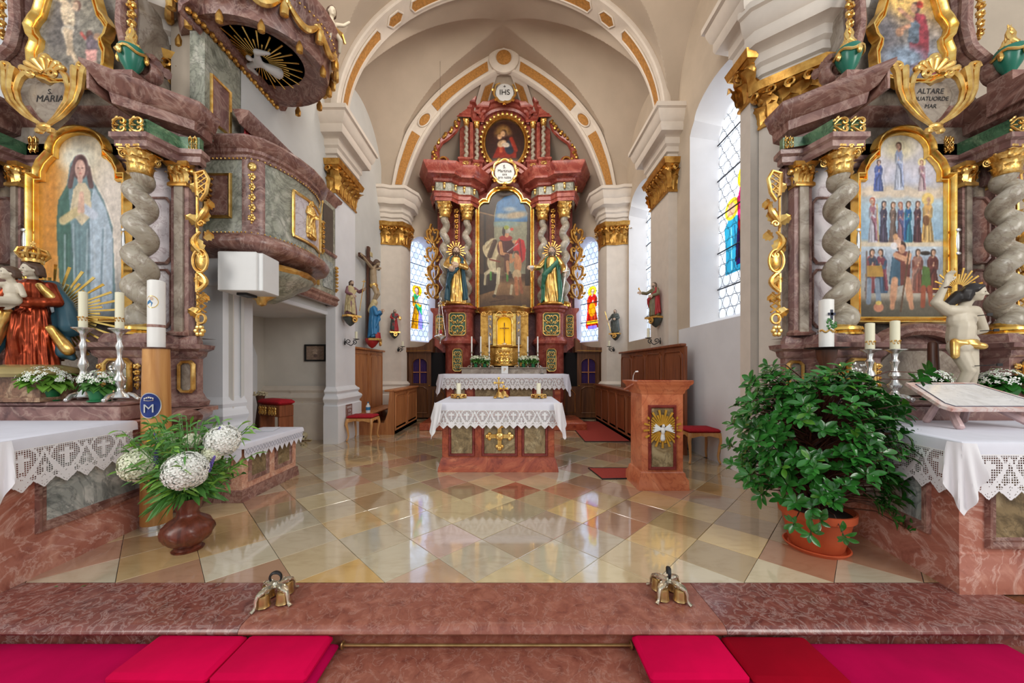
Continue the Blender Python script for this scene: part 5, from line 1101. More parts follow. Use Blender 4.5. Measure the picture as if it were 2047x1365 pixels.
altarcross('altar_cross', 'smaller gilt cross just right of the taller one on the front altar', (pxx(1007, 5.98), 5.98, 1.007), .19, .055)
nb = thing('pen', 'dark pen lying on the right end of the front altar', 'pen', (.44, 5.85, 1.012), .3); part('barrel', M().cap((-.07, 0, 0), (.07, 0, 0), .005, .004, 8), black, nb); part('clip', M().box(.02, .065, -.002, .002, .004, .007), silver, nb)
# ---------------------------------------------------------------- lectern
LE = thing('lectern', 'salmon marble lectern with white dove on golden rays', 'lectern', (1.865, 4.6, 0))
lx0, lx1 = -.275, .275
part('body', M().prism([(-.20, .10), (-.20, 1.235), (.2, 1.18), (.2, .10)], -.25, .26, 'x'), redmar2, LE)
part('base', M().sweep([(0, .22), (.02, .2), (.025, .16), (.05, .12), (.055, 0)], [(-.25, .2), (-.25, -.2), (.26, -.2), (.26, .2)], True), redmar2, LE)
part('moulded_head', M().sweep([(0, 1.17), (.015, 1.19), (.02, 1.22), (.05, 1.25), (.055, 1.275), (.085, 1.305), (.09, 1.335), (0, 1.34)], [(-.25, .2), (-.25, -.2), (.26, -.2), (.26, .2)], True), redmar2, LE)
part('sloping_top', M().prism([(-.30, 1.335), (-.30, 1.35), (.24, 1.22), (.24, 1.2)], -.33, .34, 'x'), redmar2, LE)
mensa_panels(LE, 0, 0, -.205, .28, 1.0, ((-.13, .135),), darkred, panelmar)
rays(LE, (.0, -.215, .75), .05, .235, 34, giltpaint, .013, 0, 2*pi, 0, .3, .012, 'golden_ray_cluster', 4, 'gilt wooden rays behind the dove')
dv = M(); dv.ell((0, -.05, .73), (.03, .03, .065), 12).ell((0, -.065, .80), (.022, .025, .025), 10).cap((0, -.085, .795), (.0, -.105, .785), .007, .002, 6).cap((0, -.04, .68), (0, -.03, .61), .025, .042, 8)
for s in (-1, 1):
    for k in range(5): a = s*(.25+.33*k); dv.cap((s*.02, -.045, .75), (s*(.05+.11*sin(.5+k*.22)), -.045-.006*k, .74+.085*cos(.35+k*.42)), .015, .009, 7)
put('dove', blob(dv, .006, 1, None, whitepl), LE, (0, -.19, .11), sc=.85)['label'] = 'white painted dove'
mi = thing('microphone', 'white gooseneck microphone on the lectern top', 'microphone', (pxx(1272, 4.5), 4.62, 1.3)); part('neck', M().tube([(0, 0, 0), (0, 0, .06), (.004, 0, .10), (.016, -.01, .135), (.03, -.02, .15)], .006, 8), silver, mi); part('head', M().cap((.03, -.02, .15), (.048, -.03, .152), .010, .011, 8), whitepl, mi); part('foot', M().lathe([(.02, -.02), (.02, .005), (.008, .012)], 12), silver, mi)
# ---------------------------------------------------------------- carpets
def rug(label, pts, th=.012):
    t = thing('rug', label, 'carpet', (np.mean([p[0] for p in pts]), np.mean([p[1] for p in pts]), 0)); part('pile', M().prism(pts, .002, th, 'z'), carpet, t, w=True)
    e = [(p[0], p[1], th*.6) for p in pts]; part('black_border', M().tube(e, .012, 6, True, .6), black, t, w=True)
rug('long red runner carpet beside the right choir pew', [(pxx(1131, 9.9)+.05, 9.9), (1.50, 7.2), (2.45, 7.2), (2.5, 9.9)])
rug('small red mat lying behind and left of the lectern', [(1.15, 5.30), (1.225, 4.78), (2.3, 4.84), (2.3, 5.30)])
# ---------------------------------------------------------------- stools
def stool(label, loc, w, d, h, rz=0):
    t = thing('stool', label, 'stool', loc, rz, 'two velvet stools')
    part('cushion', M().bbox(-w/2, w/2, -d/2, d/2, h-.055, h, .022), velvet, t)
    ap = [(-w/2, h-.055), (w/2, h-.055), (w/2, h-.13), (w/2-.06, h-.13), (w*.18, h-.105), (.06, h-.10), (0, h-.115), (-.06, h-.10), (-w*.18, h-.105), (-w/2+.06, h-.13), (-w/2, h-.13)]
    for s in (-1, 1): part('apron', M().prism(ap, s*(d/2-.012)-.012, s*(d/2-.012)+.012), stoolwood, t)
    ap2 = [(a*d/w, b) for a, b in ap]
    for s in (-1, 1): part('apron', M().prism(ap2, s*(w/2-.012)-.012, s*(w/2-.012)+.012, 'x'), stoolwood, t)
    for sx in (-1, 1):
        for sy in (-1, 1):
            p = [(sx*(w/2-.022+o), sy*(d/2-.022+o), z) for o, z in ((0, h-.06), (.012, h-.12), (.02, h-.18), (.004, h-.27), (-.012, h*.22), (-.006, .06), (.012, .018), (.02, .012))]
            part('leg', M().tube(p, [.03, .031, .027, .022, .017, .016, .019, .012], 8), stoolwood, t)
stool('red velvet stool with cabriole legs standing beside the lectern', (3.02, 5.74, 0), .50, .42, .54)
stool('red velvet stool with cabriole legs on the left by the white pier', (pxx(720, 7.35)+.02, 7.45, 0), .52, .42, .52)
# ---------------------------------------------------------------- choir pews
def panelled(m_, x, y0, y1, z0, z1, n, par, s, wd, curved=True):   # raised-and-fielded panels on a wall at x, facing s
    part('panel_board', M().box(min(x, x-s*.05), max(x, x-s*.05), y0, y1, z0, z1), wd, par, w=True); W = (y1-y0)/n
    for k in range(n):
        a, b = y0+k*W+.09*min(1, W), y0+(k+1)*W-.09*min(1, W); c, d_ = z0+.12, z1-.1; o = [(a, c), (b, c), (b, d_-.05), (b-.06, d_), (a+.06, d_), (a, d_-.05)]
        q = M().frame(o, [(0, 0), (0, .006), (.02, .022), (.035, .018), (.04, 0)], 0, 1).mapv(lambda px_, py_, pz_: (x+s*py_, px_, pz_)); f = part('panel_moulding', q, wd, par, w=True)
        part('raised_field', M().prism([(p[0]+(.05 if p[0] < (a+b)/2 else -.05), p[1]+(.05 if p[1] < (c+d_)/2 else -.05)) for p in o], x-.01, x+s*.014, 'x'), wd, par, w=True)
def pew(label, s, y0, y1, xf, xw, wd, hb, nb_, nf, ends=True, zt=.98, yb=None):
    yb = yb or y1
    t = thing('choir_pew', label, 'pew', ((xf+xw)/2, (y0+y1)/2, 0))
    panelled(None, xw-s*.03, y0, yb, .0, hb, nb_, t, -s, wd); part('back_cap', M().bbox(min(xw, xw-s*.1), max(xw, xw-s*.1), y0-.01, yb+.01, hb, hb+.05, .01), wd, t, w=True)
    if nf: panelled(None, xf, y0, y1, .0, zt, nf, t, -s, wd); part('book_rest', M().bbox(min(xf-s*.05, xf+s*.22), max(xf-s*.05, xf+s*.22), y0-.02, y1+.02, zt, zt+.045, .01), wd, t, w=True)
    part('seat', M().bbox(min(xw-s*.06, xw-s*.46), max(xw-s*.06, xw-s*.46), y0, y1, .44, .48, .01), wd, t, w=True); part('plinth', M().box(min(xf, xw), max(xf, xw), y0+.03, y1, 0, .16), wd, t, w=True)
    if ends:
        e = [(xw-s*.05, 0), (xf, 0), (xf, zt), (xf+s*.10, zt), (xf+s*.14, .5), (xf+s*.22, .26), (xw-s*.42, .26), (xw-s*.5, .44), (xw-s*.46, .48), (xw-s*.05, .48)]
        part('pew_end', M().prism(e, y0-.03, y0+.02), wd, t, w=True); part('kneeling_board', M().bbox(min(xf+s*.1, xf+s*.32), max(xf+s*.1, xf+s*.32), y0+.02, y1, .16, .22, .01), wd, t, w=True)
    return t
pew('orange-brown choir pew with panelled front under the crucifix on the left', -1, 8.0, 9.9, -2.62, -3.60, oak, 1.93, 2, 2, True, .96)
pew('dark red-brown choir pew with long panelled front along the right wall', 1, 6.1, 10.15, 2.42, 3.0, oakdark, 1.87, 4, 6, False, 1.0, 9.6)
# ---------------------------------------------------------------- confessionals beside the high altar
for s, lb in ((-1, 'brown confessional door with violet curtained panes left of the high altar'), (1, 'brown confessional door with violet curtained panes right of the high altar')):
    t = thing('confessional', lb, 'confessional', (XC+s*2.72, 10.45, 0)); X = lambda a: s*a
    yf = -.06
    part('pilaster', M().box(-.07, .07, yf-.05, .2, 0, 2.05), confwood, t, None, (s*.16, 0, 0)); part('side_wall', M().box(-.17, .17, -.02, .3, 0, 2.05), confwood, t, None, (s*.30, 0, 0))
    out = [(-.33, .05), (.33, .05), (.33, 1.95), (-.33, 1.95)]; gl = [(-.2, 1.05), (.2, 1.05), (.2, 1.62)]+[(.2*cos(a), 1.62+.14*sin(a)) for a in np.linspace(.3, pi-.3, 7)]+[(-.2, 1.62)]
    m = M(); holed(m, out, [gl], lambda x, z: (x, yf, z)); m.frame(gl, [(0, -.04), (0, 0), (.012, .015), (.03, .012), (.035, 0)], yf); dr_ = part('door', m, confwood, t, None, (-s*.26, 0, 0))
    part('violet_curtain', M().grid(lambda u, v: (-.22+.44*u, yf+.035+.008*sin(u*70), 1.03+.75*v), 60, 4), violet, dr_, 'violet cloth behind the panes'); part('muntin', M().box(-.012, .012, yf-.005, yf+.02, 1.03, 1.77).box(-.2, .2, yf-.005, yf+.02, 1.36, 1.385), oak, dr_)
    part('raised_panel', M().frame([(-.2, .2), (.2, .2), (.2, .85), (.1, .92), (-.1, .92), (-.2, .85)], [(0, 0), (0, .008), (.02, .022), (.04, .0)], yf), confwood, dr_); part('door_knob', M().ell((s*-.28, yf-.03, .98), (.022, .03, .022), 9), goldsm, dr_)
    cp = [(-.62, 2.10), (-.5, 2.16), (-.34, 2.17), (-.1, 2.10), (.1, 2.02), (.3, 2.02), (.3, 2.07), (.46, 2.07)]
    part('curved_cornice', M().prism([(s*a*-1*-1, b) for a, b in [(.46, 1.95), (.46, 2.09), (.02, 2.09), (-.2, 2.10), (-.38, 2.14), (-.52, 2.22), (-.66, 2.36), (-.66, 1.95)]], yf-.1, .2), confwood, t); part('gilt_line', M().tube([(s*.44, yf-.105, 1.985), (s*0, yf-.105, 1.985), (-s*.62, yf-.105, 2.0)], .007, 5), goldsm, t)
    part('gilt_finial', M().lathe([(.05, 0), (.02, .03), (.05, .07), (.055, .1), (.02, .14)], 12), goldsm, t, None, (s*.16, yf+.02, 2.09)); part('passage_shade_sheet', M().box(-.28, .28, .1, .12, 0, 1.95), darkm, t, 'near-black sheet for the shaded opening behind the altar', (-s*.82, 0, 0)); part('side_panel', M().box(-.25, .25, yf, .1, 0, .95), confwood, t, None, (-s*.80, .02, 0))  # the passage is a flat sheet with its shade put into the colour
    part('gilt_panel_line', M().tube([(-.15, 0, .2), (.15, 0, .2), (.15, 0, .75), (.05, 0, .86), (-.15, 0, .86)], .009, 5, True), goldsm, t, None, (-s*.80, yf+.0, 0))
# ---------------------------------------------------------------- wall sconces
def sconce(label, loc, d, L_=.24, ch=.16):             # wrought iron double scroll with a candle, reaching along d
    t = thing('wall_sconce', label, 'sconce', loc, math.atan2(d[1], d[0]))
    part('wall_plate', M().ell((0, 0, 0), (.015, .04, .05), 8).tube([(0, 0, .03), (0, 0, .09)], .008, 6), black, t)
    p = [(L_*.30+.055*(1-.8*u)*cos(-pi*.5-u*8), 0, .03+.055*(1-.8*u)*sin(-pi*.5-u*8)) for u in np.linspace(0, 1, 20)][::-1]+[(L_*(.3+.5*u), 0, -.025+.05*sin(u*pi)*-1+.06*u) for u in np.linspace(.1, 1, 8)]
    q = [(L_*.8+.05*(1-.75*u)*cos(-pi*.6+u*7), 0, .03+.05*(1-.75*u)*sin(-pi*.6+u*7)) for u in np.linspace(0, 1, 20)]
    part('scroll', M().tube(p, .009, 6), black, t); part('scroll', M().tube(q, .009, 6), black, t)
    part('drip_pan', M().lathe([(.02, .075), (.06, .085), (.065, .095), (0, .09)], 14, (L_*.95, 0, 0)), black, t); part('candle', M().lathe([(.026, .09), (.026, .09+ch), (0, .09+ch)], 12, (L_*.95, 0, 0)), wax, t)
sconce('black iron scroll sconce with candle on the left wall near the pulpit', (-3.46, 7.42, 2.02), (.55, .5)); sconce('small black iron sconce on the left apse pier', (-3.16, 9.98, 2.0), (.6, -.4), .2, .14)
sconce('black iron scroll sconce with candle below the right wall statue', (3.06, 7.3, 2.03), (-.75, .35), .24, .2); sconce('small black iron sconce on the right apse pier', (2.88, 9.98, 2.0), (-.6, -.4), .2, .16)
# ---------------------------------------------------------------- statues on the walls
def console(par, h=.2, mat2=greyrobe):
    part('console', M().lathe([(.02, -h*1.5), (.10, -h*1.2), (.20, -h*.5), (.22, -h*.1), (.22, 0), (0, 0)], 14, (0, .05, 0), 1, .8), mat2, par); part('gilt_scroll', M().tube(spiral(0, -h*.62, .02, .10, 0, 1.4, 20, -.15), np.linspace(.02, .035, 21), 6).box(-.22, .22, -.16, .1, -.05, .005), gold, par)
w_1 = saint('wall_statue', 'painted statue of a man with a tall gold cross staff on the left pier', 'statue', (-3.30, 7.36, 2.58), .72, 1.0, mauve, creamrobe, hairb, skin, True, ((.2, -.08, .70), (.24, -.22, .76)), None, (2.2, 5.0), 8, vox=.014, base=False); console(w_1)
part('cross_staff', M().tube([(.25, -.24, 1.05), (.1, -.24, .12)], .011, 6).tube([(.30, -.24, 1.0), (.18, -.24, .985)], .01, 6), goldsm, w_1)
w_2 = saint('wall_statue', 'statue of a woman in a blue mantle and white veil beneath the crucifix', 'statue', (-3.36, 8.75, 2.21), .95, 1.75, bluerobe, bluerobe, hairb, skin, False, ((.15, -.08, .62), (.04, -.17, .70)), ((-.15, -.08, .62), (-.02, -.17, .71)), (-.6, 3.9), 8, (0, -1, .35), vox=.014, base=False, veil=creamrobe); part('red_hem', M().lathe([(.175, 0), (.18, .04), (.16, .16)], 18, (0, -.03, 0), 1, .75, 3.4, 6.0), redcloth, w_2); console(w_2, .16, redcloth)
w_3 = saint('wall_statue', 'small red and green statue holding a gold emblem on the left apse pier', 'statue', (-3.24, 9.92, 2.50), .62, .45, redcloth, greyrobe, hairg, skin, True, ((.19, -.06, .62), (.16, -.18, .58)), None, (2.4, 4.6), 8, vox=.016, base=False); part('gilt_emblem', M().ell((.2, -.2, .60), (.07, .02, .09), 9), gold, w_3); console(w_3)
w_4 = saint('wall_statue', 'dark robed statue with a long gold sword on the right apse pier', 'statue', (2.90, 9.92, 2.46), .66, -.6, greyrobe, greyrobe, hairg, skin, True, None, ((-.2, -.08, .62), (-.22, -.2, .56)), (3.6, 6.6), 8, vox=.016, base=False); part('gilt_sword', M().tube([(-.36, -.24, .92), (-.12, -.22, .08)], [.018, .012], 6), goldsm, w_4); console(w_4)
w_5 = saint('wall_statue', 'statue in red and grey-green robes stretching out a hand on the right pier', 'statue', (2.99, 7.42, 2.56), .72, -1.15, olive, redcloth, hairg, skin, True, None, ((-.2, -.1, .70), (-.25, -.26, .72)), (-.8, 2.4), 8, vox=.014, base=False); part('gilt_key', M().tube([(-.26, -.26, .74), (-.27, -.32, .82)], .014, 6).ell((-.27, -.33, .84), (.03, .012, .035), 8), goldsm, w_5); console(w_5)
# large crucifix on the left wall
CR = thing('crucifix', 'large wooden wall crucifix with painted figure of Christ on the left wall', 'crucifix', (-3.60, 9.0, 2.1), pi/2)
part('upright', M().bbox(-.05, .05, -.03, .03, 0, 2.46, .008), darkwood, CR); part('cross_beam', M().bbox(-.62, .62, -.06, .0, 2.02, 2.12, .008), darkwood, CR); part('inscription_scroll', M().bbox(-.07, .07, -.08, -.06, 2.2, 2.32, .01), creamrobe, CR)
b = M(); b.ell((0, -.12, 1.80), (.11, .08, .14), 14).cap((0, -.12, 1.72), (0, -.13, 1.50), .085, .085).cap((-.04, -.13, 1.5), (-.06, -.22, 1.27), .07, .05).cap((.04, -.13, 1.5), (.05, -.23, 1.27), .07, .05).cap((-.06, -.22, 1.27), (-.02, -.09, .98), .045, .028).cap((.05, -.23, 1.27), (.01, -.10, 1.0), .045, .028).cap((-.01, -.09, .98), (-.0, -.16, .90), .028, .02).cap((.02, -.1, 1.0), (.02, -.17, .93), .028, .02)
for s in (-1, 1): b.cap((s*.09, -.12, 1.90), (s*.30, -.09, 1.98), .042, .034).cap((s*.30, -.09, 1.98), (s*.52, -.07, 2.06), .034, .022); hand(b, (s*.52, -.075, 2.06), (s, 0, .3), (0, 0, 1), .8)
b.cap((0, -.13, 1.92), (.02, -.17, 2.02), .04, .036); P = head(b, (.03, -.20, 2.05), .078, (.25, -1, -.5))
put('body', blob(b, .0095, 2, None, skinbody), CR)['label'] = 'painted pale body'; put('hair', blob(hairm((.03, -.2, 2.05), .078, (.25, -1, -.5), 1.0, True, P), .011, 2, None, hairb), CR); facebits(CR, P, .078)
put('loincloth', blob(M().ell((0, -.13, 1.48), (.115, .10, .09), 14).cap((.1, -.14, 1.5), (.16, -.16, 1.3), .035, .025).cap((-.05, -.19, 1.45), (.06, -.2, 1.36), .04, .05), .011, 2, folds(9, .006, 1.3, 1.6, 3), gold), CR)
# ---------------------------------------------------------------- things in the niche under the pulpit
ep = thing('epitaph_slab', 'weathered sandstone memorial slab with carved inscription in the niche', 'memorial slab', (-4.35, 7.5, .02)); part('slab', M().bbox(-.42, .42, -.03, .03, 0, .78, .012), stonem, ep)
for k, s_ in enumerate(('HIER RUHET IN GOTT', 'DER HOCHWUERDIGE HERR', 'PFARRER ALLHIER', 'R I P')): text(s_, .045, plain('worn_letter', (104, 92, 74), .9), ep, (0, -.033, .36-.065*k), (pi/2, 0, 0), .001)
cf = thing('relief_crucifix', 'small pale carved crucifix figure on the memorial slab', 'crucifix', (-4.35, 7.46, .50)); part('body', M().cap((0, 0, .22), (0, -.01, .06), .025, .02, 8).cap((0, -.01, .06), (.01, 0, -.06), .016, .012, 8).ell((0, -.01, .28), (.025, .025, .03), 9), bonem, cf); part('pedestal', M().bbox(-.06, .06, -.01, .03, -.1, -.06, .006), bonem, cf)
sk_ = thing('skull', 'human skull on the floor before the memorial slab', 'skull', (-4.28, 7.36, 0)); sb = M(); sb.ell((0, .02, .105), (.062, .078, .062), 14).ell((0, -.035, .062), (.045, .04, .035), 10).cap((-.025, -.05, .03), (.025, -.05, .03), .018, .018, 8).cap((-.055, -.03, .08), (-.05, 0, .05), .012, .012, 6).cap((.055, -.03, .08), (.05, 0, .05), .012, .012, 6); put('cranium', blob(sb, .006, 2, None, bonem), sk_)
part('eye_sockets', M().ell((-.026, -.058, .085), (.017, .016, .016), 9).ell((.026, -.058, .085), (.017, .016, .016), 9).ell((0, -.073, .062), (.008, .012, .012), 7), darkm, sk_); part('teeth', M().box(-.02, .02, -.071, -.06, .028, .038), waxw, sk_)
bo = thing('bones', 'crossed bones lying under the skull', 'bones', (-4.28, 7.35, .016))
for s in (-1, 1): part('bone', M().cap((-.12*s, .05, 0), (.12*s, .0, 0), .012, .012, 8).ell((-.13*s, .05, 0), (.022, .02, .016), 8).ell((.13*s, 0, 0), (.022, .02, .016), 8), bonem, bo, None, (0, 0, .004*s))
pf = thing('framed_print', 'black framed brownish print on the niche wall', 'picture', (pxx(629, 7.5), 7.5, pxz(705, 7.5))); part('frame', M().frame([(-.19, -.145), (.19, -.145), (.19, .145), (-.19, .145)], [(0, 0), (0, .02), (.03, .03), (.035, 0)], .03), black, pf)
p = Pic(40, 30, (150, 128, 112)); p.ell(.5, .55, .12, .3, (186, 164, 146)); p.ell(.5, .3, .1, .12, (110, 90, 84)); p.line(.15, .7, .4, .7, .01, (190, 170, 150)); p.line(.6, .7, .85, .7, .01, (190, 170, 150)); p.noise(.06, 20, 2)
part('print', M().grid(lambda u, v: (-.19+.38*u, .025, -.145+.29*v), 40, 30), paintm, pf, col=s2l(p.c.reshape(-1, 3)), smooth=0)
nd = thing('door_1', None, None, (-5.23, 6.72, 0)); nd['kind'] = 'structure'
part('architrave', M().frame([(-.42, 0), (-.42, 1.7), (-.28, 1.98), (0, 2.05), (.28, 1.98), (.42, 1.7), (.42, 0)], [(0, 0), (0, .03), (.06, .05), (.08, .03), (.16, .03), (.17, 0)], 0, 1, False).mapv(lambda x, y, z: (y, x, z)), whitewash, nd); part('door_leaf', M().box(.005, .012, -.42, .1, 0, 1.72), plain('grey_door', (126, 122, 116), .7), nd)
part('skirting', M().sweep(PLINTH, [(-5.24, 7.54), (-4.55, 7.54), (-4.55, 7.5), (-3.7, 7.5)]), stucco, nd, w=True); nd.name = 'door_1'
pd = thing('prie_dieu', 'carved wooden kneeler with red velvet top in the niche', 'kneeler', (-4.14, 6.28, 0), -.5)
part('velvet_top', M().bbox(-.34, .34, -.14, .14, .86, .95, .035), velvet, pd); part('carved_box', M().bbox(-.32, .32, -.12, .12, .66, .86, .01), oakdark, pd); put('carving', ORN2, pd, (-.15, -.125, .76), rot=(0, pi/2, 0), sc=(.7, 1, .45)); put('carving', ORN2, pd, (.15, -.125, .76), rot=(0, pi/2, 0), sc=(.7, 1, .45))
for s in (-1, 1): part('side_board', M().prism([(-.12, 0), (-.40, 0), (-.42, .05), (-.30, .09), (-.16, .2), (-.12, .45), (-.12, .66), (.12, .66), (.12, .0)], s*.29-.02, s*.29+.02, 'x'), oakdark, pd)
part('kneeling_board', M().bbox(-.28, .28, -.40, -.14, .10, .15, .01), oakdark, pd); part('red_mat', M().box(-.4, .4, -.55, -.1, .001, .008), carpet, pd)
db = thing('dried_bouquet', 'small dry bouquet behind the red kneeler', 'flowers', (-4.75, 6.75, 0)); f = M(); q = random.Random(4)
for k in range(60): a = q.uniform(0, 6.28); r = q.uniform(0, .12); f.ell((r*cos(a), r*sin(a), .98+q.uniform(0, .07)), (.018, .018, .014), 5, None, 3)
part('dry_heads', f, bonem, db, stuff=True); part('vase', M().lathe([(.08, 0), (.1, .3), (.05, .8), (.08, .98), (0, .97)], 14), darkwood, db)
wb = thing('water_bottle', 'small clear bottle with blue label on the left pew seat', 'bottle', (-3.25, 8.1, .48)); part('bottle', M().lathe([(.045, 0), (.048, .02), (.048, .15), (.02, .2), (.018, .22)], 14), whitepl, wb); part('label', M().lathe([(.049, .06), (.049, .13)], 14), bluerobe, wb); part('cap', M().lathe([(.02, .22), (.02, .245), (0, .245)], 12), bluerobe, wb)
pq = thing('stone_plaque', 'small reddish inscribed plaque on the white pier plinth', 'plaque', (-3.39, 7.45, .57), pi/2); part('tablet', M().bbox(-.13, .13, -.012, .01, -.17, .17, .004), purmar2, pq)
for k, s_ in enumerate(('ANNO', '1724', 'I H S', 'R I P')): text(s_, .07, whitepl, pq, (0, -.013, .11-.075*k), (pi/2, 0, 0), .0006)
# ---------------------------------------------------------------- altar bells, cushions and pads on the steps
def bells(label, loc, rz, hrot):
    t = thing('altar_bells', label, 'bells', loc, rz, 'altar bells on the step'); 
    fr = M(); rr = random.Random(3)
    for k in range(4):
        a = pi/4+k*pi/2; R = rotm('Z', a)
        bl = part('bell', M().lathe([(.0, .085), (.018, .084), (.032, .078), (.036, .066), (.037, .03), (.040, .014), (.042, .010), (.039, .010), (.033, .03), (.03, .07)], 20, (.075*cos(a), .075*sin(a), 0)), brass, t)
        ar = M().tube([(.015, 0, .10), (.05, 0, .10), (.09, 0, .095), (.112, 0, .085)], [.010, .013, .012, .008], 6, flat=2)
        for s in (-1, 1): ar.tube(spiral(.06, .095, .005, .018, 0, s*1.2, 12, s*.016), .0045, 5); ar.ell((.085, s*.018, .096), (.012, .006, .006), 6)
        q = M().join(ar, R); part('arm', q, nickel, t)
        part('foot', M().join(M().tube([(.11, 0, .088), (.124, 0, .06), (.124, 0, .035), (.132, 0, .016), (.150, 0, .006)], [.009, .008, .006, .007, .009], 7, flat=1.4), R), nickel, t)
    part('hub', M().lathe([(.03, .09), (.035, .1), (.02, .11), (.012, .12)], 12), nickel, t)
    h = M().tube([(.034*cos(a), 0, .145+.034*sin(a)) for a in np.linspace(-.2*pi, 1.2*pi, 18)], np.r_[np.linspace(.005, .010, 9), np.linspace(.010, .005, 9)], 8, flat=1.5); part('ring_handle', M().join(h, rotm('Z', hrot)), black, t, 'dark ring handle'); return t
bells('four altar bells in an openwork stand, left on the red step', (pxx(557, 2.33), 2.30, 0), .35, -.2); bells('four altar bells in an openwork stand, right on the red step', (pxx(1335, 2.36), 2.35, 0), -.1, 1.45)
def cushion(name, label, x0, x1, y0, y1, z, th, mt, rz=0, grp=None):
    return solo(name, M().bbox(-(x1-x0)/2, (x1-x0)/2, -(y1-y0)/2, (y1-y0)/2, 0, th, min(.018, th*.45)), mt, label, 'cushion', ((x0+x1)/2, (y0+y1)/2, z), grp, rz=rz)
cushion('kneeling_pad', 'long magenta kneeling pad on the lower step at the left', -3.6, -1.0, 1.42, 2.075, -.139, .045, magenta3); cushion('kneeling_pad', 'long magenta kneeling pad on the lower step at the right', .72, 2.87, 1.42, 2.075, -.139, .045, magenta3)
cushion('seat_cushion', 'crimson square cushion overlapping the left pad, nearer the wall', -2.04, -1.525, 1.78, 2.07, -.093, .05, magenta, -.01); cushion('seat_cushion', 'crimson square cushion on the left pad beside the brass rod', -1.515, -1.03, 1.78, 2.07, -.093, .05, magenta, .005)
cushion('seat_cushion', 'bright crimson cushion on the right pad beside the brass rod', .70, 1.20, 1.78, 2.07, -.093, .052, magenta, .005); cushion('seat_cushion', 'darker crimson cushion, second from the rod on the right pad', 1.215, 1.70, 1.77, 2.07, -.093, .042, magenta2, -.01)
rd = thing('stair_rod', 'thin brass carpet rod along the foot of the step', 'rod', (-.14, 2.075, -.115)); part('rod', M().tube([(-.85, 0, 0), (.85, 0, 0)], .008, 8), brass, rd)
for s in (-1, 1): part('bracket', M().tube([(s*.84, .018*cos(a), .018*sin(a)) for a in np.linspace(0, 2*pi, 12, False)], .006, 6, True), brass, rd)
mt_ = solo('doormat', M().bbox(3.29, 4.3, 1.9, 2.405, -.12, -.012, .006), matbrown, 'brown coir mat with black edge beside the right end of the step', 'mat')
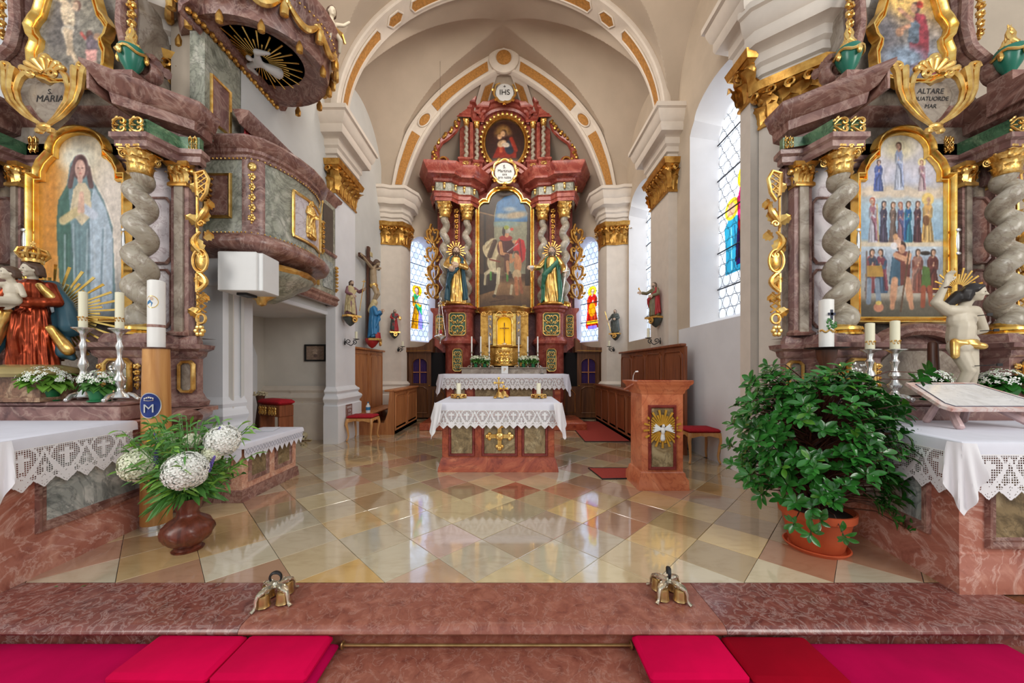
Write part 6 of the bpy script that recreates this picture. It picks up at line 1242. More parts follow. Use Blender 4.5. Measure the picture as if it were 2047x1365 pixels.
# ---------------------------------------------------------------- side altars (built once per side, mirrored: +x points to the chancel)
PRED = [(0, 1.06), (.05, 1.07), (.06, 1.12), (.03, 1.15), (.01, 1.2), (0, 1.22), (0, 1.60), (.03, 1.63), (.04, 1.68), (.09, 1.71), (.10, 1.755), (0, 1.77)]
def sidealtar(s, xc, label, main, upper, txt):
    t = thing('altar_retable', label, 'altar', (xc, 4.05, 0)); Y = lambda y: y-4.05
    def A(name, m, mat, par=None, **k): return part(name, m, mat, par or t, sx=s, **k)
    def Pth(p): return [(u, Y(y)) for u, y in p]
    def sw(name, prof, path, mat, par=None, cap=True): return A(name, M().sweep(prof, Pth(path)[::1], cap=cap), mat, par)
    # plinth and predella with pedestals; plan paths run from the outer side (-) to the chancel side (+)
    pl = [(-1.75, 4.5), (-1.72, 3.72), (1.60, 3.72), (1.50, 3.90), (1.2, 4.1)]
    sw('plinth', [(.03, 0), (.03, .18), (0, .22), (0, .88), (.03, .92), (.06, .95), (.10, .98), (.11, 1.02), (.04, 1.06), (-.3, 1.06)], pl, purmar2)
    A('plinth_top', M().prism(Pth([(-1.72, 4.4), (-1.70, 3.74), (1.57, 3.74), (1.52, 4.12), (1.2, 4.3)]), 1.02, 1.064, 'z'), purmar2)
    pr = [(-1.42, 4.4), (-1.40, 4.02), (-1.18, 4.0), (-1.15, 3.66), (-.66, 3.66), (-.62, 3.95), (.62, 3.95), (.66, 3.66), (1.15, 3.66), (1.18, 4.0), (1.38, 4.0), (1.36, 4.1), (1.1, 4.25)]
    sw('predella', PRED, pr, purmar); sw('column_plinth', [(.0, 1.77), (.0, 1.80), (-.03, 1.86), (-.6, 1.86)], pr, purmar)
    for u in (-.9, .9):
        f = reliefpanel(t, (s*u, Y(3.66)-.025, 1.41), .24, .34, None, 0, silver if s > 0 else greymar, .04); rl = random.Random(3); q = M()
        for k in range(26): q.ell((rl.uniform(-.09, .09), -.006, rl.uniform(-.14, .14)), (.018, .008, .026), 6, rotm('Y', rl.uniform(0, 3)))
        part('relief_scene', q, silver, f, stuff=True)
        for du in (-.19, .19): part('husk_drop', drop(.08, .26, 4, .03, 3), gold, t, None, (s*(u+du), Y(3.65), 1.55))
    for u in (-1.29, 1.29): f = reliefpanel(t, (s*u, Y(4.0)-.02, 1.4), .14, .32, None, 0, greymar, .03, fm=gold)
    A('arched_niche', M().prism([(-.48, 1.2)]+[(-.48*cos(a), 1.35+.40*sin(a)) for a in np.linspace(0, pi, 15)]+[(.48, 1.2)], Y(3.9), Y(3.96)), greymar)
    A('niche_arch', M().frame([(-.66, 1.60), (-.54, 1.60)]+[(-.46*cos(a), 1.56+.30*sin(a)) for a in np.linspace(0.1, pi-.1, 13)]+[(.54, 1.60), (.66, 1.60)], [(0, 0), (0, .08), (.04, .11), (.08, .08), (.12, .1), (.14, 0)], Y(3.93), -1, False), purmar2)
    # back wall with pilasters and shaped panels
    A('back_wall', M().box(-1.40, 1.25, Y(4.15), Y(4.22), 1.77, 4.3), greymar)
    for u, hw in ((-1.16, .10), (-.745, .06), (1.13, .10)):
        p = A('pilaster', M().box(u-hw, u+hw, Y(4.06), Y(4.17), 1.8, 3.8), purmar); A('pilaster_edge', M().box(u-hw*.5, u+hw*.5, Y(4.04), Y(4.07), 1.86, 3.56), greymar, p)
        c = A('pilaster_capital', pilcap([(u-hw*.8, Y(4.14)), (u-hw*.8, Y(4.05)), (u+hw*.8, Y(4.05)), (u+hw*.8, Y(4.14))], 3.56, 3.82, .08, .015), gold)
        A('pilaster_base', M().sweep([(.05, 1.77), (.05, 1.83), (.02, 1.86), (.03, 1.9), (0, 1.93)], [(u-hw, Y(4.14)), (u-hw, Y(4.06)), (u+hw, Y(4.06)), (u+hw, Y(4.14))]), purmar2)
    A('side_field', M().box(.60, 1.02, Y(4.135), Y(4.16), 1.8, 3.82), lilacmar)
    for u, w_, mt in ((-.95, .2, purmar2), (.84, .26, lilacmar)):
        for z0, z1 in ((1.98, 2.62), (2.72, 3.45)):
            o = [(u-w_/2, z0+.06), (u-w_/2+.05, z0), (u+w_/2-.05, z0), (u+w_/2, z0+.06), (u+w_/2, z1-.06), (u+w_/2-.05, z1), (u-w_/2+.05, z1), (u-w_/2, z1-.06)]
            p = A('shaped_panel', M().prism(o, Y(4.12), Y(4.17)), mt); A('panel_moulding', M().frame(o, [(0, 0), (0, .02), (.015, .03), (.025, .0)], Y(4.12)), purmar2, p)
    # twisted columns
    for u in (-.9, .9):
        c = A('twisted_column', rope(1.71, .102, 5.0, .062, 20, 24, -1), colmar, label='grey veined twisted column'); c.location = (s*u, Y(3.85), 1.90)
        part('column_base', M().lathe([(.19, -.05), (.19, -.03), (.175, -.02), (.19, .0), (.18, .03), (.13, .05), (.11, .08)], 24), goldsm, c, 'gilt ring base'); k = put('capital', CAP, c, (0, 0, 1.67)); k.scale = (.205, .205, .27)
    # entablature broken forward over the columns
    en = [(-1.46, 4.4), (-1.44, 4.04), (-1.18, 4.0), (-1.10, 3.72), (-.76, 3.72), (-.72, 4.13), (.72, 4.13), (.76, 3.72), (1.10, 3.72), (1.18, 4.0), (1.40, 4.02), (1.38, 4.12), (1.05, 4.25)]
    sw('architrave', [(-.03, 3.80), (0, 3.82), (0, 3.88), (.03, 3.90), (.03, 3.95), (-.3, 3.96)], en, purmar)
    A('architrave_wall', M().box(-1.42, -1.0, Y(4.05), Y(4.2), 3.6, 3.84), purmar); A('architrave_wall', M().box(1.0, 1.30, Y(4.10), Y(4.2), 3.6, 3.84), purmar)
    fz = sw('frieze', [(-.02, 3.95), (-.02, 4.11)], en, greenmar, cap=False)
    for u in (-.92, .92): put('frieze_carving', FRZ, fz, (s*u, Y(3.73), 4.03), sc=(.85, 1, .75))
    for u in (-1.31, 1.31, -.5, .5): put('frieze_carving', FRZ, fz, (s*u, Y(4.05), 4.03), sc=(.25, 1, .75))
    cn = [(-.26, 4.10), (-.23, 4.12), (-.22, 4.16), (-.17, 4.18), (-.10, 4.20), (-.09, 4.30), (-.06, 4.32), (-.02, 4.42), (0, 4.45), (0, 4.49), (-.28, 4.49)]
    sw('cornice', cn, [(-1.44, 4.3), (-1.42, 4.0), (-.75, 3.42), (-.71, 4.06), (.71, 4.06), (.75, 3.42), (1.41, 4.0), (1.40, 4.3)], purmar2)
    for e in (-1, 1): A('cornice_end', M().prism([(3.47-4.05+.02, 4.24), (3.9-4.05, 4.24), (3.9-4.05, 4.46), (3.47-4.05+.02, 4.46)], e*.745, e*.77, 'x'), purmar2)
    # pictures
    po = paintedge(.50, 2.06, 3.68, .0, .33, 4.13)
    FO = .05
    po = [(-.50, 2.08), (.50, 2.08), (.50, 3.60), (.42, 3.60), (.42, 3.70), (.38, 3.78), (.30, 3.86), (.27, 3.86), (.27, 3.94)]+[(.27*cos(a), 3.94+.19*sin(a)) for a in np.linspace(.2, pi-.2, 11)]+[(-.27, 3.94), (-.27, 3.86), (-.30, 3.86), (-.38, 3.78), (-.42, 3.70), (-.42, 3.60), (-.50, 3.60)]; po = [(a*.96+FO, b) for a, b in po]
    A('picture_frame', M().frame(po, [(d*.62, h) for d, h in FR1], Y(4.04)), goldsm)
    for e in (-.505, .60): A('frame_plaque', M().ell((e, Y(3.955), 2.9), (.022, .012, .12), 10).ell((e, Y(3.95), 3.03), (.03, .012, .02), 7).ell((e, Y(3.95), 2.77), (.03, .012, .02), 7), silver)
    canvas(t, [(s*a, b) for a, b in po][::s], Y(4.03), main[0], label=main[1], world=False, mat=paintg)
    up = 4.78; hw = .40
    uo = [(0, up+1.05)]; 
    half = [(.0, 0), (.16, .0), (.22, .03), (.34, .06), (.40, .16), (.41, .28), (.37, .36), (.36, .44), (.42, .50), (.44, .56), (.40, .62), (.34, .68), (.30, .80), (.26, .92), (.14, 1.0)]
    half = [(a*.86, b) for a, b in half]; up = 4.72
    uo = [(a, up+b) for a, b in half]+[(0, up+1.02)]+[(-a, up+b) for a, b in half[::-1][:-1]]
    A('upper_wall', M().prism([(-.95, 4.5), (.95, 4.5), (.72, 4.75), (.62, 5.1), (.66, 5.5), (.60, 5.95), (-.60, 5.95), (-.66, 5.5), (-.62, 5.1), (-.72, 4.75)], Y(4.08), Y(4.5)), greymar)
    A('upper_frame', M().frame(uo, [(d*.75, h) for d, h in FR1], Y(4.0)), goldsm); canvas(t, uo, Y(3.99), upper[0], 'upper_painting', upper[1], world=False, mat=paintg)
    for u in (-1, 1):
        vp = [(.56, 5.95), (.60, 5.6), (.58, 5.3), (.64, 5.05), (.82, 4.90), (1.0, 4.84)]; tt = np.linspace(0, 1, 22); xs = np.interp(tt, np.linspace(0, 1, 6), [p[0] for p in vp]); zs = np.interp(tt, np.linspace(0, 1, 6), [p[1] for p in vp])
        vl = M()
        for dy in (.06, -.04): vl.tube([(u*a, Y(3.99)+dy, b) for a, b in zip(xs, zs)], .055, 7)
        vl.tube([(u*(.92+.15*(1-.8*k)*cos(1.2+k*8.5)), Y(3.93), 4.76+.15*(1-.8*k)*sin(1.2+k*8.5)) for k in np.linspace(0, 1, 26)], .04, 7, flat=1.8)
        v = A('volute', vl, purmar2); part('husk_drop', drop(.14, .6, 6, .05, 6), gold, t, None, (s*u*.72, Y(3.96), 5.75))
        un = part('urn', M().lathe([(.05, 0), (.07, .015), (.045, .05), (.085, .12), (.11, .20), (.115, .26), (.10, .30), (.06, .31)], 20), urnm, t, 'green urn with gilt garland and flame', (s*u*.86, Y(3.80), 4.60))
        g = M()
        for k in range(9): a = k*.7; g.tube([(.05*cos(a)*(1-w_)+.02*sin(w_*9+k), .05*sin(a)*(1-w_), .30+.20*w_*(.7+.3*(k % 3))) for w_ in np.linspace(0, 1, 6)], [.022, .026, .022, .018, .012, .004], 6)
        g.tube([(.118*cos(a), .118*sin(a), .235+.02*sin(a*4)) for a in np.linspace(0, 2*pi, 24, False)], .016, 6, True)
        for a in (.3, 1.6, 3.3, 4.7): g.ell((.125*cos(a), .125*sin(a), .2), (.025, .025, .05), 7)
        part('gilding', g, gold, un); A('urn_block', M().box(u*.86-.11, u*.86+.11, Y(3.70), Y(3.9), 4.48, 4.60), purmar2)
    # heart-shaped cartouche with inscription
    hp = [(0, -.26)]+[(.20*sin(a)**1.0*(1.02), -.04+.16*cos(a)*1.0+.0) for a in np.linspace(2.2, .25, 10)]+[(0, .09)]; hp = [(0, -.27), (.10, -.17), (.18, -.05), (.20, .05), (.17, .13), (.10, .165), (.04, .15), (0, .12), (-.04, .15), (-.10, .165), (-.17, .13), (-.20, .05), (-.18, -.05), (-.10, -.17)]
    cy, cz = Y(3.80), 4.36
    hp = [(a*1.2, b*1.1) for a, b in hp]
    ct = A('cartouche', M().prism([(a, cz+b) for a, b in hp], cy-.01, cy+.05), greymar, label='grey heart-shaped cartouche with black lettering')
    g = M(); 
    for e in (-1, 1):
        for (off, th) in ((0, .022), (.045, .028), (.085, .022)):
            P_ = [(0, -.30), (.11+off*.6, -.20), (.20+off, -.07), (.225+off*1.2, .05), (.20+off*1.6, .16+off*.7), (.16+off*2.4, .22+off)]; k = np.linspace(0, 1, 18)
            g.tube([(e*a, cy-.05-.02*sin(pi*w_), cz+b) for a, b, w_ in zip(np.interp(k, np.linspace(0, 1, 6), [p[0] for p in P_]), np.interp(k, np.linspace(0, 1, 6), [p[1] for p in P_]), k)], th*np.linspace(.5, 1.15, 18), 7, flat=1.4)
        g.tube([(e*(.33+.05*(1-.8*w_)*cos(w_*7)), cy-.06, cz+.27+.05*(1-.8*w_)*sin(w_*7)) for w_ in np.linspace(0, 1, 16)], .02, 6); g.tube([(e*(.28+.055*(1-.8*w_)*cos(2+w_*7)), cy-.06, cz+.06+.055*(1-.8*w_)*sin(2+w_*7)) for w_ in np.linspace(0, 1, 16)], .022, 6)
        g.tube([(e*(.09+.045*(1-.75*w_)*cos(3-w_*7)), cy-.08, cz+.19+.045*(1-.75*w_)*sin(3-w_*7)) for w_ in np.linspace(0, 1, 16)], .018, 6)
    for k in range(7): a = pi/2+(k-3)*.36; g.cap((.05*cos(a), cy-.05, cz+.20+.05*sin(a)), (.19*cos(a), cy-.07, cz+.18+.15*sin(a)), .014, .032, 8)
    g.ell((0, cy-.06, cz-.30), (.06, .04, .04), 8); g.ell((.05, cy-.05, cz-.33), (.04, .03, .03), 7); g.ell((-.05, cy-.05, cz-.33), (.04, .03, .03), 7); g.ell((0, cy-.05, cz+.36), (.05, .04, .05), 8)
    g.mapv(lambda a, b, c: (a*1.22, b, cz+(c-cz)*1.1)); A('cartouche_frame', g, gold)
    for (tx, dz, sz, sh_) in txt: text(tx, sz, blackink, t, (0, cy-.013, cz+dz), (pi/2, 0, 0), .001, shear=sh_)
    # gilded openwork wing at the chancel side
    for u in (1.31 if s > 0 else 1.38, -1.34):
        w = M(); x = u; yb = Y(4.06); e = 1 if u > 0 else -1
        w.tube([(x+e*a, yb, z) for a, z in ((.0, 3.95), (.10, 3.98), (.15, 3.88), (.12, 3.70), (.06, 3.60), (.02, 3.66), (.0, 3.95))], .02, 6)
        for k in range(4): w.tube([(x+e*.02, yb, 3.68+.07*k), (x+e*.12, yb, 3.76+.07*k)], .008, 5); w.tube([(x+e*.12, yb, 3.66+.07*k), (x+e*.02, yb, 3.74+.07*k)], .008, 5)
        for (z0, L_, sg) in ((3.58, .32, 1), (3.20, .34, -1)):
            w.tube([(x+e*(.07+.07*sin(3.6*k+(.6 if sg > 0 else 3.4))), yb-.03*sin(pi*k), z0-L_*k) for k in np.linspace(0, 1, 14)], np.r_[np.linspace(.014, .034, 7), np.linspace(.034, .014, 7)], 7)
            w.tube([(x+e*(.08+.045*(1-.8*k)*cos(k*7)), yb-.02, z0-L_*.9+.045*(1-.8*k)*sin(k*7)*sg) for k in np.linspace(0, 1, 14)], .014, 6); w.join(leafm_(.2, .12, .3), Matrix.Translation((x+e*.05, yb, z0-.25)) @ rotm('Y', sg*.4))
        w.ell((x+e*.07, yb, 2.82), (.075, .035, .13), 14).tube([(x+e*.07+.085*cos(a), yb-.02, 2.82+.145*sin(a)) for a in np.linspace(0, 2*pi, 22, False)], .014, 6, True)
        w.tube([(x+e*(.03+.09*sin(k*pi)), yb, 2.68-.24*k) for k in np.linspace(0, 1, 10)], .026, 7); w.tube([(x+e*.02, yb, 2.66), (x+e*.02, yb, 2.42)], .02, 6)
        for k in range(3): w.tube([(x+e*.01, yb, 2.40-.08*k), (x+e*.12, yb, 2.32-.08*k)], .011, 5); w.tube([(x+e*.12, yb, 2.40-.08*k), (x+e*.01, yb, 2.32-.08*k)], .011, 5)
        w.tube([(x+e*(.065+.05*cos(a)), yb, 2.08+.06*sin(a)) for a in np.linspace(0, 2*pi, 14, False)], .016, 6, True)
        for k in range(6): a = k*1.05; w.ell((x+e*(.065+.04*cos(a)), yb-.02, 1.92+.05*sin(a)), (.03, .025, .03), 7)
        w.tube([(x+e*.01, yb+.02, 1.95), (x+e*.0, yb+.02, 3.95)], .014, 5)
        for k in range(9): w.join(leafm_(.15, .11, .3), Matrix.Translation((x+e*(.06+.05*sin(k*2.3)), yb, 3.72-.2*k)) @ rotm('Y', e*(.9 if k % 2 else -.9)))
        w.mapv(lambda a, b, c: (a, b, 1.9+(c-1.9)*.885)); A('openwork_wing', w, gold)
    return t
FRZ = mesh('frieze_carving', M().join(ornament(.2, .42, 2, .018, 9), rotm('Y', pi/2)), gold)
# painted pictures
def pic_left():
    p = Pic(120, 250, (200, 140, 60)); p.asp = 2.05; p.vgrad([(0, (120, 130, 136)), (.1, (150, 156, 158)), (.4, (190, 184, 176)), (.8, (222, 206, 180)), (1, (214, 196, 166))])
    p.put(np.clip((.42-p.U)*4, 0, 1)*np.clip((p.V-.06)*8, 0, 1), (206, 138, 58)); p.ell(.44, .88, .2, .07, (244, 236, 214), 0, .9); p.ell(.85, .5, .2, .35, (226, 212, 198), 0, .8)
    p.poly([(.26, .03), (.22, .3), (.20, .5), (.22, .64), (.32, .72), (.36, .84), (.42, .885), (.52, .885), (.58, .84), (.62, .76), (.76, .64), (.86, .5), (.88, .3), (.90, .1), (.90, .03)], (116, 140, 144)); p.poly([(.26, .03), (.22, .3), (.20, .5), (.22, .64), (.34, .74), (.36, .55), (.40, .3), (.40, .03)], (74, 108, 96)); p.poly([(.60, .03), (.58, .4), (.6, .62), (.64, .72), (.78, .6), (.86, .45), (.86, .1), (.84, .03)], (176, 190, 202))
    for k in range(9): x = .30+.06*k; p.line(x, .05, x+.03*sin(k*2), .45+.03*(k % 3), .012, (90, 112, 120) if k % 2 else (196, 204, 210), .5)
    p.poly([(.36, .58), (.40, .70), (.46, .74), (.54, .74), (.60, .69), (.62, .56), (.5, .5)], (214, 196, 164)); p.line(.28, .53, .44, .58, .05, (206, 186, 140)); p.line(.64, .56, .52, .6, .05, (196, 202, 214)); p.line(.47, .58, .49, .68, .022, (222, 182, 160)); p.line(.51, .58, .50, .68, .022, (214, 172, 150))
    p.ell(.48, .825, .095, .07, (96, 66, 66)); p.line(.40, .82, .36, .72, .03, (100, 74, 72)); p.line(.57, .82, .61, .72, .03, (100, 74, 72)); p.ell(.48, .815, .062, .052, (222, 180, 164)); p.line(.48, .75, .48, .79, .03, (214, 172, 154)); p.ell(.455, .82, .012, .004, (90, 60, 56)); p.ell(.505, .82, .012, .004, (90, 60, 56)); p.ell(.48, .79, .014, .004, (186, 110, 104)); p.line(.48, .8, .478, .815, .006, (196, 150, 134))
    p.noise(.035, 30, 8); return p
def pic_left_up():
    p = Pic(70, 90, (136, 128, 116)); p.asp = 1.25; p.vgrad([(0, (124, 112, 100)), (.4, (142, 136, 124)), (1, (150, 138, 118))]); p.ell(.3, .6, .25, .3, (112, 104, 98), 0, .8)
    p.ell(.42, .72, .10, .16, (222, 198, 166), .25); p.line(.4, .85, .2, .94, .035, (216, 190, 158)); p.line(.5, .86, .62, .93, .035, (216, 190, 158)); p.ell(.56, .82, .06, .06, (120, 84, 70)); p.ell(.54, .81, .045, .05, (214, 180, 150)); p.ell(.42, .55, .10, .06, (210, 196, 176)); p.line(.40, .54, .46, .34, .05, (218, 194, 162)); p.line(.46, .34, .62, .1, .032, (214, 188, 156)); p.line(.46, .53, .44, .3, .04, (206, 180, 150))
    p.ell(.74, .5, .05, .05, (110, 70, 60)); p.ell(.78, .40, .09, .1, (120, 104, 110)); p.poly([(.68, .34), (.86, .34), (.84, .2), (.7, .18)], (206, 150, 140)); p.line(.74, .2, .72, .06, .025, (206, 172, 150)); p.line(.82, .2, .9, .08, .025, (206, 172, 150)); p.line(.68, .46, .62, .52, .02, (190, 90, 80)); p.ell(.2, .12, .1, .05, (170, 90, 80)); p.ell(.86, .48, .06, .04, (190, 150, 120)); p.noise(.09, 22, 4); return p
def pic_right():
    p = Pic(140, 290, (150, 150, 160)); p.asp = 2.05; p.vgrad([(0, (92, 86, 72)), (.08, (104, 96, 82)), (.115, (176, 166, 150)), (.30, (150, 162, 176)), (.40, (196, 206, 214)), (.41, (206, 190, 160)), (.43, (140, 172, 196)), (.62, (176, 196, 206)), (.68, (196, 186, 176)), (.8, (200, 196, 206)), (1, (214, 204, 190))])
    for k in range(14): p.ell(.08+.07*k, .685+.012*sin(k*2), .07, .022, (212, 194, 172), 0, .7)
    for k in range(10): p.ell(.15+.08*k, .78+.05*sin(k*3.1), .10, .04, (206, 200, 208) if k % 2 else (190, 190, 204), 0, .8)
    p.ell(.48, .93, .17, .06, (240, 226, 190), 0, .9); p.person(.48, .70, .27, (196, 200, 216), (150, 160, 190), (90, 62, 50), (220, 176, 150), None, .2); p.person(.24, .69, .18, (96, 112, 168), (70, 86, 150), (70, 50, 50), (210, 170, 150), None, .3); p.person(.75, .69, .18, (198, 176, 178), (160, 120, 130), (120, 80, 60), (216, 176, 150), (236, 216, 160), .24)
    for x, h, rb, mt, hr in ((.17, .26, (196, 190, 200), (146, 96, 110), (170, 80, 60)), (.30, .24, (84, 76, 96), (60, 54, 72), (50, 44, 52)), (.41, .235, (110, 90, 80), None, (90, 60, 40)), (.50, .235, (150, 110, 120), (90, 90, 130), (160, 90, 70)), (.59, .24, (60, 130, 150), (40, 90, 140), (80, 60, 44)), (.70, .24, (96, 60, 64), (70, 46, 54), (80, 50, 40))):
        p.person(x, .405, h, rb, mt, hr, (212, 172, 146), None, .2)
    p.person(.82, .405, .27, (216, 178, 116), (206, 160, 96), (220, 190, 110), (206, 160, 130), (230, 196, 120), .25); p.line(.24, .4, .22, .62, .008, (200, 170, 120)); p.ell(.80, .53, .04, .03, (120, 80, 50))
    for k in range(10): p.ell(.05+.1*k, .398, .09, .012, (216, 200, 176), 0, .6)
    for x, h, rb, mt in ((.16, .25, (150, 70, 72), (60, 66, 80)), (.27, .25, (70, 92, 116), (120, 60, 70)), (.70, .25, (140, 84, 70), (150, 110, 96)), (.88, .25, (110, 60, 52), (90, 46, 42))): p.person(x, .13, h, rb, mt, (70, 50, 40), (210, 166, 136), None, .3)
    p.line(.13, .2, .12, .08, .03, (130, 144, 160)); p.line(.22, .2, .24, .09, .03, (130, 144, 160)); p.poly([(.08, .22), (.30, .22), (.28, .28), (.10, .28)], (170, 130, 60)); p.line(.09, .1, .10, .36, .008, (120, 100, 90))
    p.poly([(.38, .16), (.60, .18), (.62, .30), (.58, .36), (.44, .36), (.40, .28)], (112, 62, 54)); p.poly([(.36, .18), (.5, .17), (.5, .3), (.4, .33)], (64, 92, 110)); p.line(.43, .2, .41, .1, .04, (206, 154, 120)); p.line(.41, .1, .40, .05, .028, (200, 146, 112)); p.line(.58, .2, .61, .1, .04, (206, 154, 120)); p.line(.61, .1, .63, .05, .028, (200, 146, 112)); p.line(.44, .34, .54, .32, .03, (206, 154, 120)); p.line(.60, .34, .58, .30, .03, (206, 154, 120)); p.ell(.51, .385, .055, .032, (60, 40, 34)); p.ell(.515, .372, .04, .025, (196, 146, 116)); p.line(.60, .36, .50, .03, .01, (96, 70, 50)); p.ell(.46, .41, .045, .03, (226, 186, 160)); p.ell(.44, .44, .03, .018, (196, 150, 110)); p.ell(.42, .39, .04, .02, (226, 220, 220))
    p.poly([(.74, .16), (.86, .16), (.84, .27), (.76, .28)], (86, 112, 56)); p.line(.77, .16, .76, .06, .028, (150, 80, 56)); p.line(.84, .16, .86, .07, .028, (150, 80, 56)); p.ell(.79, .35, .06, .012, (56, 46, 38)); p.ell(.24, .05, .06, .025, (206, 140, 110)); p.ell(.24, .075, .035, .012, (226, 196, 110)); p.noise(.03, 30, 12); return p
def pic_right_up():
    p = Pic(70, 90, (130, 124, 120)); p.asp = 1.25; p.vgrad([(0, (112, 108, 116)), (.25, (130, 134, 146)), (.6, (150, 130, 110)), (.85, (206, 160, 90)), (1, (196, 140, 80))]); p.ell(.4, .85, .22, .12, (236, 190, 110), 0, .9); p.ell(.15, .4, .2, .35, (110, 104, 106), 0, .8)
    p.poly([(.5, .25), (.78, .22), (.8, .5), (.74, .72), (.6, .74), (.52, .5)], (150, 56, 66)); p.poly([(.48, .42), (.64, .4), (.66, .62), (.56, .68), (.5, .6)], (96, 108, 120)); p.line(.5, .6, .38, .56, .03, (206, 150, 120)); p.line(.55, .66, .36, .78, .03, (200, 146, 116)); p.ell(.6, .8, .07, .065, (84, 66, 56)); p.ell(.575, .79, .05, .05, (206, 156, 126)); p.ell(.66, .83, .05, .04, (170, 50, 40)); p.poly([(.55, .22), (.95, .12), (.9, .05), (.5, .14)], (140, 60, 72)); p.ell(.45, .25, .3, .12, (126, 140, 156), 0, .8); p.ell(.36, .53, .06, .05, (176, 130, 100)); p.noise(.10, 20, 6); return p
XL, XR = -4.906, 4.46
AL = sidealtar(1, XL, 'left side altar retable with twisted columns and a painting of a praying woman', (pic_left(), 'painting of a veiled woman with folded hands'), (pic_left_up(), 'oval shaped painting of a bare figure and small attendants'), (('S.', .075, .075, .15), ('MARIA', 0, .10, .15)))
AR = sidealtar(-1, XR, 'right side altar retable with twisted columns and a painting of fourteen saints', (pic_right(), 'painting of saints standing in three tiers'), (pic_right_up(), 'painting of a kneeling figure in a red cloak'), (('ALTARE', .08, .08, .2), ('QUATUORDE', 0, .062, .2), ('MAR', -.08, .062, .2)))
# ---------------------------------------------------------------- tables of the side altars
def sidemensa(s, xc, label, lb2):
    t = thing('altar_table', label, 'altar', (xc, 3.0, 0))
    fp = [(-1.46, -.60), (1.46, -.60), (1.34, .70), (-1.34, .70)]
    if s < 0: fp = [(-1.44, -.60), (1.44, -.60), (1.20, .70), (-1.34, .70)]
    def A(name, m, mat, par=None, **k): return part(name, m, mat, par or t, sx=s, **k)
    A('body', M().prism(fp, .0, .97, 'z'), pinkmar); path = [fp[3], fp[0], fp[1], fp[2]]
    A('base_moulding', M().sweep([(0, .26), (.012, .25), (.012, .22), (.025, .20), (.025, .15), (.04, .13), (.045, .0)], path), pinkmar); A('table_slab', M().sweep([(0, .90), (.02, .92), (.03, .97), (.05, 1.0), (-.4, 1.0)], path), pinkmar)
    # side panel facing the chancel and front panel
    a = np.array(fp[1]); b = np.array(fp[2]); d = (b-a)/np.linalg.norm(b-a); n = np.array((d[1], -d[0])); L_ = np.linalg.norm(b-a)
    fm_ = [(0, 0), (0, .004), (.015, .018), (.03, .012), (.05, .03), (.065, .028), (.07, 0)]
    o = [(.26, .36), (L_-.22, .36), (L_-.22, .80), (.26, .80)]
    mp = lambda x, y, z: (a[0]+d[0]*x-n[0]*y*1, a[1]+d[1]*x-n[1]*y, z)
    p = A('panel', M().prism(o, -.004, .01).mapv(mp), bluemar); A('panel_moulding', M().frame(o, fm_, 0).mapv(mp), purmar2, p)
    for (x0, x1) in ((.18, 1.20), (-1.2, -.18)):
        o = [(x0, .36), (x1, .36), (x1, .80), (x0, .80)]; p = A('panel', M().prism(o, -.604, -.59), panelmar if s < 0 else bluemar); A('panel_moulding', M().frame(o, fm_, -.60), purmar2, p)
    A('gradine', M().bbox(-1.30, 1.28, .30, .72, 1.0, 1.15, .012).bbox(-1.33, 1.31, .27, .74, 1.15, 1.185, .012), purmar)
    # cloth with lace
    xe = lambda q0, q1: q0[0]+(q1[0]-q0[0])*(.86/1.3)
    cp = [(fp[0][0]-.05, -.65), (fp[1][0]+.05, -.65), (xe(fp[1], fp[2])+.055, .26), (xe(fp[0], fp[3])-.055, .26)]
    c = tag(put('altar_cloth', mesh('altar_cloth', clothtop(cp, 1.018, .085, rnd=.02), linen, 40, s), None, (xc, 3.0, 0)), lb2, 'altar cloth')
    def B(name, m, mat, **k): return part(name, m, mat, c, sx=s, **k)
    a2 = np.array(cp[1])+np.array((.03, -.03)); b2 = np.array(cp[2])+np.array((.03, 0)); d2 = (b2-a2)/np.linalg.norm(b2-a2); L2 = np.linalg.norm(b2-a2); n2 = np.array((d2[1], -d2[0]))
    B('lace_edging', lace(M(), lambda u, v: (a2[0]+d2[0]*u+n2[0]*.006*(1+sin(u*16))*v*3, a2[1]+d2[1]*u+n2[1]*.006*(1+sin(u*16))*v*3, .937-v), L2-.02, .30, .0048, .27, .06), lacem, smooth=0)
    B('lace_edging', lace(M(), lambda u, v: (cp[0][0]+.0+u, -.682-.01*(1+sin(u*15))*v*2, .937-v), cp[1][0]-cp[0][0], .30, .0052, .27), lacem, smooth=0)
    B('hanging_corner', cornerdrape((cp[1][0]+.012, -.665), 1.01, .46, .055, (1, -1)), lacem)
    # transparent cover sheet over the cloth
    return t
sidemensa(1, XL, 'pink marble table of the left side altar with blue-grey side panel', 'white lace cloth on the left side altar table')
sidemensa(-1, XR, 'pink marble table of the right side altar behind the potted ficus', 'white lace cloth on the right side altar table')
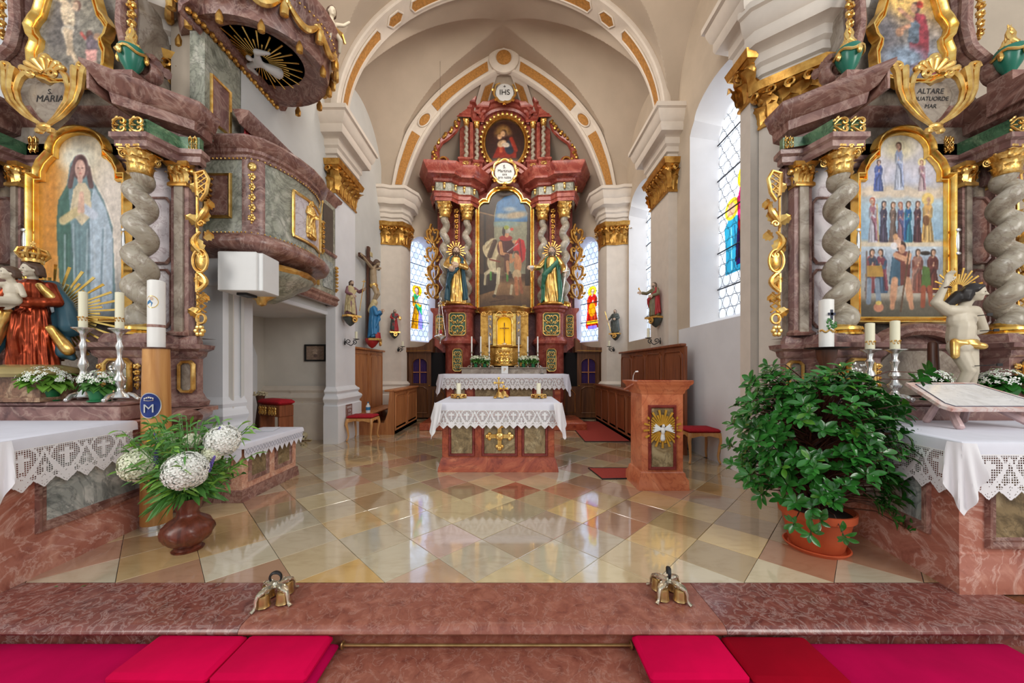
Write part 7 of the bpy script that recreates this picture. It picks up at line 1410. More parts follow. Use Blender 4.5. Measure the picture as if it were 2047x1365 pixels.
# ---------------------------------------------------------------- pulpit on the left wall
PU = thing('pulpit', 'marbled pulpit with gilded ornaments and large sounding board on the left wall', 'pulpit', (-3.55, 5.2, 2.4))
def PW(name, m, mat, par=None, **k): return part(name, m, mat, par or PU, w=True, **k)
bp = [(-4.15, 4.52), (-3.33, 4.52), (-3.21, 4.58), (-3.11, 4.74), (-3.04, 4.95), (-3.0, 5.2), (-3.01, 5.45), (-3.08, 5.70), (-3.2, 5.88), (-3.35, 5.97), (-3.66, 6.0)]
sb_ = [bp[0], bp[1]]
for i in range(2, len(bp)-1): sb_.append(bp[i])
sb_.append(bp[-1])
PW('basket_wall', M().sweep([(0, 3.15), (0, 4.18)], bp, cap=False), greygreen, label='grey-green marbled curved wall')
PW('top_rail', M().sweep([(-.05, 4.14), (.01, 4.14), (.03, 4.16), (.03, 4.19), (.06, 4.21), (.06, 4.25), (.10, 4.28), (.12, 4.32), (.14, 4.36), (.13, 4.39), (-.1, 4.40)], bp), purmar2)
PW('torus', M().sweep([(-.05, 3.22), (.02, 3.21), (.03, 3.18)]+[(.05+.11*cos(a), 3.08+.10*sin(a)) for a in np.linspace(pi*.45, -pi*.5, 8)]+[(.0, 2.96), (-.1, 2.92), (-.4, 2.88)], bp), purmar2)
def bead(path, z, d, r, step, name):
    m = M()
    pts = []
    for (a, b) in zip(path[:-1], path[1:]):
        a = np.array(a); b = np.array(b); l = np.linalg.norm(b-a); n = np.array((b[1]-a[1], a[0]-b[0]))/l
        for k in range(max(1, int(l/step))): q = a+(b-a)*(k+.5)/max(1, int(l/step))+n*d; m.ell((q[0], q[1], z), (r, r, r), 5, None, 4)
    PW(name, m, gold, stuff=True)
bead(bp, 4.145, .025, .012, .05, 'bead_string'); bead(bp, 3.215, .022, .011, .05, 'bead_string')
PW('bowl', M().lathe([(.62, 2.87), (.6, 2.80), (.52, 2.72), (.40, 2.66), (.34, 2.62), (.30, 2.58), (.16, 2.50), (.05, 2.44), (0, 2.43)][::-1], 26, (-3.5, 5.2, 0), .85, 1.1), greygreen); PW('gilt_leaf_ring', M().lathe([(.60, 2.80), (.64, 2.84), (.62, 2.88)], 26, (-3.5, 5.2, 0), .85, 1.1, rip=lambda a, z: 1+.02*cos(a*36)), gold); PW('pendant', M().join(M().lathe([(0, 2.30), (.05, 2.32), (.07, 2.38), (.16, 2.44), (.18, 2.50), (.22, 2.54), (.2, 2.58)], 18, rip=lambda a, z: 1+.06*cos(a*9)), Matrix.Translation((-3.5, 5.0, .06))), gold)
def flatpanel(x0, x1, z0, z1, y, mt, orn, par=None, nm='panel'):
    o = [(x0, z0), (x1, z0), (x1, z1), (x0, z1)]; p = PW(nm, M().box(x0, x1, y-.012, y, z0, z1), mt); f = PW('gilt_frame', M().frame(o, [(-.03, .012), (-.025, .03), (-.01, .035), (0, .02), (.005, 0)], y-.0), gold); return p
flatpanel(-3.92, -3.54, 3.40, 3.96, 4.515, purmar2, None); part('hanging_fruit', drop(.16, .42, 6, .06, 7), goldold, PU, None, (-3.80+3.55, 4.49-5.2, 3.90-2.4))
q = PW('corner_strip', M().sweep([(.02, 3.2), (.02, 4.14)], [(-3.40, 4.52), (-3.32, 4.52), (-3.22, 4.57), (-3.19, 4.61)], cap=False), purmar2)
for k in range(6): part('husk', M().join(drop(.11, .12, 1, .03, k), Matrix.Translation((0, 0, .06))) if k else M().ell((0, -.01, 0), (.06, .03, .06), 12).ell((0, -.035, 0), (.025, .02, .025), 8), gold, PU, None, (-3.29+3.55, 4.53-5.2, 4.05-.13*k-2.4))
# curved relief panel with the gilt bishop
cpn = [bp[4], bp[5], bp[6], bp[7]]
def curve(t, z, d): 
    i = min(2, int(t*3)); f_ = t*3-i; a = np.array(cpn[i]); b = np.array(cpn[i+1]); n = np.array((b[1]-a[1], a[0]-b[0])); n /= np.linalg.norm(n); c = a+(b-a)*f_+n*d; return (c[0], c[1], z)
PW('curved_panel', M().grid(lambda u, v: curve(u*.999, 3.34+.62*v, .012), 18, 4), lilacmar, label='pale mauve curved panel')
e = [curve(t, 3.34, .02) for t in np.linspace(0, .999, 12)]+[curve(.999, z, .02) for z in np.linspace(3.38, 3.96, 5)]+[curve(t, 3.96, .02) for t in np.linspace(.999, 0, 12)]+[curve(0, z, .02) for z in np.linspace(3.92, 3.38, 5)]
PW('gilt_frame', M().tube(e, .022, 7, True), gold)
rl = thing('x', None, None); bpy.data.objects.remove(rl)
rp = put('relief_figure', None, PU, (-2.98+3.55, 5.30-5.2, 3.40-2.4), 1.45); rp.scale = (.58,)*3; rp['label'] = 'gilt relief figure with a staff'
saint('robe', None, None, None, .58, 0, gold, gold, gold, gold, True, None, None, (2.2, 4.9), 8, vox=.016, par=rp, base=False); part('staff', M().tube([(.2, -.1, .1), (.24, -.16, 1.05)], .012, 6).ell((.24, -.16, 1.08), (.03, .03, .05), 8), gold, rp)
# panelled stair wall with curtain
PW('rear_wall', M().box(-3.68, -3.50, 6.15, 7.08, 2.86, 4.75), greygreen); PW('upper_rail', M().sweep([(0, 4.66), (.03, 4.68), (.05, 4.74), (.10, 4.78), (.12, 4.84), (.02, 4.86), (-.1, 4.86)], [(-3.52, 4.62), (-3.52, 7.08), (-3.7, 7.08)]), purmar2); PW('lower_rail', M().sweep([(-.05, 2.72), (.03, 2.72), (.06, 2.77), (.05, 2.82), (.08, 2.86), (.04, 2.92), (-.1, 2.93)], [(-3.52, 5.0), (-3.52, 7.08), (-3.7, 7.08)]), purmar2)
PW('opening_shade_board', M().box(-3.50, -3.485, 6.62, 6.98, 3.72, 4.58), plain('umber_shadow_board', (92, 80, 70), .8), label='grey-brown board coloured as the shaded opening'); PW('opening_frame', M().sweep([(0, 3.66), (.04, 3.68), (.05, 3.72), (0, 3.74)], [(-3.5, 6.4), (-3.5, 7.08)]), purmar2); PW('red_curtain', M().grid(lambda u, v: (-3.56+.012*sin(u*120), 4.75+1.0*u, 4.3+.40*v), 120, 2), redcloth, label='pleated red curtain')  # the opening is a flat board that carries its shade as colour
PW('gilt_strip', M().box(-3.50, -3.47, 6.42, 6.46, 3.0, 3.6), gold); PW('husk_drop', M().join(drop(.12, .6, 7, .05, 4), Matrix.Translation((-3.47, 6.52, 4.2)) @ rotm('Z', pi/2)), gold); PW('rear_panel', M().box(-3.50, -3.485, 6.62, 6.98, 3.02, 3.54), bluemar); PW('husk_drop', M().join(drop(.10, .5, 7, .05, 4), Matrix.Translation((-3.47, 7.03, 3.5)) @ rotm('Z', pi/2)), gold)
# panelled back between basket and sounding board
PW('back_board', M().box(-3.86, -3.68, 4.28, 4.86, 4.30, 5.55), greygreen); o = [(4.36, 4.52), (4.66, 4.52), (4.66, 5.10), (4.36, 5.10)]
PW('back_panel', M().box(-3.68, -3.672, 4.36, 4.66, 4.52, 5.10), purmar); PW('gilt_frame', M().frame(o, [(-.025, 0), (-.02, .02), (.0, .03), (.008, 0)], 0, 1).mapv(lambda x, y, z: (-3.68+y, x, z)), gold)
# sounding board
SBc = (-3.42, 4.86); rx, ry = .90, .80
def ring(r, n=40): return [(SBc[0]+rx*r*cos(a), SBc[1]+ry*r*sin(a)) for a in np.linspace(0, -2*pi, n, False)]
SB = PW('sounding_board', M().lathe([(.60, 5.72), (.72, 5.70), (.80, 5.62), (.93, 5.60), (.95, 5.66), (.97, 5.80), (1.0, 5.92), (1.04, 5.98), (1.05, 6.06), (1.10, 6.12), (1.12, 6.2), (.9, 6.3), (.4, 6.6), (0, 6.7)], 40, (SBc[0], SBc[1], 0), rx, ry), purmar2)
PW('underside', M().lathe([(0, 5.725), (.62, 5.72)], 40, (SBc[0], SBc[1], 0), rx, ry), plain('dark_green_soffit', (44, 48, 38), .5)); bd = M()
for k in range(90): a = 2*pi*k/90; bd.ell((SBc[0]+rx*1.05*cos(a), SBc[1]+ry*1.05*sin(a), 6.02), (.014,)*3, 5, None, 4)
PW('bead_string', bd, gold, stuff=True)
sbs = put('dove_sunburst', None, PU, (SBc[0]+3.55, SBc[1]-5.2, 5.70-2.4)); rays(sbs, (0, 0, 0), .10, .50, 44, goldsm, .009, 0, 2*pi, 0, .4, .012).rotation_euler = (pi/2, 0, .6); dv2 = blob(M().ell((0, 0, -.05), (.05, .10, .04), 12).ell((0, -.13, -.06), (.035, .04, .035), 10).cap((0, .08, -.05), (0, .2, -.04), .05, .08).cap((.03, -.03, -.05), (.17, -.09, -.05), .05, .03).cap((.17, -.09, -.05), (.26, .03, -.04), .04, .02).cap((-.03, -.03, -.05), (-.17, -.09, -.05), .05, .03).cap((-.17, -.09, -.05), (-.26, .03, -.04), .04, .02), .011, 2, None, whitepl); put('dove', dv2, sbs, rz=-.7)['label'] = 'white dove under the canopy'
for k in range(9):
    a0_ = -2.75+k*.5; a1_ = a0_+.5; g = M(); P_ = []
    for t in np.linspace(0, 1, 13): a = a0_+(a1_-a0_)*t; P_.append((SBc[0]+rx*1.05*cos(a), SBc[1]+ry*1.05*sin(a), 5.98-.22*sin(pi*t)))
    g.tube(P_, [.016+.03*sin(pi*i/12) for i in range(13)], 7)
    for i in range(1, 12): g.ell(P_[i], (.035, .035, .03), 6)
    PW('garland', g, gold); a = a0_; PW('tassel', M().lathe([(.0, 0), (.045, .02), (.05, .1), (.03, .17), (.02, .19), (.03, .23), (.0, .26)], 10, (SBc[0]+rx*1.05*cos(a), SBc[1]+ry*1.05*sin(a), 5.72), rip=lambda a, z: 1+.12*cos(a*8)), gold)
    a = a0_+.25; PW('tassel', M().lathe([(.0, 0), (.035, .02), (.04, .08), (.02, .14), (.0, .18)], 10, (SBc[0]+rx*.95*cos(a), SBc[1]+ry*.95*sin(a), 5.46), rip=lambda a, z: 1+.12*cos(a*8)), goldold)
PW('wall_cornice', M().sweep([(0, 5.5), (.03, 5.52), (.05, 5.58), (.12, 5.62), (.14, 5.7), (0, 5.72)], [(-3.74, 4.0), (-3.74, 5.6), (-3.9, 5.6)]), purmar2); eg = M()
for k in range(26): eg.ell((-3.67+.02*(k % 2), 4.05+.06*k, 5.565), (.035, .032, .035), 7)
PW('leaf_moulding', eg, goldold, stuff=True)
for i, (x, y, z) in enumerate(((-2.52, 5.0, 6.1), (-3.4, 4.06, 6.15))):
    pt = put('cherub', None, PU, (x+3.55, y-5.2, z-2.4), .8-i); b = M(); b.ell((0, 0, .20), (.07, .055, .09), 12).cap((0, 0, .14), (.0, 0, .1), .065, .07).cap((-.03, -.02, .10), (-.06, -.12, .06), .045, .036).cap((-.06, -.12, .06), (-.06, -.1, -.08), .034, .024).cap((.04, -.02, .1), (.09, -.08, .0), .045, .034).cap((.09, -.08, 0), (.1, -.02, -.12), .032, .022).cap((-.07, 0, .26), (-.15, -.04, .2), .028, .024).cap((-.15, -.04, .2), (-.17, -.12, .24), .024, .018).cap((.07, 0, .26), (.16, -.02, .3), .028, .022).cap((.16, -.02, .3), (.22, -.06, .36), .022, .018).cap((0, 0, .28), (0, -.01, .33), .03, .03)
    P = head(b, (0, -.02, .38), .065); put('body', blob(b, .010, 2, None, skinpale), pt); put('curls', blob(hairm((0, -.02, .38), .065, (0, -1, 0), .5, False, P), .012, 2, None, hairb), pt); part('gilt_cloth', M().tube([(-.1, -.02, .1), (0, -.07, .13), (.1, -.05, .12), (.14, .02, .2), (.2, .04, .1)], [.02, .03, .03, .025, .02], 7), gold, pt)
PW('gilt_glory', M().ell((SBc[0]+.3, SBc[1]+.1, 6.75), (.1, .1, .1), 10), gold); g = M()
for k in range(16): a = k*2*pi/16; g.cap((SBc[0]+.3+.1*cos(a), SBc[1]+.1, 6.75+.1*sin(a)), (SBc[0]+.3+.42*cos(a), SBc[1]+.1, 6.75+.42*sin(a)), .012, .02, 5)
PW('gilt_rays', g, gold)
# loudspeaker box
sp = thing('loudspeaker', 'white square loudspeaker box hanging below the pulpit', 'loudspeaker', (-3.42, 4.18, 2.50)); bx = part('cabinet', M().bbox(-.20, .30, .02, .36, 0, .47, .012), whitepl, sp); part('grille', M().bbox(-.205, .245, -.012, .03, -.004, .475, .012), plain('cloth_grille', (232, 231, 228), .7, var=.02), sp); part('bracket', M().box(-.06, .06, .1, .3, -.03, 0), black, sp); sp.rotation_euler = (0, 0, .06); sp.location = (pxx(474, 4.32), 4.30, pxz(581, 4.30))
# ---------------------------------------------------------------- on the left side altar
MD = (pxx(60, 3.42), 3.42); MZ = pxz(752, 3.42)
ped = solo('statue_pedestal', M().bbox(-.30, .30, -.16, .2, 0, MZ-1.19, .012).box(-.33, .33, -.18, .22, 0, .04).box(-.32, .32, -.17, .21, MZ-1.19-.04, MZ-1.19), marble('breccia', (92, 62, 48), (136, 100, 78), (180, 150, 120), (60, 40, 34), 7, .3, 1.2, .04), 'brown breccia marble block under the crowned mother statue', 'pedestal', (MD[0], MD[1], 1.187))
md = saint('madonna_statue', 'crowned statue of a mother in red robe holding a child before gilt rays', 'statue', (MD[0]+.03, MD[1], MZ+.05), 1.04, .5, robered, None, hairb, skinpale, False, ((.17, -.05, .64), (-.02, -.20, .60)), ((-.17, -.06, .62), (-.12, -.22, .56)), k=13, look=(-.8, -.75, .0), vox=.0085, longh=.8, base=False)
put('mantle', blob(M().cap((.10, .02, .80), (.19, .02, .62), .055, .07).cap((.19, .02, .62), (.23, .02, .42), .07, .09).cap((.23, .02, .42), (.20, .03, .36), .06, .03).cap((.12, .05, .5), (.18, .04, .18), .06, .075).cap((.18, .04, .18), (.24, .02, .12), .06, .03).cap((-.10, .04, .78), (-.18, .04, .4), .05, .07).cap((-.18, .04, .4), (-.24, .0, .14), .07, .04).cap((-.1, .06, .8), (.1, .06, .8), .06, .06), .012, 4, folds(11, .007, .1, .9, 2.2, 2), teal), md)['label'] = 'dark teal mantle'
put('gilt_lining', blob(M().cap((.13, -.06, .40), (.22, -.02, .20), .035, .05).cap((-.12, -.08, .52), (-.22, -.06, .25), .045, .06).cap((-.22, -.06, .25), (-.28, -.04, .2), .05, .02).cap((.08, -.09, .78), (.14, -.06, .68), .03, .04), .012, 3, folds(12, .006, .1, .8, 2, 4), gold), md)
ch = M(); ch.ell((-.13, -.26, .70), (.055, .045, .075), 12).cap((-.13, -.26, .64), (-.12, -.27, .62), .05, .05).cap((-.12, -.28, .62), (-.24, -.33, .57), .036, .03).cap((-.24, -.33, .57), (-.35, -.30, .53), .028, .02).cap((-.1, -.29, .61), (-.2, -.37, .60), .036, .03).cap((-.2, -.37, .6), (-.32, -.38, .6), .028, .02).cap((-.17, -.27, .75), (-.27, -.30, .72), .024, .02).cap((-.27, -.3, .72), (-.36, -.30, .75), .019, .014).cap((-.09, -.27, .75), (-.05, -.30, .66), .024, .02).cap((-.13, -.26, .76), (-.14, -.27, .80), .026, .026); hand(ch, (-.36, -.30, .75), (-1, 0, .5), (0, 0, 1), .55)
P = head(ch, (-.145, -.275, .845), .056, (-.7, -.7, .1)); put('child', blob(ch, .0065, 1, None, skinpale), md, (.11, .05, 0))['label'] = 'pale bare child on the arm'; put('child_hair', blob(hairm((-.145, -.275, .845), .056, (-.7, -.7, .1), .5, False, P), .009, 2, None, hairb), md, (.11, .05, 0)); ey = put('child_face', None, md, (.11, .05, 0)); facebits(ey, P, .056)
cr = M().lathe([(.062, 0), (.066, .0), (.068, .03), (.064, .035)], 20, (0, 0, 1.0))
for k in range(8):
    a = k*pi/4; cr.tube([(.066*cos(a), .066*sin(a), 1.03), (.10*cos(a), .10*sin(a), 1.075), (.085*cos(a), .085*sin(a), 1.115), (.03*cos(a), .03*sin(a), 1.135), (0, 0, 1.13)], [.012, .014, .012, .01, .008], 6); cr.ell((.072*cos(a+.39), .072*sin(a+.39), 1.05), (.016, .016, .024), 7)
cr.lathe([(.09, 1.06), (.098, 1.07), (.09, 1.08)], 20); cr.ell((0, 0, 1.15), (.018,)*3, 8).box(-.005, .005, -.004, .004, 1.16, 1.20).box(-.016, .016, -.004, .004, 1.175, 1.185)
part('crown', cr, gold, md, 'tall openwork gilt crown'); rays(md, (.06, .14, .56), .16, .47, 64, goldsm, .011, 0, 2*pi, 0, .4, .010, 'ray_glory', 9, 'sunburst of gilt rays behind the figure'); part('cloud_base', M().lathe([(.26, -.05), (.29, -.02), (.24, .03), (.15, .06), (0, .06)], 20, (0, -.02, 0), 1.1, .75, rip=lambda a, z: 1+.08*sin(a*5)), plain('gilt_grey_cloud', (176, 156, 104), .35, .5), md); part('crescent_horn', M().cap((-.22, -.1, .03), (-.31, -.12, .12), .028, .006, 8), goldsm, md)
candlestick('altar_candlestick', 'silver candlestick with ivory candle nearer the mother statue on the left altar', (pxx(166, 3.40), 3.40, 1.187), pxz(655, 3.40)-1.187, .34, silver, .031, .105, 'candlesticks on the left side altar', deco=True, pan=.075); candlestick('altar_candlestick', 'silver candlestick with ivory candle nearer the tall wooden candle post', (pxx(239, 3.36), 3.36, 1.187), pxz(657, 3.36)-1.187, .34, silver, .031, .105, 'candlesticks on the left side altar', deco=True, pan=.075)
flowerpot('potted_hydrangea', 'white hydrangea in a green pot on the left altar, nearer the mother statue', (pxx(101, 3.38), 3.36, 1.187), .085, .11, .19, greenpot, 'hydrangeas on the left side altar', petal, 190, 46, 21, .42, leaf2, .012); flowerpot('potted_hydrangea', 'white hydrangea in a green pot between the silver candlesticks', (pxx(193, 3.30), 3.32, 1.187), .075, .10, .165, greenpot, 'hydrangeas on the left side altar', petal, 150, 40, 23, .42, leaf3, .012)
# tall candle on a wooden post
pc = thing('paschal_candle', 'white paschal candle on a tall round wooden post with blue badge', 'candle', (-3.345, 3.36, 0)); hz = pxz(697, 3.36)
part('post', M().lathe([(.112, .045), (.112, .3), (.108, .8), (.095, hz), (0, hz)], 32), polewood, pc); part('metal_ring', M().lathe([(.114, 0), (.114, .045), (.1, .046)], 32), silver, pc); part('brown_collar', M().lathe([(.1, hz), (.108, hz), (.108, hz+.012), (0, hz+.012)], 28), darkwood, pc)
cz1 = pxz(563, 3.36); part('candle', M().lathe([(.064, hz+.012), (.064, cz1), (.05, cz1+.01), (0, cz1+.002)], 28), waxw, pc); part('red_band', M().lathe([(.0655, hz+.20), (.0655, hz+.225)], 28), purmar2, pc, 'brown-red band')
def onround(par, r, z0, pts, d, mat, name, label=None, a0=-pi/2):  # flat badge bent round a post
    m = M(); n = len(pts); v = [(r*cos(a0+x/r), r*sin(a0+x/r), z0+z) for x, z in pts]; m.add([(r*cos(a0), r*sin(a0), z0)]+v, [(0, 1+i, 1+(i+1) % n) for i in range(n)]); return part(name, m, mat, par, label)
el = lambda a, b, n=28: [(a*cos(t), b*sin(t)) for t in np.linspace(0, 2*pi, n, False)]
A0 = -pi/2+.35; onround(pc, .1165, 1.155, el(.085, .118), 0, silver, 'badge_rim', None, A0); bb = onround(pc, .118, 1.155, el(.078, .110), 0, plain('badge_blue', (24, 48, 120), .4), 'blue_badge', 'dark blue oval badge with crowned monogram', A0)
tx = text('M', .11, silver, pc, (.1195*cos(A0), .1195*sin(A0), 1.125), (pi/2, 0, A0+pi/2), .003); cw = M()
for k in range(5): cw.ell((-.03+.015*k, 0, .012*(1-abs(k-2)*.3)), (.007, .003, .007), 6)
cw.tube([(-.035, 0, -.012), (0, 0, -.016), (.035, 0, -.012)], .004, 5).tube([(-.03, 0, -.01), (-.034, 0, .008), (0, 0, .022), (.034, 0, .008), (.03, 0, -.01)], .003, 5); part('badge_crown', M().join(cw, Matrix.Translation((.1205*cos(A0), .1205*sin(A0), 1.215)) @ rotm('Z', A0+pi/2)), silver, pc)
A1 = -pi/2+.25; onround(pc, .0655, cz1-.20, el(.05, .058), 0, goldsm, 'medallion_rim', None, A1); onround(pc, .0662, cz1-.20, el(.044, .052), 0, plain('medallion_white', (240, 236, 226), .5), 'medallion', 'oval medallion with a small blue cloaked figure', A1); onround(pc, .0668, cz1-.20, [(-.04, -.03), (0, -.045), (.01, -.01), (-.012, .02), (-.035, 0)], 0, bluerobe, 'medallion_robe', None, A1); onround(pc, .0669, cz1-.17, el(.014, .016, 14), 0, skin, 'medallion_face', None, A1)
# carved vase with the bouquet
vs = thing('flower_vase', 'dark carved wooden vase with a wild bouquet of white hydrangeas', 'vase', (-2.675, 2.95, 0)); part('vase', M().lathe([(.085, 0), (.092, .012), (.07, .035), (.10, .05), (.13, .075), (.15, .10), (.165, .125), (.172, .15), (.171, .175), (.165, .20), (.145, .228), (.12, .25), (.096, .268), (.075, .285), (.068, .31), (.085, .37), (.105, .43), (.1, .43), (.08, .37), (0, .36)], 36, rip=lambda a, z: 1+.05*sin(a*8+z*45+1.5*sin(a*2))*(.04 < z < .27)+.03*sin(a*12)*(z > .28)), vasem, vs); part('foot', M().lathe([(.105, 0), (.108, .008), (.09, .015)], 28), vasem, vs)
bq = random.Random(31)
def florets(m, c, R, n, fs, q):
    for i in range(n):
        z = 1-2*(i+.5)/n; a = i*2.399; r = sqrt(1-z*z); d = Vector((r*cos(a), r*sin(a), z)); p0 = Vector(c)+d*R*q.uniform(.80, 1.08); Rm = d.to_track_quat('Z', 'Y').to_matrix().to_4x4()
        for k in range(4): b = k*pi/2+q.random()*.6; m.add([p0, p0+Rm.to_3x3() @ Vector((fs*.8*cos(b-.55), fs*.8*sin(b-.55), fs*.25)), p0+Rm.to_3x3() @ Vector((fs*1.35*cos(b), fs*1.35*sin(b), fs*.1)), p0+Rm.to_3x3() @ Vector((fs*.8*cos(b+.55), fs*.8*sin(b+.55), fs*.25))], [(0, 1, 2, 3)])
for (x, y, Y_, R, n, mt) in ((281, 928, 2.86, .125, 260, petalc), (372, 940, 2.78, .135, 300, petal), (446, 880, 2.95, .115, 240, petal), (425, 905, 2.9, .06, 90, petalc), (335, 880, 3.0, .055, 80, petalc), (384, 880, 2.95, .05, 70, petalc)):
    p0 = px(x, y, Y_); m = M().ell((0, 0, 0), (R*.74,)*3, 10); florets(m, (0, 0, 0), R, int(n*1.3), .025, bq); part('hydrangea_head', m, mt, vs, None, (p0[0]+2.675, p0[1]-2.95, p0[2]), smooth=0)
for (x, y, Y_, dx) in ((317, 882, 2.9, -.03), (312, 915, 2.85, .0), (415, 928, 2.85, .06), (405, 940, 2.82, -.05), (435, 870, 2.9, .02)):
    p0 = px(x, y, Y_); m = M()
    for k in range(50): t = k/50; a = k*2.4; m.ell((dx*t+.016*(1-t*.75)*cos(a), .016*(1-t*.75)*sin(a), -.06+.13*t), (.006,)*3, 4, None, 3)
    part('purple_flower_spike', m, purple, vs, None, (p0[0]+2.675, p0[1]-2.95, p0[2]), stuff=False)
p0 = px(304, 879, 2.9); m = M()
for k in range(12): m.ell((.02*cos(k*.52), -.01, .02*sin(k*.52)), (.018, .008, .008), 6, rotm('Y', -k*.52))
part('yellow_flower', m.ell((0, -.015, 0), (.012, .01, .012), 7), yellow, vs, None, (p0[0]+2.675, p0[1]-2.95, p0[2]))
stm = M(); lv = M(); lv2 = M()
def willow(m, p, d, L_, w, q):
    d = Vector(d).normalized(); s = d.cross(Vector((q.uniform(-1, 1), q.uniform(-1, 1), .3))).normalized(); u = s.cross(d); v = []
    for i in range(5):
        t = i/4; c = Vector(p)+d*L_*t-Vector((0, 0, 1))*L_*.35*t*t; ww = w*sin(pi*min(1, t*.88+.1)); v += [c-s*ww+u*ww*.3, c, c+s*ww+u*ww*.3]
    m.add(v, [(3*i+k, 3*i+k+1, 3*i+k+4, 3*i+k+3) for i in range(4) for k in range(2)])
for i in range(110):
    a = bq.uniform(0, 2*pi); sp_ = bq.uniform(.10, .48); zt = bq.uniform(.62, 1.12)-.45*max(0, sp_-.3); P_ = [(.03*cos(a), .03*sin(a), .36), (sp_*.45*cos(a), sp_*.4*sin(a), .36+(zt-.36)*.6), (sp_*cos(a), sp_*.75*sin(a), zt)]
    stm.tube(P_, .0035, 4)
    for k in range(11):
        t = .3+.7*k/10; b = np.array(P_[0])*(1-t)**2+2*np.array(P_[1])*t*(1-t)+np.array(P_[2])*t*t; ang = bq.uniform(0, 2*pi); willow(lv if i % 2 else lv2, b, (cos(ang)+.8*cos(a), sin(ang)+.8*sin(a), bq.uniform(-.3, .8)), bq.uniform(.06, .13), bq.uniform(.007, .014), bq)
for i in range(40): a = bq.uniform(0, 2*pi); willow(lv, (.09*cos(a), .09*sin(a), bq.uniform(.42, .55)), (cos(a), sin(a), bq.uniform(-.5, .4)), bq.uniform(.14, .24), .025, bq)
part('stems', stm, leaf3, vs, stuff=True); part('leaves', lv, leaf3, vs, stuff=True, smooth=0); part('bright_leaves', lv2, leaf2, vs, stuff=True, smooth=0)
# credence table beside the left altar
cd = thing('credence_table', 'low salmon marble side table with white cloth by the left wall', 'table', (-3.23, 4.48, 0)); part('body', M().box(-.22, .22, -.50, .50, .10, .62), credmar, cd); part('plinth', M().sweep([(0, .13), (.02, .12), (.03, 0)], [(-.22, .5), (-.22, -.5), (.22, -.5), (.22, .5)], True), purmar2, cd); part('table_top', M().bbox(-.25, .25, -.53, .53, .62, .655, .008), credmar, cd)
for y0 in (-.40, .06):
    o = [(y0, .20), (y0+.34, .20), (y0+.34, .56), (y0, .56)]; p = part('panel', M().box(.22, .224, y0, y0+.34, .2, .56), panelmar, cd); part('panel_moulding', M().frame(o, [(-.05, .003), (-.04, .014), (-.0, .014), (.005, 0)], 0, 1).mapv(lambda x, y, z: (.22+y, x, z)), purmar2, cd)
o = [(-.12, .2), (.1, .2), (.1, .56), (-.12, .56)]; part('panel', M().box(-.12, .1, -.506, -.5, .2, .56), panelmar, cd); part('panel_moulding', M().frame(o, [(-.05, .003), (-.04, .014), (0, .014), (.005, 0)], -.5), purmar2, cd)
cc = solo('table_cloth', clothtop([(-.27, -.55), (.27, -.55), (.27, .55), (-.27, .55)], .665, .06, rnd=.015), linen, 'white zigzag-edged cloth on the low side table by the left wall', 'tablecloth', (-3.23, 4.48, 0))
def zz(m, fn, w, h, n): 
    for k in range(n):
        a = w*k/n; b = w*(k+1)/n; c = (a+b)/2; m.add([fn(a, 0), fn(c, 0), fn(b, 0), fn(a, h*.55), fn(c, h), fn(b, h*.55)], [(0, 1, 4, 3), (1, 2, 5, 4)])
    return m
part('zigzag_border', zz(M(), lambda u, v: (.287+.006*sin(u*14)*v*6, -.55+u, .612-v), 1.1, .16, 11), linen, cc, smooth=0); part('zigzag_border', zz(M(), lambda u, v: (-.27+u, -.567, .612-v), .54, .16, 5), linen, cc, smooth=0)
dk = M()
for k in range(22): u = .05*k; dk.tube([(.296, -.55+u, .60), (.296, -.50+u, .535)], .0022, 4); dk.tube([(.296, -.50+u, .60), (.296, -.55+u, .535)], .0022, 4)
part('drawn_thread_line', dk, plain('grey_thread', (150, 150, 165), .8), cc, stuff=True)
bk = thing('booklet', 'thin white booklet lying on the low side table', 'book', (-3.26, 4.78, .668), .3); part('pages', M().bbox(-.1, .1, -.14, .14, 0, .012, .003), whitepl, bk); part('cover', M().box(-.102, .102, -.142, .142, .012, .014), linen, bk)
# ---------------------------------------------------------------- on the right side altar
SX, SY, SZ = pxx(1922, 3.42), 3.42, 1.19; sb = thing('martyr_statue', 'bare statue of a young man pierced by arrows with raised arm on the right altar', 'statue', (SX, SY, SZ), -.12); hS = 1.09; sb.scale = (hS,)*3
b = M(); b.ell((.0, 0, .70), (.105, .07, .10), 14).cap((0, 0, .64), (-.01, .0, .54), .088, .088).cap((.04, 0, .52), (-.03, -.02, .47), .075, .08).cap((-.05, -.01, .47), (.0, -.06, .26), .064, .046).cap((0, -.06, .26), (-.05, .0, .04), .044, .028).cap((.05, .0, .47), (.05, -.03, .25), .062, .044).cap((.05, -.03, .25), (.08, .02, .03), .042, .028).cap((-.05, .0, .03), (-.06, -.09, .012), .026, .02).cap((.08, .02, .03), (.10, -.07, .012), .026, .02)
b.cap((.09, 0, .78), (.0, -.01, .78), .052, .05).cap((-.10, -.0, .79), (-.0, -.01, .78), .052, .05).cap((-.11, 0, .79), (-.215, -.02, .86), .046, .038).cap((-.215, -.02, .86), (-.165, -.05, 1.02), .036, .022); hand(b, (-.165, -.05, 1.015), (.1, -.05, .5), (-1, 0, .1), .85)
b.cap((.11, 0, .76), (.20, .03, .62), .044, .034).cap((.20, .03, .62), (.07, .09, .56), .033, .024).cap((.0, -.01, .80), (.03, -.03, .88), .038, .034); P = head(b, (.05, -.05, .935), .068, (.75, -.75, -.1))
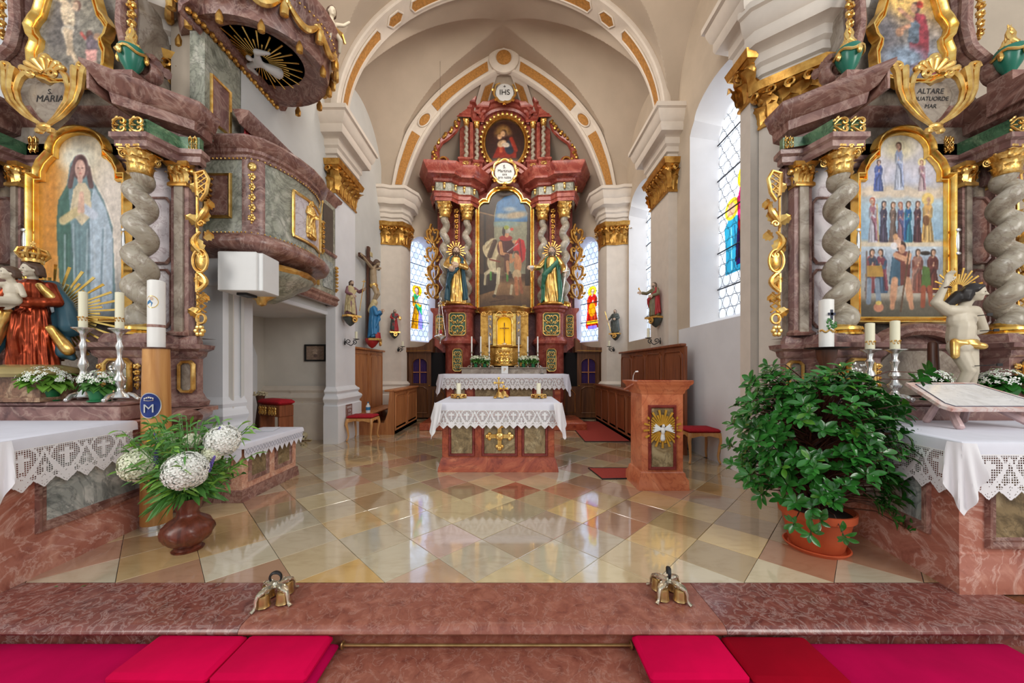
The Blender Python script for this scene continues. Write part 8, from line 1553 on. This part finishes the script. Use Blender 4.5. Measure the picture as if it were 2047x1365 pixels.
put('body', blob(b, .0068, 7, None, skinpale), sb)['label'] = 'pale painted body'; put('hair', blob(hairm((.05, -.05, .935), .07, (.75, -.75, -.1), 1.05, False, P).cap((-.02, 0, .92), (-.09, .02, .84), .05, .035), .009, 2, None, hairk), sb)['label'] = 'long black hair'; facebits(sb, P, .068)
put('loincloth', blob(M().ell((0, -.01, .515), (.098, .085, .035), 16).cap((-.09, -.06, .5), (.08, -.08, .47), .03, .03).cap((-.10, -.05, .51), (-.105, -.06, .39), .032, .03), .009, 2, folds(10, .004, .3, .6, 5, 2), gold), sb)['label'] = 'gilt loincloth'
rays(sb, (.02, .05, .98), .05, .20, 22, goldsm, .007, -.3, 3.5, 0, .3, .006, 'ray_halo', 3)
for (p_, d_) in (((.04, -.08, .73), (.09, -.12, .735)), ((.07, -.07, .60), (.16, -.10, .605)), ((-.01, -.11, .30), (.12, -.16, .31))): part('arrow', M().tube([p_, d_], .004, 5).box(d_[0]-.02, d_[0]+.02, d_[1]-.003, d_[1]+.003, d_[2]-.012, d_[2]+.012), black, sb)
part('rope', M().tube([(-.165+.026*cos(a), -.05+.026*sin(a), .985+.004*sin(a*3)) for a in np.linspace(0, 2*pi, 14, False)], .006, 6, True), darkwood, sb); part('tree_stump', M().cap((-.10, .12, .02), (-.09, .14, .5), .045, .035, 9), darkwood, sb); part('base', M().lathe([(.2, -.02), (.22, 0), (.18, .012), (0, .014)], 16), darkwood, sb)
# marble book stand on the cloth
BSx = pxx(1942, 2.95); bs = thing('missal_stand', 'sloping pink and white marble book stand on the right side altar', 'book stand', (BSx, 2.95, 1.022)); o = [(-.42, -.02), (-.36, -.22), (.36, -.22), (.42, -.02), (.42, .03), (.28, .22), (-.28, .22), (-.42, .03)]
tl = Matrix.Translation((0, 0, .25)) @ rotm('X', .42); oo = [(-.40, -.22), (.40, -.22), (.43, -.16), (.30, .24), (-.30, .24), (-.43, -.16)]
part('marble_top', M().join(M().prism(oo, -.025, .0, 'z'), tl), marble('pink_white_marble', (206, 158, 146), (226, 206, 198), (236, 228, 224), (196, 120, 104), 4, .2, 1.6, .03), bs); oi = [(a*.84, b*.82) for a, b in oo]; part('white_field', M().join(M().prism(oi, 0, .004, 'z'), tl), marble('white_field', (214, 210, 206), (228, 225, 222), (238, 236, 234), (186, 184, 186), 5, .2, 1.4, .02), bs); part('dark_inlay_line', M().join(M().tube([(a*1.02, b*1.02, .002) for a, b in oi], .005, 5, True, .4), tl), plain('slate', (86, 88, 104), .4), bs)
for s in (-1, 1): part('quartz_leg', M().cap((s*.14, .06, .21), (s*.30, -.16, .02), .022, .03, 7).cap((s*.12, .10, .24), (s*.16, .18, .02), .022, .028, 7), clearst, bs)
part('quartz_crosspiece', M().cap((-.16, .04, .17), (.16, .04, .17), .02, .02, 7), clearst, bs)
for (x, Y_, g_) in ((1739, 3.42, 0), (1789, 3.38, 0)): pass
candlestick('altar_candlestick', 'silver candlestick with ivory candle behind the ficus, left of its pair', (pxx(1739, 3.46), 3.46, 1.187), pxz(698, 3.46)-1.187, .25, silver, .036, .12, 'candlesticks on the right side altar', deco=True, pan=.085); candlestick('altar_candlestick', 'silver candlestick with ivory candle behind the ficus, right of its pair', (pxx(1789, 3.42), 3.42, 1.187), pxz(698, 3.42)-1.187, .27, silver, .036, .12, 'candlesticks on the right side altar', deco=True, pan=.085)
ot = thing('easter_candle', 'thick white candle with dark cross on a black pan stand behind the ficus', 'candle', (pxx(1652, 3.48), 3.48, 0)); h0 = pxz(697, 3.48); part('stand', M().lathe([(.12, 0), (.12, .03), (.04, .06), (.035, h0-.2), (.075, h0-.1), (.085, h0-.01), (0, h0)], 20), darkwood, ot); part('drip_pan', M().lathe([(.05, h0-.01), (.16, h0), (.175, h0+.012), (0, h0+.008)], 24), black, ot); c1 = pxz(600, 3.48); part('candle', M().lathe([(.058, h0+.01), (.058, c1), (.03, c1+.01), (0, c1)], 24), waxw, ot)
part('dark_cross', M().box(-.011, .011, -.062, -.056, c1-.20, c1-.10).box(-.035, .035, -.062, -.056, c1-.155, c1-.13), plain('dark_blue', (30, 36, 60), .4), ot); wr = M(); q = random.Random(8)
for k in range(16): wr.ell((q.uniform(-.05, .04), -.062, c1-.24+q.uniform(-.04, .05)), (.016, .006, .011), 6, rotm('Y', q.uniform(0, 3)))
part('green_sprig', wr, leafm, ot); part('gold_ornament', M().tube([(.06*cos(a), .06*sin(a), h0+.17+.012*sin(a*6)) for a in np.linspace(pi, 2*pi, 20)], .009, 6), gold, ot)
flowerpot('potted_hydrangea', 'white flowers in a green pot left of the pierced statue', (pxx(1872, 3.44)-.02, 3.46, 1.187), .08, .10, .16, greenpot, 'hydrangeas on the right side altar', petal, 130, 36, 25, .5, leafm, .013); flowerpot('potted_hydrangea', 'white flowers in a green pot right of the pierced statue', (pxx(2008, 3.38), 3.40, 1.187), .085, .10, .20, greenpot, 'hydrangeas on the right side altar', petal, 180, 44, 27, .3, leafm, .013)
# ficus in a terracotta pot
fi = thing('potted_ficus', 'big glossy green ficus in a terracotta pot on the right', 'plant', (2.55, 2.98, 0)); part('saucer', M().lathe([(.20, 0), (.225, .03), (.215, .035), (.19, .012), (0, .012)], 32), terra, fi); part('pot', M().lathe([(.165, .014), (.18, .03), (.235, .27), (.24, .275), (.255, .28), (.26, .34), (.245, .34), (.235, .29), (0, .285)], 32, rip=lambda a, z: 1+.008*cos(a*16)*(z < .27)), terra, fi); part('soil', M().lathe([(.236, .30), (.1, .305), (0, .31)], 20), soil, fi)
fr = random.Random(77); lf = M(); 
def fn_(u, v): ww = .019*sin(pi*min(1, v**1.35*.93+.03))**.85*2.0; return ((u-.5)*ww, .085*v, -.018*v*v+abs(u-.5)*ww*.35)
lf.grid(fn_, 2, 6); LFM = mesh('leaf_mesh', lf, leafm, 60); LFM2 = mesh('leaf_mesh_bright', lf, plain('leaf_fresh', (86, 142, 44), .3, var=.3, nsc=6), 60)
br = M(); tips = []
part('trunk', M().tube([(0, 0, .29), (.01, -.01, .55), (-.01, .0, .8), (.02, .01, 1.0)], [.028, .024, .02, .014], 8).tube([(.06, .03, .29), (.1, .0, .6), (.16, -.02, .95)], [.02, .016, .01], 7).tube([(-.06, .0, .29), (-.12, .02, .6), (-.2, .0, .95)], [.02, .016, .01], 7), darkwood, fi)
for i in range(420):
    a = fr.uniform(0, 2*pi); z = .40+1.02*fr.random()**.75; zz_ = (z-.4)/1.02; R = (.40+.30*sin(pi*min(1, zz_*.85+.12)))*fr.uniform(.55, 1.0); 
    if cos(a) > .2 and .1 < zz_ < .42: R *= .95
    tip = Vector((R*cos(a)*1.08, R*sin(a)*.62-.04, z+fr.uniform(-.05, .08)+.05*sin(a*3))); root = Vector((fr.uniform(-.08, .08), fr.uniform(-.04, .04), min(1.0, max(.35, z-.15-.1*fr.random()))))
    br.tube([root, root*.5+tip*.5+Vector((0, 0, .05)), tip], [.007, .005, .003], 5); tips.append((tip, (tip-root).normalized()))
for (x, y, Y_) in ((1590, 830, 2.8), (1500, 770, 2.9), (1505, 800, 2.8), (1535, 730, 2.95), (1850, 940, 2.7), (1835, 1010, 2.75), (1800, 1040, 2.72), (1620, 1070, 2.68), (1690, 1075, 2.66), (1585, 1050, 2.75), (1640, 1045, 2.68), (1870, 935, 2.72), (1840, 760, 2.9), (1855, 745, 2.9), (1500, 960, 2.85), (1520, 990, 2.85), (1780, 990, 2.7), (1495, 880, 2.85), (1500, 700+60, 2.9), (1820, 1060, 2.74), (1760, 1010, 2.68), (1825, 870, 2.75)):
    p0 = Vector(px(x, y, Y_))-Vector((2.55, 2.98, 0)); root = Vector((p0.x*.3, p0.y*.3, max(.36, p0.z-.1+.2*(p0.z < .5)))); br.tube([root, root*.5+p0*.5+Vector((0, 0, .06)), p0], [.007, .005, .003], 5); tips.append((p0, (p0-root).normalized()))
part('branches', br, darkwood, fi, stuff=True); tips.sort(key=lambda t: t[0].y); cnt = 0; rest = M(); lz = mesh
for (tp, d) in tips:
    n = fr.randint(6, 9)
    for k in range(n):
        a = k*2*pi/n+fr.uniform(-.3, .3); base = (d+Vector((0, 0, .35))).normalized(); s_ = base.orthogonal().normalized(); s2_ = base.cross(s_); out = (s_*cos(a)+s2_*sin(a))*fr.uniform(.7, 1.1)+base*fr.uniform(.25, .8); out.normalize(); up_ = (base-out*base.dot(out)).normalized(); xx = out.cross(up_); sc = fr.uniform(.75, 1.25)
        R = Matrix((xx*sc, out*sc, up_*sc)).transposed().to_4x4(); R.translation = tp-d*fr.uniform(0, .05)
        if cnt < 300 and tp.y < .05 and fr.random() < .45: o = put('leaf', LFM if fr.random() < .88 else LFM2, fi); o.matrix_local = R; cnt += 1
        else: rest.join(lf, R)
part('foliage', rest, leafm, fi, stuff=True, smooth=60)
for k in range(2): e_ = thing('fallen_leaf', ('tiny fallen green leaf on the left end of the step, nearer the altar', 'tiny fallen green leaf on the step, nearer the bells')[k], 'leaf', (pxx((112, 165)[k], 2.44), 2.44+.008*k, .001), k, 'fallen leaves on the step'); part('scrap', M().grid(lambda u, v: ((u-.5)*.03, (v-.5)*.010*sin(pi*u+.1), .003*sin(pi*u)), 4, 2), leaf3, e_)
